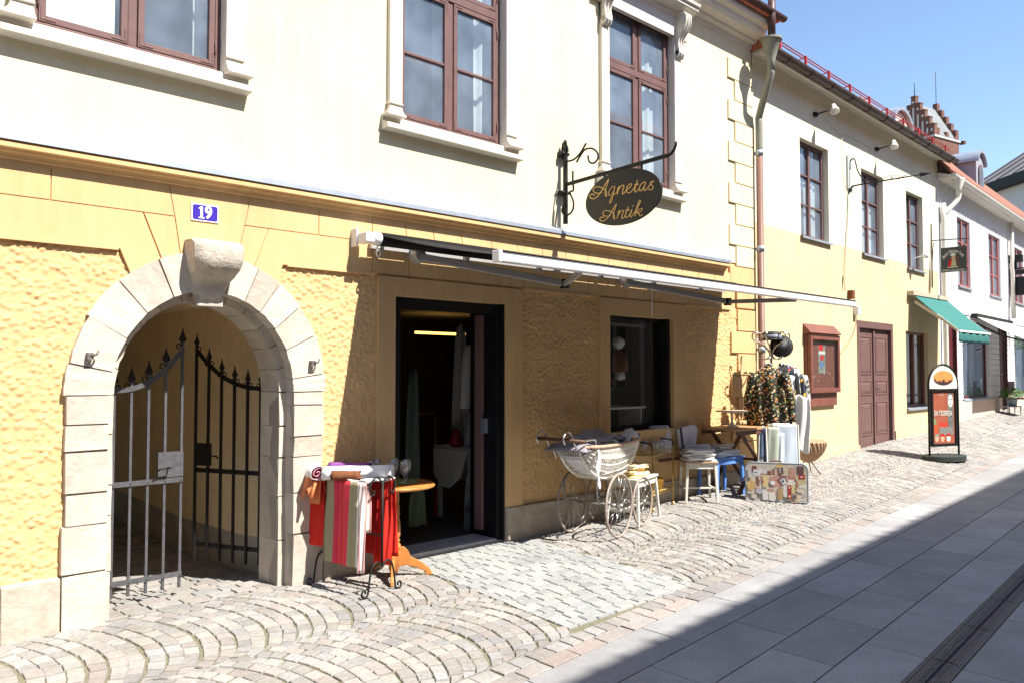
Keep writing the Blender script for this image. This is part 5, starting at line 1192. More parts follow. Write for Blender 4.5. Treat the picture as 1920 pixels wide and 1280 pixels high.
for (X,Y,W_,H_,a,c) in((330,370,200,150,-.1,(.52,.51,.50)),(300,375,110,30,0,(.10,.12,.18)),(350,610,80,260,.1,(.20,.09,.075)),(560,600,140,330,0,(.54,.42,.22)),(505,615,45,60,0,(.55,.06,.04)),(980,310,130,170,.1,(.10,.07,.07)),(960,300,30,120,.1,(.42,.38,.36)),(1030,560,200,230,.7,(.22,.10,.10)),(1050,590,130,150,.5,(.50,.52,.53)),(1500,270,180,210,0,(.11,.055,.055)),(1530,450,160,120,0,(.30,.03,.03)),(1530,450,60,30,0,(.6,.58,.55)),(1205,870,100,380,0,(.30,.04,.03)),(1200,740,40,70,0,(.62,.40,.28)),(1205,990,55,60,0,(.62,.38,.27)),(960,930,140,330,0,(.34,.24,.12)),(740,1010,180,230,.12,(.56,.54,.48)),(1330,1000,110,110,0,(.12,.09,.09)),(400,880,190,120,.05,(.36,.36,.41)),(930,160,180,70,0,(.52,.34,.13)),(1400,700,30,230,-.1,(.35,.08,.06)),(1300,790,90,220,0,(.50,.42,.22))):
    x,y=U(X,Y); card(x,y,W_/830*hw_,H_/1050*hh,a,c)
for (X,Y,ra_,rb_,c) in((170,730,110,150,(.46,.30,.13)),(760,640,70,60,(.60,.60,.60)),(1035,580,32,32,(.05,.07,.09))):
    x,y=U(X,Y); zc+=.0002; mb.add([(x+ra_/830*hw_*math.cos(2*math.pi*k/18),y+rb_/1050*hh*math.sin(2*math.pi*k/18),zc) for k in range(18)],[tuple(range(18))],False,[c])
mb.build('collage',colmat('collage_paper',.5,bump=.1,bs=100,bd=.001,var=.18,vs=60),sc_)
# ---------------------------------------------------------------- wicker stool behind
k0=G(1517,893); k0=Vector((10.70,-.34,0)); k0.z=zg(k0.x,k0.y)
ws=thing('wicker_seat',k0,'brown wicker half round seat on thin legs behind the white dress, near the display case','seat')
mb=MB(); ctr=Vector((k0.x-.12,k0.y+.02,0))
topz=k0.z+.44
mb.surf(lambda u,v:(ctr.x+(.235*math.cos(v*math.pi/2)**.6+.0)*math.cos(2*math.pi*u)*(1+.012*math.sin(u*160)),ctr.y+.235*math.cos(v*math.pi/2)**.6*math.sin(2*math.pi*u),topz-.30*v),80,10)
mb.lathe([(0,topz-.004),(.225,topz),(.24,topz+.008),(.24,topz-.02)],(ctr.x,ctr.y,0),40,cap=False)
b_=mb.build('woven_bowl',M['wickb'],ws)
mb=MB()
for k in range(26):
    a=2*math.pi*k/26; mb.tube([(ctr.x+.243*math.cos(v*math.pi/2)**.6*math.cos(a+v*.5),ctr.y+.243*math.cos(v*math.pi/2)**.6*math.sin(a+v*.5),topz-.30*v) for v in[j/8 for j in range(9)]],.007,5)
mb.build('rib',mat('pale_wicker',(.55,.38,.26),.7),b_)
for a in(.3,2.4,4.5): mb=MB(); mb.tube([(ctr.x+.05*math.cos(a),ctr.y+.05*math.sin(a),topz-.28),(ctr.x+.20*math.cos(a),ctr.y+.20*math.sin(a),k0.z+.0)],.008,6); mb.build('leg',M['pipe'],ws)
# ---------------------------------------------------------------- inside the shop
mb=MB(); mb.box(6.78,7.69,3.58,3.62,2.14,2.175); tag(mb.build('ceiling_lamp',emat('warm_tube',(1.,.52,.12),1.6),None,loc=(5.1,3.6,2.2)),'long warm yellow lamp glowing inside the shop under the ceiling','lamp')
dt=thing('drop_leaf_table',(5.6,1.0,.05),'white drop leaf table just inside the shop door','table')
ta=P(852,872,.95); tx=ta.x
mb=MB(); mb.box(tx,tx+.75,.70,1.30,.79,.815); mb.build('table_top',M['stoolw'],dt,bevel=.004)
mb=MB(); mb.prism([(tx-.005,.72,.79),(tx-.005,1.28,.79),(tx-.03,1.24,.52),(tx-.05,1.08,.40),(tx-.05,.95,.40),(tx-.03,.80,.52)],(-.018,0,0)); mb.build('drop_leaf',M['stoolw'],dt)
for x,y in((tx+.05,.75),(tx+.05,1.25),(tx+.70,.75),(tx+.70,1.25),(tx+.22,.75)): mb=MB(); mb.bar((x,y,.05),(x,y,.79),.04); mb.build('leg',M['stoolw'],dt)
def hangp(p0,p1,q0,q1,Y,m,label,cat='garment',nar=.7):
    a=P(p0,q0,Y); b=P(p1,q0,Y); z1=a.z; z0=P((p0+p1)/2,q1,Y).z; w_=b.x-a.x; x=(a.x+b.x)/2; mb=MB()
    mb.surf(lambda u,v:(x+(u-.5)*w_*(nar+(1-nar)*v**.5),Y+.02*math.sin(u*w_*40+v*2),lerp(z1-.08*abs(u-.5)*2,z0,v)),20,10); return tag(mb.build('hanging_'+('cloth' if cat=='cloth' else 'garment'),m,None,loc=(x,Y,z1),solid=.01),label,cat)
hangp(866,903,640,765,.70,mat('white_dress_cloth',(.66,.64,.60),.95),'white garment hanging just inside the right side of the shop doorway')
hangp(848,880,605,900,1.15,mat('grey_white_cloth',(.50,.49,.45),.95),'long greyish garment hanging left of the white one in the shop doorway',nar=.45)
hangp(872,900,765,862,.85,mat('grey_cloth_in',(.42,.41,.40),.95),'grey garment hanging directly below the white one in the shop doorway')
hangp(768,800,912,985,.40,mat('green_cloth',(.06,.08,.04),.95),'dark green cloth hanging low at the left side of the shop doorway','cloth',nar=.9)
hangp(762,790,690,905,.60,mat('dark_teal_cloth',(.05,.065,.06),.95),'dark green dress hanging at the left inside the shop doorway','dress',nar=.55)
hangp(872,900,878,1000,.55,mat('leaf_print_cloth',(.34,.34,.34),.95,col2=(.06,.06,.06),vs=6),'grey leaf patterned cloth hanging low at the right inside the shop doorway','cloth')
hangp(890,903,760,860,1.0,M['crimson'],'narrow dark red garment at the right inside the shop doorway')
hangp(815,835,905,965,1.3,M['crimson'],'dark red cloth hanging low behind the drop leaf of the white table','cloth')
mb=MB(); p_=P(855,850,1.0); mb.lathe([(0,0),(.06,0),(.075,.05),(.05,.14),(.025,.2),(0,.2)],(p_.x,1.0,.817),16); tag(mb.build('red_vase',mat('dark_red_glass',(.25,.01,.015),.2),None,loc=(p_.x,1.0,.817)),'dark red vase standing on the white table inside the shop','vase')
mb=MB(); p_=P(795,775,1.6); mb.tube([(p_.x-.16,1.6,p_.z),(p_.x+.16,1.6,p_.z)],.012,6); mb.tube([(p_.x-.16,1.6,p_.z),(p_.x-.16,1.6,.05)],.012,6); mb.tube([(p_.x+.16,1.6,p_.z),(p_.x+.16,1.6,.05)],.012,6); tag(mb.build('brass_chair_back',M['brass'],None,loc=(p_.x,1.6,.05)),'thin brass frame standing in the dark of the shop doorway','frame')
# things seen in the shop window
cb=thing('glass_tray_table',(7.1,.42,.9),'pale glass tray standing inside the lower part of the shop window','tray')
mb=MB(); mb.box(6.80,7.62,.20,.62,1.18,1.20); mb.build('tray_top',M['enamel'],cb); 
for x in(6.84,7.58): mb=MB(); mb.box(x-.012,x+.012,.24,.58,.9,1.18); mb.build('tray_leg',M['plast'],cb)
dl_=thing('doll',(7.38,.42,1.6),'white and dark doll figure hanging inside the shop window','doll')
mb=MB(); mb.lathe([(0,.0),(.05,.02),(.085,.07),(.07,.12),(.03,.15),(0,.16)],(7.38,.42,1.86),16); mb.build('bonnet',M['enamel'],dl_); mb=MB(); mb.lathe([(0,0),(.11,.03),(.13,.10),(.09,.22),(.03,.28)],(7.38,.42,1.58),16); mb.build('dress',M['brown'],dl_); mb=MB(); mb.lathe([(0,0),(.07,.02),(.06,.10),(.0,.12)],(7.38,.40,1.50),12); mb.build('petticoat',M['enamel'],dl_)
mb=MB(); mb.tube([(7.38+.17*math.cos(a),.47,1.70+.24*math.sin(a)) for a in[2*math.pi*k/24 for k in range(24)]],.045,8,closed=True); tag(mb.build('wreath',mat('dark_wreath',(.05,.025,.015),.95,var=.5,vs=40),None,loc=(7.38,.47,1.7)),'dark oval wreath around the doll inside the shop window','wreath')
mb=MB(); mb.tube([(6.82,.22,2.14),(6.82,.22,2.02)],.003,5); mb.lathe([(0,-.03),(.022,-.012),(.026,.0),(.018,.018),(0,.03)],(6.82,.22,1.99),14); tag(mb.build('glass_drop',M['chrome'],None,loc=(6.82,.22,2.0)),'small shiny glass drop hanging at the upper left of the shop window','ornament')
mb=MB(); mb.box(6.75,6.95,.24,.40,.90,1.16); tag(mb.build('glass_jar',mat('pale_blue_glass',(.25,.34,.40),.2),None,loc=(6.85,.3,.9),bevel=.03),'pale blue glass jar in the lower left corner of the shop window','jar')
# ---------------------------------------------------------------- sandwich board
B0=G(1771,862)
B0.z=zg(B0.x,B0.y)
bx=Vector((.93,-.37,0)).normalized(); Mb=frame(tuple(B0),bx,(0,0,1)); k_=.365
vb=Vector((B0.x,B0.y+D,0)).length
sb=thing('pavement_sign',B0,'round topped black pavement sign with an orange poster reading EN TIDSRESA','sign')
mb=MB(); mb.M=Mb; n=36; pts=[(k_*1.06*math.cos(2*math.pi*k/n),0.0,.24*math.sin(2*math.pi*k/n)) for k in range(n)]
V=[(x*1.0,0,z) for x,_,z in pts]+[(x*1.0,.075,z) for x,_,z in pts]+[(x*.93,.085,z*.93) for x,_,z in pts]+[(0,.085,0)]
mb.add(V,[(i,(i+1)%n,n+(i+1)%n,n+i) for i in range(n)]+[(n+i,n+(i+1)%n,2*n+(i+1)%n,2*n+i) for i in range(n)]+[(2*n+i,2*n+(i+1)%n,3*n) for i in range(n)]); mb.build('base',mat('dark_green_base',(.03,.037,.033),.5),sb)
Ht=1.50; 
mb=MB(); mb.M=Mb; ks=.315
mb.tube([(-ks,.07,0),(-ks,Ht-.34,0)]+[(ks*math.cos(a),Ht-.32+.32*math.sin(a),0) for a in [math.pi-math.pi*k/20 for k in range(21)]]+[(ks,.07,0)],.016,10); mb.build('tube_frame',M['black'],sb)
mb=MB(); mb.M=Mb; mb.prism([(-ks+.02,Ht-.375,-.008)]+[((ks-.016)*math.cos(a),Ht-.325+.30*math.sin(a),-.008) for a in [math.pi-math.pi*k/20 for k in range(21)]]+[(ks-.02,Ht-.375,-.008)],(0,0,.016)); hp=mb.build('header_panel',M['printw'],sb)
mb=MB(); mb.M=Mb; oc=Ht-.21; mb.add([(.215*math.cos(2*math.pi*k/32),oc+.115*math.sin(2*math.pi*k/32),.0095) for k in range(32)],[tuple(range(32))]); mb.build('orange_oval',mat('print_sunset',(.80,.30,.07),.6,col2=(.70,.22,.07),vs=9),hp)
mb=MB(); mb.M=Mb; sky=[]
for k in range(25):
    x=-.20+.40*k/24; lo_=oc-.115*math.sqrt(max(0,1-(x/.215)**2))+.003; hi=oc-.02+[.0,.03,-.01,-.02,-.03,-.045,.0,-.03,-.01,-.05,-.03,.005,-.015,.02,-.04,-.045,-.02,-.05,-.035,.0,-.03,.0,-.02,.01,-.01][k]; hi=max(lo_+.001,min(hi,oc+.115*math.sqrt(max(0,1-(x/.215)**2))-.003)); sky+=[(x,lo_,.0105),(x,hi,.0105)]
mb.add(sky,[(2*k,2*k+2,2*k+3,2*k+1) for k in range(24)]); mb.build('skyline',mat('print_dark',(.045,.03,.03),.6),hp)
mb=MB(); mb.M=Mb; x0,x1,y0,y1=-.275,.275,.22,1.12
for a in((x0,x0+.04,y0,y1),(x1-.04,x1,y0,y1),(x0+.04,x1-.04,y0,y0+.045),(x0+.04,x1-.04,y1-.045,y1)): mb.box(a[0],a[1],a[2],a[3],-.015,.022)
for s_ in(-1,1):
    for y in(.30,1.05): mb.box(s_*.275,s_*.315,y-.008,y+.008,-.006,.006)
pf=mb.build('poster_frame',M['black'],sb,bevel=.003)
def flat(poly,z,m,name='picture'):
    mb=MB(); mb.M=Mb; mb.add([(x,y,z) for x,y in poly],[tuple(range(len(poly)))]); return mb.build(name,m,pf)
rc_=lambda a,b,c,d:[(a,c),(b,c),(b,d),(a,d)]
flat(rc_(-.236,.236,.262,1.078),.004,mat('print_terracotta',(.36,.11,.06),.55,col2=(.30,.075,.045),vs=8),'poster')
flat(rc_(.085,.205,.40,1.05),.0052,mat('print_dark_grey',(.22,.21,.19),.7,col2=(.05,.05,.045),vs=40)); flat(rc_(-.10,.08,.52,.60),.0053,mat('print_red',(.48,.05,.03),.5)); flat(rc_(-.10,.20,.40,.52),.0056,mat('print_crowd',(.35,.32,.29),.7,col2=(.04,.04,.04),vs=60))
flat([(.10+.055*math.cos(a)+.045,.93+.10*math.sin(a)) for a in[2*math.pi*k/20 for k in range(20)]],.0062,M['printw'])
for ex_ in(.115,.175): flat([(ex_+.018*math.cos(a),.955+.009*math.sin(a)) for a in[2*math.pi*k/10 for k in range(10)]],.0070,M['black'])
flat([(.145+.016*math.cos(a),.875+.009*math.sin(a)) for a in[2*math.pi*k/10 for k in range(10)]],.0070,mat('print_lips',(.12,.03,.03),.6))
for fx,fc in((-.16,M['skin']),(-.04,M['skin']),(.09,M['printw'])): flat([(fx+.042*math.cos(a),.345+.055*math.sin(a)) for a in[2*math.pi*k/16 for k in range(16)]],.0066,fc); flat([(fx+.046*math.cos(a),.375+.048*math.sin(a)) for a in[math.pi*k/12 for k in range(13)]],.0072,[M['crimson'],M['purple'],M['printg']][int(fx*10)%3])
flat(rc_(-.235,-.17,.52,.66),.0058,mat('print_green',(.20,.25,.10),.6)); flat(rc_(-.225,-.14,.40,.56),.0060,mat('print_rust',(.45,.08,.03),.6))
text('EN TIDSRESA',.115,Mb@Matrix.Translation((-.02,.735,.0080)),M['printw'],pf,'lettering',bold=.0008,sx=.57)
text('GENOM HANDELNS STAD',.026,Mb@Matrix.Translation((.02,.668,.0080)),M['printw'],pf,'lettering',sx=.8) if False else None
for j,(xx,wl) in enumerate(((-.02,.17),(-.01,.19))):
    for i in range(12): 
        if i%5!=4: flat(rc_(xx-.09+wl*i/12,xx-.09+wl*(i+.7)/12,1.035-.025*j,1.048-.025*j),.008,M['printw'],'small_lettering') if i%3==0 else None
# ================================================================ SECOND HOUSE (yellow and cream)
b2=thing('cream_yellow_house',tuple(H2.o),'second house, cream above and pale yellow below, with dark red double door','house')
m2_=H2.M; L2=H2.loc(1763,420).x
LX=lambda x,y,o=0:H2.loc(x,y,o)
def rect2(a,b,o=0): p_=LX(*a,o); q_=LX(*b,o); return (p_.x,q_.x,q_.z,p_.z)
w2=[]
for tl,br in(((1499,257),(1555,455)),((1614,315),(1658,490)),((1698,357),(1732,511))):
    p_=LX(*tl); q_=LX(*br); w2.append((p_.x,q_.x,LX(tl[0]+3,{1499:443,1614:476,1698:503}[tl[0]]).z,p_.z))
dA=LX(1606,600); dB=LX(1675,700); zD=LX(1612,838).z
DR=(dA.x,dB.x,.1,dA.z)
sA=LX(1698,620); sB=LX(1742,765); S2=(sA.x,sB.x,sB.z+.03,sA.z)
L2=7.85
mb=MB(); mb.M=m2_; wallsheet(mb,0.02,L2,-.2,5.99,0,w2+[DR,S2],.14,zsplit=LX(1500,440).z)
mb.m=0; mb.add([(L2,0,-.2),(L2,8,-.2),(L2,8,6),(L2,0,6)],[(0,1,2,3)]); mb.build('wall',[M['cream2'],M['yellow2']],b2)
mb=MB(); mb.M=m2_; mb.box(.02,DR[0],-.03,.0,-.1,.40); mb.box(DR[1],L2,-.03,.0,-.1,.55); mb.build('plinth',mat('pale_plinth',(.60,.46,.30),.9,var=.2,vs=5),b2)
mb=MB(); mb.M=m2_
for h in w2+[S2,DR]:
    a,b,c,d=h; 
    for f in([(a-.1,.9,c-.1),(b+.1,.9,c-.1),(b+.1,.9,d+.1),(a-.1,.9,d+.1)],[(a-.1,.145,c-.1),(a-.1,.9,c-.1),(a-.1,.9,d+.1),(a-.1,.145,d+.1)],[(b+.1,.145,c-.1),(b+.1,.9,c-.1),(b+.1,.9,d+.1),(b+.1,.145,d+.1)],[(a-.1,.145,c-.1),(b+.1,.145,c-.1),(b+.1,.9,c-.1),(a-.1,.9,c-.1)],[(a-.1,.145,d+.1),(b+.1,.145,d+.1),(b+.1,.9,d+.1),(a-.1,.9,d+.1)]): mb.add(f,[(0,1,2,3)])
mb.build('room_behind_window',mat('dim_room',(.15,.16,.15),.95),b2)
def casement(par,Mx,h,rows,m,gm,y=.09,nm='window',cols_=2,cur=True):
    a,b,c,d=h; c+=.02; f=MB(); f.M=Mx; t=.05
    f.box(a+.003,a+t,y,y+.055,c,d-.003); f.box(b-t,b-.003,y,y+.055,c,d-.003); f.box(a+t,b-t,y+.001,y+.054,c,c+t); f.box(a+t,b-t,y+.001,y+.054,d-t,d-.003)
    xs=[a+t+(b-a-2*t)*k/cols_ for k in range(cols_+1)]
    for x in xs[1:-1]: f.box(x-.033,x+.033,y-.004,y+.05,c+t,d-t)
    for k in range(1,rows): z=c+t+(d-c-2*t)*k/rows; f.box(a+t,b-t,y+.006,y+.03,z-.013,z+.013)
    o=f.build(nm,m,par,bevel=.003)
    g=MB(); g.M=Mx; g.add([(a+t,y+.032,c+t),(b-t,y+.032,c+t),(b-t,y+.032,d-t),(a+t,y+.032,d-t)],[(0,1,2,3)]); g.build('pane',gm,o)
    if cur: q=MB(); q.M=Mx; q.surf(lambda u,v:(lerp(a,b,u),y+.10+.012*math.sin(u*30),lerp(c,lerp(c,d,.62),v)),24,2); q.build('curtain',M['curtain'],o)
    s=MB(); s.M=Mx; s.add([(a-.02,y,c+.005),(b+.05,y,c+.005),(b+.05,-.045,c-.02),(a-.02,-.045,c-.02),(a-.02,-.047,c-.05),(b+.05,-.047,c-.05)],[(0,1,2,3),(3,2,5,4)]); s.build('window_sill',M['zinc'],o,solid=.004)
    return o
for h in w2: casement(b2,m2_,h,3,M['maroon'],M['glass'])
# double door
mb=MB(); mb.M=m2_; a,b,c,d=DR; zd=zD
mb.box(a,a+.10,-.01,.12,zd-.1,d); mb.box(b-.10,b,-.01,.12,zd-.1,d); mb.box(a+.10,b-.10,-.008,.12,d-.12,d); mb.box(a+.10,b-.10,.05,.12,zd-.1,zd+.03)
df_=mb.build('door_frame',M['maroon'],b2,bevel=.006)
mid=(a+b)/2
for (p_,q_) in((a+.10,mid-.004),(mid+.004,b-.10)):
    mb=MB(); mb.M=m2_; mb.box(p_,q_,.05,.09,zd+.03,d-.12)
    H_=d-.12-zd-.03
    for (u0,u1) in((.07,.36),(.42,.55),(.60,.93)):
        z0_,z1_=zd+.03+H_*u0,zd+.03+H_*u1; 
        for (e,o_) in((.075,.035),(.10,.028)): pass
        x0_,x1_=p_+.10,q_-.10
        mb.box(x0_,x1_,.040,.052,z0_,z0_+.02); mb.box(x0_,x1_,.040,.052,z1_-.02,z1_); mb.box(x0_,x0_+.02,.0405,.052,z0_+.02,z1_-.02); mb.box(x1_-.02,x1_,.0405,.052,z0_+.02,z1_-.02)
        mb.add([(x0_+.02,.051,z0_+.02),(x1_-.02,.051,z0_+.02),(x1_-.02,.051,z1_-.02),(x0_+.02,.051,z1_-.02),(x0_+.07,.037,z0_+.07),(x1_-.07,.037,z0_+.07),(x1_-.07,.037,z1_-.07),(x0_+.07,.037,z1_-.07)],[(0,1,5,4),(1,2,6,5),(2,3,7,6),(3,0,4,7),(4,5,6,7)])
    dl=mb.build('door_leaf',M['maroon'],df_,bevel=.003)
mb=MB(); mb.M=m2_; mb.box(mid-.03,mid+.035,.025,.052,zd+.03,d-.12); mb.build('meeting_strip',M['maroon'],df_); mb=MB(); mb.M=m2_; mb.tube([(mid+.04,.05,zd+.95),(mid+.04,-.0,zd+.95),(mid+.10,-.01,zd+.95)],.009,6); mb.build('door_handle',M['blackm'],df_)
# small shop front at the far end
o_=casement(b2,m2_,S2,1,M['maroonb'],M['shopglass'],y=.07,nm='shop_window',cols_=2,cur=False)
mb=MB(); mb.M=m2_; a,b,c,d=S2; mb.box(a+.02,a+.32,.3,.34,c,d); mb.build('display_panel',M['greycloth'],o_)
# eaves, gutter, roof
ze=LX(1600,185,-.45).z-.05; ze=5.80
mb=MB(); mb.M=m2_; profx([(0,5.93),(-.06,5.93),(-.24,5.84),(-.25,5.88),(-.25,5.95),(0,6.1)],.02,L2+.02,mb); mb.build('eaves_board',M['white'],b2)
mb=MB(); mb.M=m2_; profx([(-.31+.075*math.cos(a),5.91+.075*math.sin(a)) for a in [math.pi+math.pi*k/10 for k in range(11)]],.03,L2+.1,mb); gt=mb.build('gutter',M['gutter'],b2,solid=.004)
for k in range(11):
    mb=MB(); mb.M=m2_; x=.4+.72*k; mb.tube([(x,-.31+.082*math.cos(a),5.91+.082*math.sin(a)) for a in[math.pi+math.pi*j/8 for j in range(9)]],.008,5); mb.build('gutter_bracket',M['gutter'],gt)
mb=MB(); mb.M=m2_; profx([(-.30,5.95),(-.32,5.97),(0,6.16),(3.6,8.0),(7.6,6.0),(7.5,5.9)],-.02,L2+.12,mb); mb.build('roof',M['tile'],b2)
mb=MB(); mb.M=m2_
for z,y in((6.12,-.24),(6.07,-.25)): mb.tube([(.05,y,z+.02),(L2,y,z+.02)],.009,6)
mb.build('snow_guard_rail',mat('red_rail_paint',(.27,.045,.045),.5),b2)
for k in range(10):
    mb=MB(); mb.M=m2_; x=.35+.80*k; mb.box(x-.015,x+.015,-.265,-.235,5.98,6.15); mb.tube([(x,-.24,6.14),(x,-.06,6.10)],.009,5); mb.build('rail_post',mat('red_rail_paint',(.38,.045,.045),.5) if k==0 else bpy.data.materials['red_rail_paint.001'],b2)
def arch_dormer(par,Mx,x,y0,z0,wd,h,dep,roofm,wallm,win=True):
    ar=[(wd/2*math.cos(a),h+wd*.32*math.sin(a)) for a in[math.pi*k/14 for k in range(15)]]
    mb=MB(); mb.M=Mx; mb.prism([(x+wd/2,y0,z0)]+[(x+p_,y0,z0+q_) for p_,q_ in ar]+[(x-wd/2,y0,z0)],(0,dep,0)); o=mb.build('dormer',wallm,par)
    mb=MB(); mb.M=Mx; e=.09; A=[(x+(wd/2+e)*math.cos(a),z0+h+(wd*.32+e)*math.sin(a)) for a in[math.pi*k/14 for k in range(15)]]; B=[(x+(wd/2+.02)*math.cos(a),z0+h+(wd*.32+.02)*math.sin(a)) for a in[math.pi*k/14 for k in range(15)]]
    n=15; V=[(p_[0],y0-.08,p_[1]) for p_ in A]+[(p_[0],y0-.08,p_[1]) for p_ in B]+[(p_[0],y0+dep,p_[1]) for p_ in A]+[(p_[0],y0+dep,p_[1]) for p_ in B]
    mb.add(V,[(k,k+1,n+k+1,n+k) for k in range(n-1)]+[(k,k+1,2*n+k+1,2*n+k) for k in range(n-1)]+[(n+k,n+k+1,3*n+k+1,3*n+k) for k in range(n-1)]+[(0,n,3*n,2*n),(n-1,2*n-1,4*n-1,3*n-1)]); mb.build('dormer_roof',roofm,o)
    if win:
        w=wd*.56; aw_=[(w/2*math.cos(a),h*.72+w*.45*math.sin(a)) for a in[math.pi*k/12 for k in range(13)]]
        mb=MB(); mb.M=Mx; mb.prism([(x+w/2,y0-.03,z0+h*.08)]+[(x+p_,y0-.03,z0+q_) for p_,q_ in aw_]+[(x-w/2,y0-.03,z0+h*.08)],(0,.028,0)); f_=mb.build('window',M['maroon'],o)
        for s_ in(-1,1):
            mb=MB(); mb.M=Mx; mb.prism([(x+s_*w*.05,y0-.038,z0+h*.14),(x+s_*w*.42,y0-.038,z0+h*.14),(x+s_*w*.42,y0-.038,z0+h*.72),(x+s_*w*.30,y0-.038,z0+h*.72+w*.28),(x+s_*w*.05,y0-.038,z0+h*.72+w*.36)],(0,.006,0)); mb.build('pane',M['glass'],f_)
    return o
arch_dormer(b2,m2_,7.4,.55,6.24,.95,.42,1.4,M['zinc'],M['white'])
# things fixed to the second house
def spot(px,py,label,tilt):
    p_=H2.M@LX(px,py); t_=thing('flood_lamp',tuple(p_),label,'lamp','flood lamps on the second house'); mb=MB(); mb.box(p_.x-.05,p_.x+.03,p_.y-.05,p_.y+.0,p_.z-.03,p_.z+.03); mb.tube([(p_.x,p_.y-.04,p_.z),(p_.x+.03,p_.y-.22,p_.z+.03)],.012,6); mb.build('lamp_arm',M['blackm'],t_)
    mb=MB(); mb.M=Matrix.Translation((p_.x+.04,p_.y-.30,p_.z+.02))@Matrix.Rotation(R(tilt),4,'X')@Matrix.Rotation(R(18),4,'Y'); mb.lathe([(.0,.10),(.03,.095),(.04,.04),(.065,-.015),(.07,-.04),(.065,-.04),(.03,.0),(0,.01)],(0,0,0),20); mb.build('lamp_head',M['enamel'],t_)
spot(1527,216,'left of two white flood lamps under the eaves of the second house',-20); spot(1642,281,'right of two white flood lamps under the eaves of the second house',-12)
def tub(name,pl,pix,r,m,label=None,cat=None,off=-.015,parent=None):
    mb=MB(); mb.M=pl.M; mb.tube(cr([pl.loc(x,y,off) for x,y in pix],4),r,5); o=mb.build(name,m,parent,loc=None if parent else tuple(pl.M@pl.loc(*pix[0],off))); 
    if label: tag(o,label,cat)
    return o
tub('cable',H2,[(1545,222),(1565,240),(1575,252),(1580,258),(1584,252),(1600,258),(1636,280)],.006,M['stoolw'],'thin cable running between the two flood lamps','cable')
tub('cable',H2,[(1578,256),(1581,330),(1590,370),(1588,440),(1584,545)],.006,M['stoolw'],'thin vertical cable running down beside the arrow bracket','cable')
tub('cable',H2,[(1604,560),(1606,600),(1598,630),(1580,658),(1566,668)],.005,mat('brown_cable',(.30,.16,.08),.7),'brown looping cable right of the display case','cable')
# arrow bracket
AXx=(H2.M@LX(1591,340)).x; wy=(H2.M@LX(1591,340)).y
t_=thing('arrow_bracket',(AXx,wy,4.3),'thin iron sign bracket ending in an arrow, no sign on it','bracket')
mb=MB(); p0=LX(1586,292); p1=LX(1598,358); mb.M=m2_; mb.box(p0.x,p1.x,-.03,0,p1.z,p0.z); mb.build('back_plate',mat('grey_green_plate',(.42,.45,.42),.7),t_)
aq=lambda x,y:PXc(x,y,AXx)
mb=MB(); a_=aq(1592,350); b_=aq(1725,328); a_.y=wy; mb.tube([aq(1590,366),aq(1598,350),aq(1610,347),b_],[.012,.016,.014,.010],7); e_=(b_-a_).normalized(); mb.tube([b_,b_+e_*.05,b_+e_*.17],[.035,.03,.001],4); mb.build('arrow_arm',M['blackm'],t_)
mb=MB(); 
for pix in([(1655,340),(1660,333),(1668,330),(1672,335),(1668,337)],[(1672,337),(1676,329),(1686,330),(1686,336),(1680,336)],[(1690,333),(1697,329),(1699,333)]): mb.tube(cr([aq(x,y) for x,y in pix],4),.005,5)
mb.build('scroll',M['blackm'],t_)
mb=MB(); mb.tube(cr([aq(1594,318),aq(1594,303),aq(1602,299),aq(1608,320),aq(1617,335),aq(1628,340)],5),.011,6); mb.build('cable',M['black'],t_)
mb=MB(); mb.lathe([(.035,-.07),(.04,-.04),(.04,.06),(.03,.07)],tuple(aq(1589,321)),12); mb.build('lamp_cap',M['enamel'],t_)
# small boxes near the awning's right end and the door
for (x,y),lb in(((1591,553),'small brown junction box above the display case near the awning end'),((1602,583),'small white junction box just above the dark red double door')):
    p_=H2.M@LX(x,y); mb=MB(); mb.box(p_.x-.05,p_.x+.05,p_.y-.09,p_.y,p_.z-.07,p_.z+.07); tag(mb.build('junction_box',M['brown'] if x<1600 else M['plast'],None,loc=tuple(p_),bevel=.01),lb,'box')
p_=H2.M@LX(1568,650); mb=MB(); mb.box(p_.x-.05,p_.x+.05,p_.y-.05,p_.y,p_.z-.06,p_.z+.06); tag(mb.build('switch_box',M['plast'],None,loc=tuple(p_),bevel=.01),'white box on the wall just right of the display case','box')
# display case
A_=LX(1507,640); a,b=A_.x,LX(1560,640).x-.0; zt_,zb2=LX(1505,606).z,LX(1507,762).z
t_=thing('display_case',tuple(H2.M@Vector((a,0,zb2))),'brown red wall display case with a small poster behind glass','display case')
Hh=zt_-zb2
mb=MB(); mb.M=m2_; mb.box(a,b+.04,-.05,0,zb2,zt_-.12); mb.prism([(a-.03,-.13,zt_-.14),(a-.03,-.0,zt_),(a-.03,0,zt_-.17)],(b-a+.10,0,0)); mb.box(a-.02,b+.06,-.125,-.03,zt_-.165,zt_-.16); mb.build('case_back',M['maroonb'],t_,bevel=.004)
mb=MB(); mb.M=m2_; z0_,z1_=zb2+.20,zt_-.165; x0_,x1_=a+.0,b+.04
for q in((x0_,x0_+.07,z0_,z1_),(x1_-.07,x1_,z0_,z1_),(x0_+.07,x1_-.07,z0_,z0_+.07),(x0_+.07,x1_-.07,z1_-.07,z1_)): mb.box(q[0],q[1],-.11,-.075,q[2],q[3])
mb.box(x0_+.01,x0_+.03,-.075,-.05,z0_+.01,z1_); mb.box(x1_-.03,x1_-.01,-.075,-.05,z0_+.01,z1_); mb.box(x0_+.03,x1_-.03,-.075,-.05,z0_+.01,z0_+.03); mb.build('glazed_door',M['maroonb'],t_,bevel=.004)
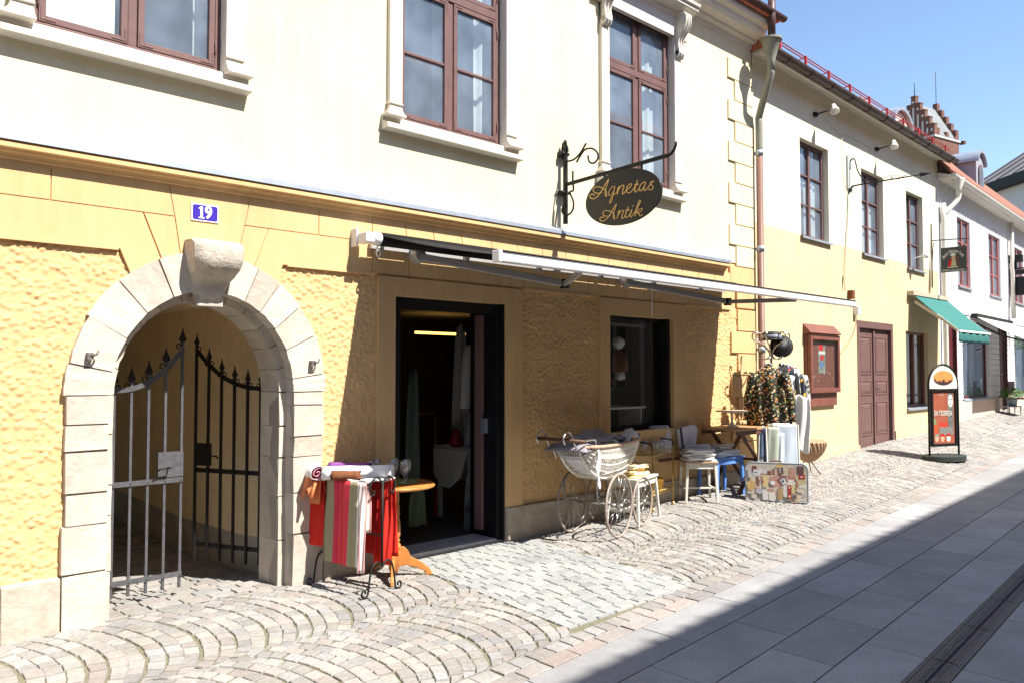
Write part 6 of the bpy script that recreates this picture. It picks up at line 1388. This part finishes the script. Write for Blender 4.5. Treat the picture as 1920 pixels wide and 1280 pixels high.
mb=MB(); mb.M=m2_; mb.add([(x0_+.07,-.09,z0_+.07),(x1_-.07,-.09,z0_+.07),(x1_-.07,-.09,z1_-.07),(x0_+.07,-.09,z1_-.07)],[(0,1,2,3)]); mb.build('pane',M['shopglass'],t_)
mb=MB(); mb.M=m2_; px0=lerp(x0_,x1_,.36); pw_=(x1_-x0_)*.24; pz1=z1_-.12
def pq(u0,u1,v0,v1,m,y): mb=MB(); mb.M=m2_; mb.box(px0+pw_*u0,px0+pw_*u1,y,-.05,pz1-.45*v1,pz1-.45*v0); return mb.build('poster',m,t_)
pq(0,1,0,1,M['printg'],-.0525); pq(.06,.66,.02,.24,mat('print_bright_red',(.6,.03,.03),.5),-.054); pq(.04,.96,.26,.36,M['printw'],-.0545); pq(.3,.75,.40,.55,bpy.data.materials['print_bright_red'],-.0542); pq(.25,.6,.62,.8,mat('print_blue',(.10,.22,.45),.5),-.0544)
for i in range(9): mb=MB(); mb.M=m2_; x=random.uniform(x0_+.12,x1_-.12); z=random.uniform(z0_+.15,z1_-.5); mb.box(x,x+.018,-.0525,-.05,z,z+.014); mb.build('paper_scrap',M['printw'],t_)
# antique sign (square)
SXx=(H2.M@LX(1745,470)).x; sy_=(H2.M@LX(1745,470)).y
t_=thing('square_shop_sign',(SXx,sy_,3.6),'square dark sign reading Antikvariat Mikrokosmos on a thin bracket, above the green awning','sign')
sq=lambda x,y:PXc(x,y,SXx)
mb=MB(); a_=sq(1744,452); mb.tube([(SXx,sy_-.02,sq(1744,420).z),(SXx,sy_-.02,sq(1744,540).z)],.012,6); mb.tube([(SXx,sy_-.02,a_.z),tuple(sq(1818,447))],.011,6); mb.tube([tuple(sq(1750,455)),(SXx,sy_-.02,sq(1744,500).z)],.008,5); mb.build('bracket',M['blackm'],t_)
c4=[sq(1764,466),sq(1812,461),sq(1813,508),sq(1765,512)]; yc0=(c4[0].y+c4[3].y)/2; yc1=(c4[1].y+c4[2].y)/2; zc0=(c4[2].z+c4[3].z)/2; zc1=(c4[0].z+c4[1].z)/2
Mq=frame((SXx-.012,yc0,zc0),(0,-1,0),(0,0,1)); Wq=abs(yc0-yc1); Hq=zc1-zc0
mb=MB(); mb.M=Mq; mb.box(0,Wq,0,Hq,-.02,0.0); sgn=mb.build('sign_board',mat('dark_sign_board',(.055,.055,.05),.5),t_,bevel=.003)
mb=MB(); mb.tube([tuple(c4[0]+Vector((0,0,0))),(SXx,c4[0].y,a_.z)],.004,5); mb.tube([(SXx,yc1+.03,zc1),(SXx,yc1+.03,a_.z+.04)],.004,5); mb.build('hanging_rod',M['blackm'],t_)
wd_='Antikvariat'
for i,ch in enumerate(wd_):
    an=R(62-124*i/(len(wd_)-1)); cx_=Wq/2+Wq*.42*math.sin(-an); cy_=Hq*.42+Hq*.42*math.cos(an)*1.0
    text(ch,Hq*.20,Mq@Matrix.Translation((cx_,cy_,.002))@Matrix.Rotation(an*.75,4,'Z'),M['printw'],sgn,'lettering',bold=.001)
text('Mikrokosmos',Hq*.15,Mq@Matrix.Translation((Wq/2,Hq*.07,.002)),M['printw'],sgn,'lettering',sx=.95)
def sp(poly,m,z,nm='emblem'): mb=MB(); mb.M=Mq; mb.add([(Wq*x,Hq*y,z) for x,y in poly],[tuple(range(len(poly)))]); mb.build(nm,m,sgn)
el=lambda cx_,cy_,a_,b_:[(cx_+a_*math.cos(2*math.pi*k/16),cy_+b_*math.sin(2*math.pi*k/16)) for k in range(16)]
sp([(.26,.18),(.72,.18),(.70,.62),(.55,.70),(.40,.62)],M['teakd'],.0015); sp([(.27,.20),(.42,.22),(.44,.48),(.34,.50)],M['red'],.003); sp([(.40,.22),(.62,.22),(.58,.48),(.44,.46)],mat('print_olive',(.45,.42,.22),.6),.0032); sp(el(.50,.56,.08,.10),M['skin'],.0034); sp([(.37,.64),(.40,.74),(.50,.77),(.60,.70),(.56,.64)],M['printw'],.0038); sp([(.26,.17),(.68,.17),(.68,.20),(.26,.20)],M['printw'],.004)
# little camera like lamp over the third window
p_=H2.M@LX(1712,483); mb=MB(); mb.tube([(p_.x-.12,p_.y,p_.z-.05),(p_.x-.10,p_.y-.22,p_.z)],.008,5); mb.lathe([(0,.05),(.05,.04),(.06,0),(.045,-.05),(0,-.055)],(p_.x-.10,p_.y-.26,p_.z),14); tag(mb.build('wall_lamp',M['enamel'],None,loc=tuple(p_)),'tiny wall lamp in front of the third upper window of the second house','lamp')
# green awning
t_=thing('green_awning',(15.7,.1,2.7),'green cloth awning sloping down over the far shop front of the yellow house','awning')
yw=(H2.M@LX(1720,560)).y
tl=P(1712,549,yw-.10); tr2=P(1772,563,yw-.10); bl_=P(1797,622,-.62); br_=P(1855,623,-.62)
zb_=(bl_.z+br_.z)/2; zt_=(tl.z+tr2.z)/2; xl,xr=bl_.x,br_.x
tlx,trx=tl.x,max(tr2.x,tl.x+1.5)
mb=MB(); mb.surf(lambda u,v:(lerp(lerp(xl,xr,u),lerp(xl,xr,u),v),lerp(yw-.08,-.62,v),lerp(zt_,zb_,v)-.02*math.sin(math.pi*v)),12,8); mb.build('awning_cloth',M['green'],t_,solid=.004)
mb=MB(); mb.surf(lambda u,v:(lerp(xl,xr,u),-.625-.01*math.sin(u*30),lerp(zb_-.02,zb_-.20-.012*abs(math.sin(u*25)),v)),48,3); mb.build('valance',M['green'],t_,solid=.004)
mb=MB(); mb.box(xl-.01,xr+.01,-.645,-.605,zb_-.025,zb_+.012); mb.build('front_bar',M['alu'],t_)
mb=MB(); mb.box(xl-.10,xr,yw-.14,yw,zt_-.03,zt_+.05); mb.build('roller_box',mat('beige_housing',(.45,.40,.30),.6),t_)
for x in(xl+.02,xr-.05):
    mb=MB(); mb.bar((x,yw-.12,zt_-.15),(x,-.35,zt_-.50),.05,.05); mb.bar((x,-.35,zt_-.50),(x,-.60,zb_),.035,.04); mb.build('awning_arm',mat('beige_housing',(.45,.40,.30),.6) if x<xl+.1 else M['grey'],t_)
# ================================================================ THIRD HOUSE (white boards)
b3=thing('white_board_house',tuple(H3.o),'third house, white vertical boards with red tiled roof and shop fronts','house'); m3=H3.M; L3=17.
Q=lambda x,y,o=0:H3.loc(x,y,o)
zw0,zw1=Q(1853,553).z,Q(1853,437).z; 
wx=[(Q(1795,470).x,Q(1819,470).x),(Q(1853,490).x,Q(1875,490).x)]; wwd=wx[1][1]-wx[1][0]; stp=wx[1][0]-wx[0][0]
wins=[(a,b,zw0,zw1) for a,b in wx]+[(wx[1][0]+stp*k,wx[1][0]+stp*k+wwd,zw0,zw1) for k in(1,2,3)]
zs=Q(1850,745).z; ztp=Q(1850,622).z+.12
d1=(Q(1776,625).x,Q(1790,625).x); s1_=(Q(1803,625).x,Q(1850,625).x); d2=(Q(1872,600).x,Q(1884,600).x); s2_=(Q(1900,600).x,Q(1900,600).x+2.6)
holes=wins+[(d1[0],d1[1],.3,ztp),(s1_[0],s1_[1],zs,ztp),(d2[0],d2[1],.3,ztp),(s2_[0],s2_[1],zs,ztp),(s2_[1]+.6,s2_[1]+1.4,.3,ztp),(s2_[1]+2,s2_[1]+5,zs,ztp)]
mb=MB(); mb.M=m3; wallsheet(mb,-.1,L3,.1,5.64,0,holes,.12); mb.add([(L3,0,.1),(L3,8,.1),(L3,8,5.6),(L3,0,5.6)],[(0,1,2,3)]); mb.build('wall',M['boards'],b3)
mb=MB(); mb.M=m3; x=.12
while x<L3:      # cover strips
    seg=[(ztp+.25,5.6)]
    for h in wins:
        if h[0]-.03<x<h[1]+.03: seg=[(ztp+.25,h[2]-.06),(h[3]+.05,5.6)]
    for a,b in seg: mb.box(x-.03,x+.03,-.013,.0,a,b)
    x+=.17
mb.box(-.1,L3,-.018,.0,ztp+.18,ztp+.25)
mb.build('board_strips',M['boards'],b3)
for a,b in((d1[1]+.06,s1_[0]-.04),(s1_[1]+.05,d2[0]-.05),(d2[1]+.05,s2_[0]-.05)):
    mb=MB(); mb.M=m3
    for z in[zs+.02+.13*k for k in range(12)]: mb.box(a,b,-.02,0,z,z+.118)
    mb.build('siding',M['boards'],b3,bevel=.003)
mb=MB(); mb.M=m3; mb.box(d1[1],d2[0],-.04,.0,.1,zs-.02); mb.box(d2[1],L3,-.04,0,.1,zs-.02); mb.box(-.1,d1[0],-.04,0,.1,zs-.02); mb.build('plinth',mat('pinkish_plinth',(.66,.50,.40),.9,var=.1,vs=4),b3)
mb=MB(); mb.M=m3; mb.box(-.1,L3,.9,.95,.1,6); 
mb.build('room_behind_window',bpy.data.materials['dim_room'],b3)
for h in wins: casement(b3,m3,h,3,mat('pinkish_window_paint',(.36,.13,.12),.5) if h is wins[0] else bpy.data.materials['pinkish_window_paint'],M['glass'],y=.04)
for a,b in(s1_,s2_,(s2_[1]+2,s2_[1]+5)):
    o_=casement(b3,m3,(a,b,zs,ztp),1,bpy.data.materials['dark_red_door'],M['glass'],y=.03,nm='shop_window',cols_=1,cur=False)
    mb=MB(); mb.M=m3; mb.surf(lambda u,v:(lerp(a+.1,a+.55,u)*1-.12*v*u,.28+.02*math.sin(u*25),lerp(zs+.1,ztp-.1,v)),14,4); mb.surf(lambda u,v:(lerp(b-.5,b-.1,u),.28+.02*math.sin(u*25),lerp(zs+.1,ztp-.1,v)),14,4); mb.build('display_curtain',M['curtain'],o_)
for a,b in(d1,d2,(s2_[1]+.6,s2_[1]+1.4)):
    mb=MB(); mb.M=m3; mb.box(a,b,.04,.09,.2,ztp); dd=mb.build('door',M['darkred'],b3)
    mb=MB(); mb.M=m3; mb.box(a-.05,a,-.03,.06,.2,ztp+.05); mb.box(b,b+.05,-.03,.06,.2,ztp+.05); mb.box(a,b,-.03,.06,ztp,ztp+.05); mb.build('door_frame',M['darkred'],dd)
    mb=MB(); mb.M=m3; mb.tube([(a+.1,.04,1.55),(a+.1,-.02,1.55),(a+.2,-.02,1.55)],.012,6); mb.build('handle',M['chrome'],dd)
ez=Q(1850,380,-.45).z
mb=MB(); mb.M=m3; profx([(0,5.55),(-.22,5.52),(-.25,5.54),(-.25,5.60),(0,5.68)],-.1,L3+.2,mb); mb.build('eaves_board',M['white'],b3)
mb=MB(); mb.M=m3; profx([(-.30+.07*math.cos(a),5.60+.07*math.sin(a)) for a in [math.pi+math.pi*k/10 for k in range(11)]],-.12,L3+.3,mb); mb.build('gutter',M['stoolw'],b3,solid=.004)
mb=MB(); mb.M=m3; nt_=int((L3+.4)/.21)
for k in range(nt_):     # rows of pantiles
    x=-.12+.21*k; mb.surf(lambda u,v:(x+.21*u,-.30+1.8*v,5.64+1.95*v+.05*math.sin(u*2*math.pi)-.02*((v*16)%1)),6,16)
rt3=mb.build('roof',mat('orange_pantile',(.27,.12,.08),.8,var=.3,vs=6),b3,solid=.01)
mb=MB(); mb.M=m3; mb.add([(-.1,1.49,7.57),(L3,1.49,7.57),(L3,8,5.5),(-.1,8,5.5)],[(0,1,2,3)]); mb.build('roof_back',M['tile'],b3)
dz=Q(1838,375,.2); arch_dormer(b3,m3,Q(1838,345,.35).x,.35,Q(1845,360,.35).z-.15,.80,.80,1.5,M['zinc'],mat('dormer_grey_white',(.30,.31,.35),.7))
# roof hopper and pipe at the near corner
mb=MB(); mb.M=m3; mb.lathe([(.12,.0),(.12,-.03),(.05,-.22),(.05,-.30)],(.34,-.30,5.58),14); mb.tube(cr([(.34,-.30,5.30),(.34,-.28,5.15),(.10,-.10,4.85),(.05,-.08,4.75),(.05,-.08,.6)],4),.05,10); mb.build('downpipe',M['stoolw'],b3)
mb=MB(); mb.M=m3; mb.tube([(Q(1890,500).x,-.1,5.7),(Q(1890,500).x,-.1,3.0)],.05,10); mb.build('downpipe',M['white'],b3)
# white awnings on the third house
def awn3(x0,x1,label,zt_,zb_,ext,gname='white awnings of the board house'):
    o0=m3@Vector(((x0+x1)/2,0,zt_)); t_=thing('white_awning',tuple(o0),label,'awning',gname)
    mb=MB(); mb.M=m3; mb.surf(lambda u,v:(lerp(x0,x1,u),lerp(-.06,-ext,v),lerp(zt_,zb_,v)-.03*math.sin(math.pi*v)),12,8); mb.build('awning_cloth',M['awnw'],t_,solid=.004)
    mb=MB(); mb.M=m3; mb.box(x0-.03,x1+.03,-.14,0,zt_-.05,zt_+.03); mb.build('roller_box',M['blackm'],t_)
    mb=MB(); mb.M=m3; mb.box(x0,x1,-ext-.03,-ext+.02,zb_-.04,zb_+.01); mb.build('front_bar',M['alu'],t_)
    for x in(x0+.06,x1-.06): mb=MB(); mb.M=m3; mb.bar((x,-.1,zt_-.18),(x,-ext*.5,lerp(zt_,zb_,.5)-.16),.04); mb.bar((x,-ext*.5,lerp(zt_,zb_,.5)-.16),(x,-ext,zb_-.03),.035); mb.build('awning_arm',M['blackm'],t_)
awn3(s1_[1]-1.5,s1_[1]+2.2,'white awning behind the green one, on the white board house',Q(1815,590).z,P(1898,636,-.75).z,1.15); awn3(s2_[0]+1.4,s2_[1]+2.6,'farther white awning at the right edge, on the white board house',Q(1815,590).z,P(1898,636,-.75).z,1.15)
# black sign with lamp
SY=Q(1892,505); o0=m3@SY
t_=thing('lamp_sign_bracket',tuple(o0),'black rounded sign with lamp on a bracket at the right edge, beyond the square sign','sign')
bq=lambda x,y:PXc(x,y,o0.x)
mb=MB(); mb.tube([tuple(o0),tuple(o0+Vector((0,-.05,-.9)))],.02,6); mb.tube([tuple(o0+Vector((0,-.03,0))),tuple(bq(1935,504)) if False else tuple(o0+Vector((0,-1.6,.0)))],.02,6); mb.build('bracket',M['blackm'],t_)
mb=MB(); c_=bq(1888,497); mb.box(o0.x-.1,o0.x+.1,o0.y-.32,o0.y+.12,o0.z+.16,o0.z+.36); mb.box(o0.x-.05,o0.x+.05,o0.y-.18,o0.y-.05,o0.z,o0.z+.16); mb.build('lamp_box',M['black'],t_,bevel=.02)
mb=MB(); z1_=bq(1897,516).z; z0_=bq(1897,555).z; y1_=bq(1897,530).y; mb.box(o0.x-.04,o0.x+.04,y1_-1.0,y1_,z0_,z1_-.06); mb.build('sign_board',M['black'],t_,bevel=.05)
mb=MB(); mb.box(o0.x-.06,o0.x+.06,y1_-1.0,y1_-.03,z1_,z1_+.13); mb.build('sign_lamp',M['blackm'],t_,bevel=.03)
# flower pots, bench
def plant(p_,n,r,h,m,name,label,cat='plant',pot=True,grp=None,seed=3):
    rnd=random.Random(seed); t_=thing(name,p_,label,cat,grp)
    if pot: mb=MB(); mb.lathe([(0,0),(.10,0),(.13,.2),(.14,.22),(.12,.21),(0,.18)],tuple(p_),16); mb.build('pot',mat('blue_grey_pot',(.30,.40,.45),.5),t_)
    mb=MB(); b0=Vector(p_)+Vector((0,0,.2 if pot else 0))
    for i in range(n):
        a=rnd.uniform(0,6.28); e=rnd.random()**.5*r; c=b0+Vector((e*math.cos(a),e*math.sin(a),rnd.uniform(0,h)*(1-.5*(e/r)**2))); d=Vector((rnd.gauss(0,1),rnd.gauss(0,1),rnd.gauss(.3,1))).normalized(); s=d.orthogonal().normalized(); l_=rnd.uniform(.03,.06)
        mb.add([c,c+s*l_*.35+d*l_*.5,c+d*l_,c-s*l_*.35+d*l_*.5],[(0,1,2,3)])
    mb.build('foliage',m,t_); return t_
v=m3@Q(1897,740,-.35); v.z=Q(1890,745,-.35).z+.0
fr_=thing('flower_stand',(v.x,v.y,zg(v.x,v.y)),'thin metal stand holding a flower pot by the far dark red door','stand')
mb=MB(); zt_=v.z-.22
for dx,dy in((-.25,-.12),(.25,-.12),(.25,.12),(-.25,.12)): mb.tube([(v.x+dx,v.y+dy,zg(v.x,v.y)),(v.x+dx,v.y+dy,zt_)],.012,5)
mb.build('leg',M['chrome'],fr_); mb=MB(); mb.box(v.x-.27,v.x+.27,v.y-.14,v.y+.14,zt_-.01,zt_+.01); mb.build('top',M['zinc'],fr_)
plant((v.x,v.y,zt_+.01),420,.28,.26,M['leaf'],'flower_pot','bushy bright green potted plant on the metal stand at the far right')
v=m3@Q(1832,742,.25); plant((v.x,v.y,Q(1832,742,.25).z-.1),200,.2,.3,M['leaf'],'window_plant','green plant inside the big shop window of the white house',seed=9)
v=m3@Q(1912,630,-.1); plant((v.x,v.y,v.z-.35),500,.35,.5,M['leafd'],'hanging_ivy','dark hanging ivy above the last shop window at the right edge',pot=False,seed=5)
v=m3@Q(1906,760,-.5); vz=zg(v.x,v.y)
cf=thing('cafe_chair',(v.x+.3,v.y,vz),'dark red chair with pale frame at the right edge of the street','chair')
mb=MB(); mb.box(v.x+.05,v.x+.65,v.y-.22,v.y+.22,vz+.42,vz+.46); mb.build('seat',M['maroon'],cf,bevel=.01); mb=MB(); mb.box(v.x+.1,v.x+.6,v.y+.18,v.y+.21,vz+.5,vz+.85); mb.build('backrest',M['maroon'],cf,bevel=.01)
for dx in(.08,.62):
    for dy in(-.2,.2): mb=MB(); mb.tube([(v.x+dx,v.y+dy,vz),(v.x+dx,v.y+dy,vz+.43)],.015,6); mb.build('leg',M['chrome'],cf)
# ================================================================ FAR BUILDINGS
# brick church tower with stepped gables
TD=80.
def tp(px,py,dd=0): return PD(px,py,TD+dd)
gl=tp(1675,200); gr=tp(1757,230); 
ct=thing('church_tower',(gl.x,gl.y,0),'far brick church tower with stepped gables above the roofs','tower')
# plan axes: front gable faces the viewer's left, side wall recedes to the right
c0=tp(1752,240); c0.z=0            # corner between the two faces
ga=-(vr_:=Vector((fw.y,-fw.x,0)).normalized())*1.0
ux=(tp(1675,240)-tp(1752,240)); ux.z=0; W1=ux.length*1.08; fh=Vector((fw.x,fw.y,0)).normalized(); rh=Vector((fh.y,-fh.x,0)); ux=(-rh*.53+fh*.848); uy=(rh*.848+fh*.53); W1=4.3; W2=4.4
zE=tp(1752,232).z; zB=0; zPk=tp(1700,170).z
def tq(u,v,z): q_=c0+ux*u+uy*v; return (q_.x,q_.y,z)
mb=MB(); 
def tbox(u0,u1,v0,v1,z0_,z1_,m=0):
    mb.m=m; mb.add([tq(u,v,z) for u in(u0,u1) for v in(v0,v1) for z in(z0_,z1_)],[(0,1,3,2),(4,6,7,5),(0,4,5,1),(2,3,7,6),(0,2,6,4),(1,5,7,3)]); mb.m=0
tbox(0,W1,0,W2,0,zE-1.2); tbox(-.12,W1+.12,-.12,W2+.12,zE-1.3,zE-1.1,1)
ns=9; sw=W1/ns
for v0_ in(0,W2-.5):
    for k in range(ns):
        lev=min(k,ns-1-k); tbox(sw*k,sw*(k+1),v0_,v0_+.5,zE-1.2,lerp(zE+.0,zPk,lev/((ns-1)/2)))
        if v0_==0:
            zt_=lerp(zE,zPk,lev/((ns-1)/2)); tbox(sw*k-.03,sw*(k+1)+.03,v0_-.06,v0_+.56,zt_,zt_+.1)
for k in range(7):   # the side face shows lower steps towards the back
    tbox(-.02,.5,.5+k*.8,.5+k*.8+.45,zE-1.2,zE-1.2+.9-.1*k) if k%2==0 else None
mb.build('brick_walls',[M['brick'],M['plaster']],ct)
mb=MB()
for k in range(ns):
    lev=min(k,ns-1-k); zt_=lerp(zE,zPk,lev/((ns-1)/2)); u=sw*(k+.5)
    mb.add([tq(u+sw*.28*math.cos(a),-.04,zt_-.55+sw*.28*math.sin(a)) for a in[2*math.pi*j/14 for j in range(14)]],[tuple(range(14))])
    if zt_-1.1>zE-.9: mb.add([tq(u-sw*.2,-.04,zE-.8),tq(u+sw*.2,-.04,zE-.8)]+[tq(u+sw*.2*math.cos(a),-.04,zt_-1.2+sw*.2*math.sin(a)) for a in[math.pi*j/8 for j in range(9)]],[tuple(range(11))])
mb.build('plaster_niches',M['plaster'],ct)
mb=MB(); mb.add([tq(0,.5,zE-1.),tq(W1/2,.5,zPk-.6),tq(W1/2,W2-.5,zPk-.6),tq(0,W2-.5,zE-1.)],[(0,1,2,3)]); mb.add([tq(W1,.5,zE-1.),tq(W1/2,.5,zPk-.6),tq(W1/2,W2-.5,zPk-.6),tq(W1,W2-.5,zE-1.)],[(0,1,2,3)]); mb.build('roof',M['slate2'],ct)
mb=MB(); mb.tube([tq(W1/2,.25,zPk),tq(W1/2,.25,zPk+1.5)],.04,5); mb.build('spire_rod',M['blackm'],ct)
mb=MB(); mb.tube([tq(W1/2,W2-.25,zPk),tq(W1/2,W2-.25,zPk+3.4)],.03,5); mb.build('lightning_rod',M['blackm'],ct)
mb=MB(); mb.m=0; mb.add([tq(-.03,1.6,zE-4.2),tq(-.03,2.6,zE-4.2),tq(-.03,2.6,zE-2.9),tq(-.03,1.6,zE-2.9)],[(0,1,2,3)]); mb.build('louvre_window',M['plaster'],ct)
# big grey roofed building at the right edge
g0=PD(1845,330,46); g1=PD(1990,300,40)
fb_=thing('grey_roofed_building',(g0.x,g0.y,0),'tall pale building with a grey metal roof behind the white board house','building')
hd=Vector((g1.x-g0.x,g1.y-g0.y,0)); hl=hd.length; hd.normalize(); hn=Vector((-hd.y,hd.x,0)); hn=hn if hn.dot(fw)>0 else -hn
ze0=PD(1852,354,46).z; zr0=PD(1835,306,50).z
def fq(u,v,z): q_=Vector((g0.x,g0.y,0))+hd*u+hn*v; return (q_.x,q_.y,z)
mb=MB(); mb.add([fq(u,v,z) for u in(-.5,hl+12) for v in(0,12) for z in(0,ze0)],[(0,1,3,2),(4,6,7,5),(0,4,5,1),(2,3,7,6),(0,2,6,4),(1,5,7,3)]); mb.build('wall',mat('pale_far_wall',(.55,.55,.56),.9),fb_)
mb=MB(); mb.add([fq(-1.2,-.6,ze0),fq(hl+12,-.6,ze0),fq(hl+12,6,ze0+4.2),fq(-1.2,6,ze0+4.2),fq(-1.2,12.6,ze0),fq(hl+12,12.6,ze0)],[(0,1,2,3),(3,2,5,4),(0,3,4),(1,5,2)]); mb.build('roof',M['slate2'],fb_)
mb=MB()
for k in range(14): mb.bar(fq(-.6+1.3*k,-.62,ze0+.03),fq(-.6+1.3*k,6,ze0+4.25),.07)
mb.build('roof_seam',M['gutter'],fb_)
mb=MB(); mb.add([fq(-1.2,-.62,ze0-.45),fq(hl+12,-.62,ze0-.45),fq(hl+12,-.62,ze0+.02),fq(-1.2,-.62,ze0+.02),fq(-1.2,0,ze0-.45),fq(hl+12,0,ze0-.45)],[(0,1,2,3),(0,1,5,4)]); mb.build('eaves_band',M['black'],fb_)
mb=MB()
for k in range(7): mb.add([fq(1+2.4*k,-.03,ze0-2.9),fq(2.1+2.4*k,-.03,ze0-2.9),fq(2.1+2.4*k,-.03,ze0-1.2),fq(1+2.4*k,-.03,ze0-1.2)],[(0,1,2,3)])
mb.build('window',mat('green_grey_pane',(.20,.24,.22),.3),fb_)
# ================================================================ OPPOSITE SIDE OF THE STREET (behind the camera)
HO=8.4; EO=HO/1.38
def oy(X,base): return -2.78+.066*(X-3.2)-base
ob=thing('opposite_house',(4,-9,0),'tall plain grey plaster house across the street, casting the street shadow','house')
OP=Pl(-30,oy(-30,EO+.55),1,.066)
mb=MB(); mb.M=OP.M; hs=[]
x=1.2
while x<62:
    for z in(1.1,4.6): hs.append((x,x+1.1,z,z+1.9))
    x+=2.7
wallsheet(mb,0,64,-.5,HO-.2,0,hs,-.2); mb.add([(x_,-9 if y_ else 0,z_) for x_ in(0,64) for y_ in(0,1) for z_ in(-.5,HO-.2)],[(0,1,3,2),(4,6,7,5),(2,3,7,6)])
mb.add([(0,-.25,-.5),(64,-.25,-.5),(64,-.25,HO-.2),(0,-.25,HO-.2)],[(0,1,2,3)])
mb.build('wall',mat('opposite_plaster',(.30,.26,.21),.9,var=.1,vs=1),ob)
for k,h in enumerate(hs): 
    if h[0]<20 or h[0]>52: continue
    fr=MB(); fr.M=OP.M; a,b,c,d=h
    for q in((a,a+.06,c,d),(b-.06,b,c,d),(a,b,c,c+.06),(a,b,d-.06,d),((a+b)/2-.03,(a+b)/2+.03,c,d)): fr.box(q[0],q[1],-.16,-.10,q[2],q[3])
    o_=fr.build('window',M['white'],ob); g=MB(); g.M=OP.M; g.box(a,b,-.19,-.18,c,d); g.build('pane',mat('dark_pane',(.03,.035,.04),.08) if k==0 or 'dark_pane' not in bpy.data.materials else bpy.data.materials['dark_pane'],o_)
mb=MB(); mb.M=OP.M; mb.add([(0,.55,HO),(64,.55,HO),(64,-4.5,HO+2.6),(0,-4.5,HO+2.6),(0,-9.5,HO-.2),(64,-9.5,HO-.2),(0,.55,HO-.12),(64,.55,HO-.12),(0,0,HO-.2),(64,0,HO-.2)],[(0,1,2,3),(3,2,5,4),(0,1,7,6),(6,7,9,8)])
x=0
while x<64: mb.lathe([(.03,-.3),(.03,random.uniform(.0,.03))],(x,.55,HO+.008),7,'y'); x+=random.uniform(.25,.4)
mb.build('roof',M['tile'],ob)
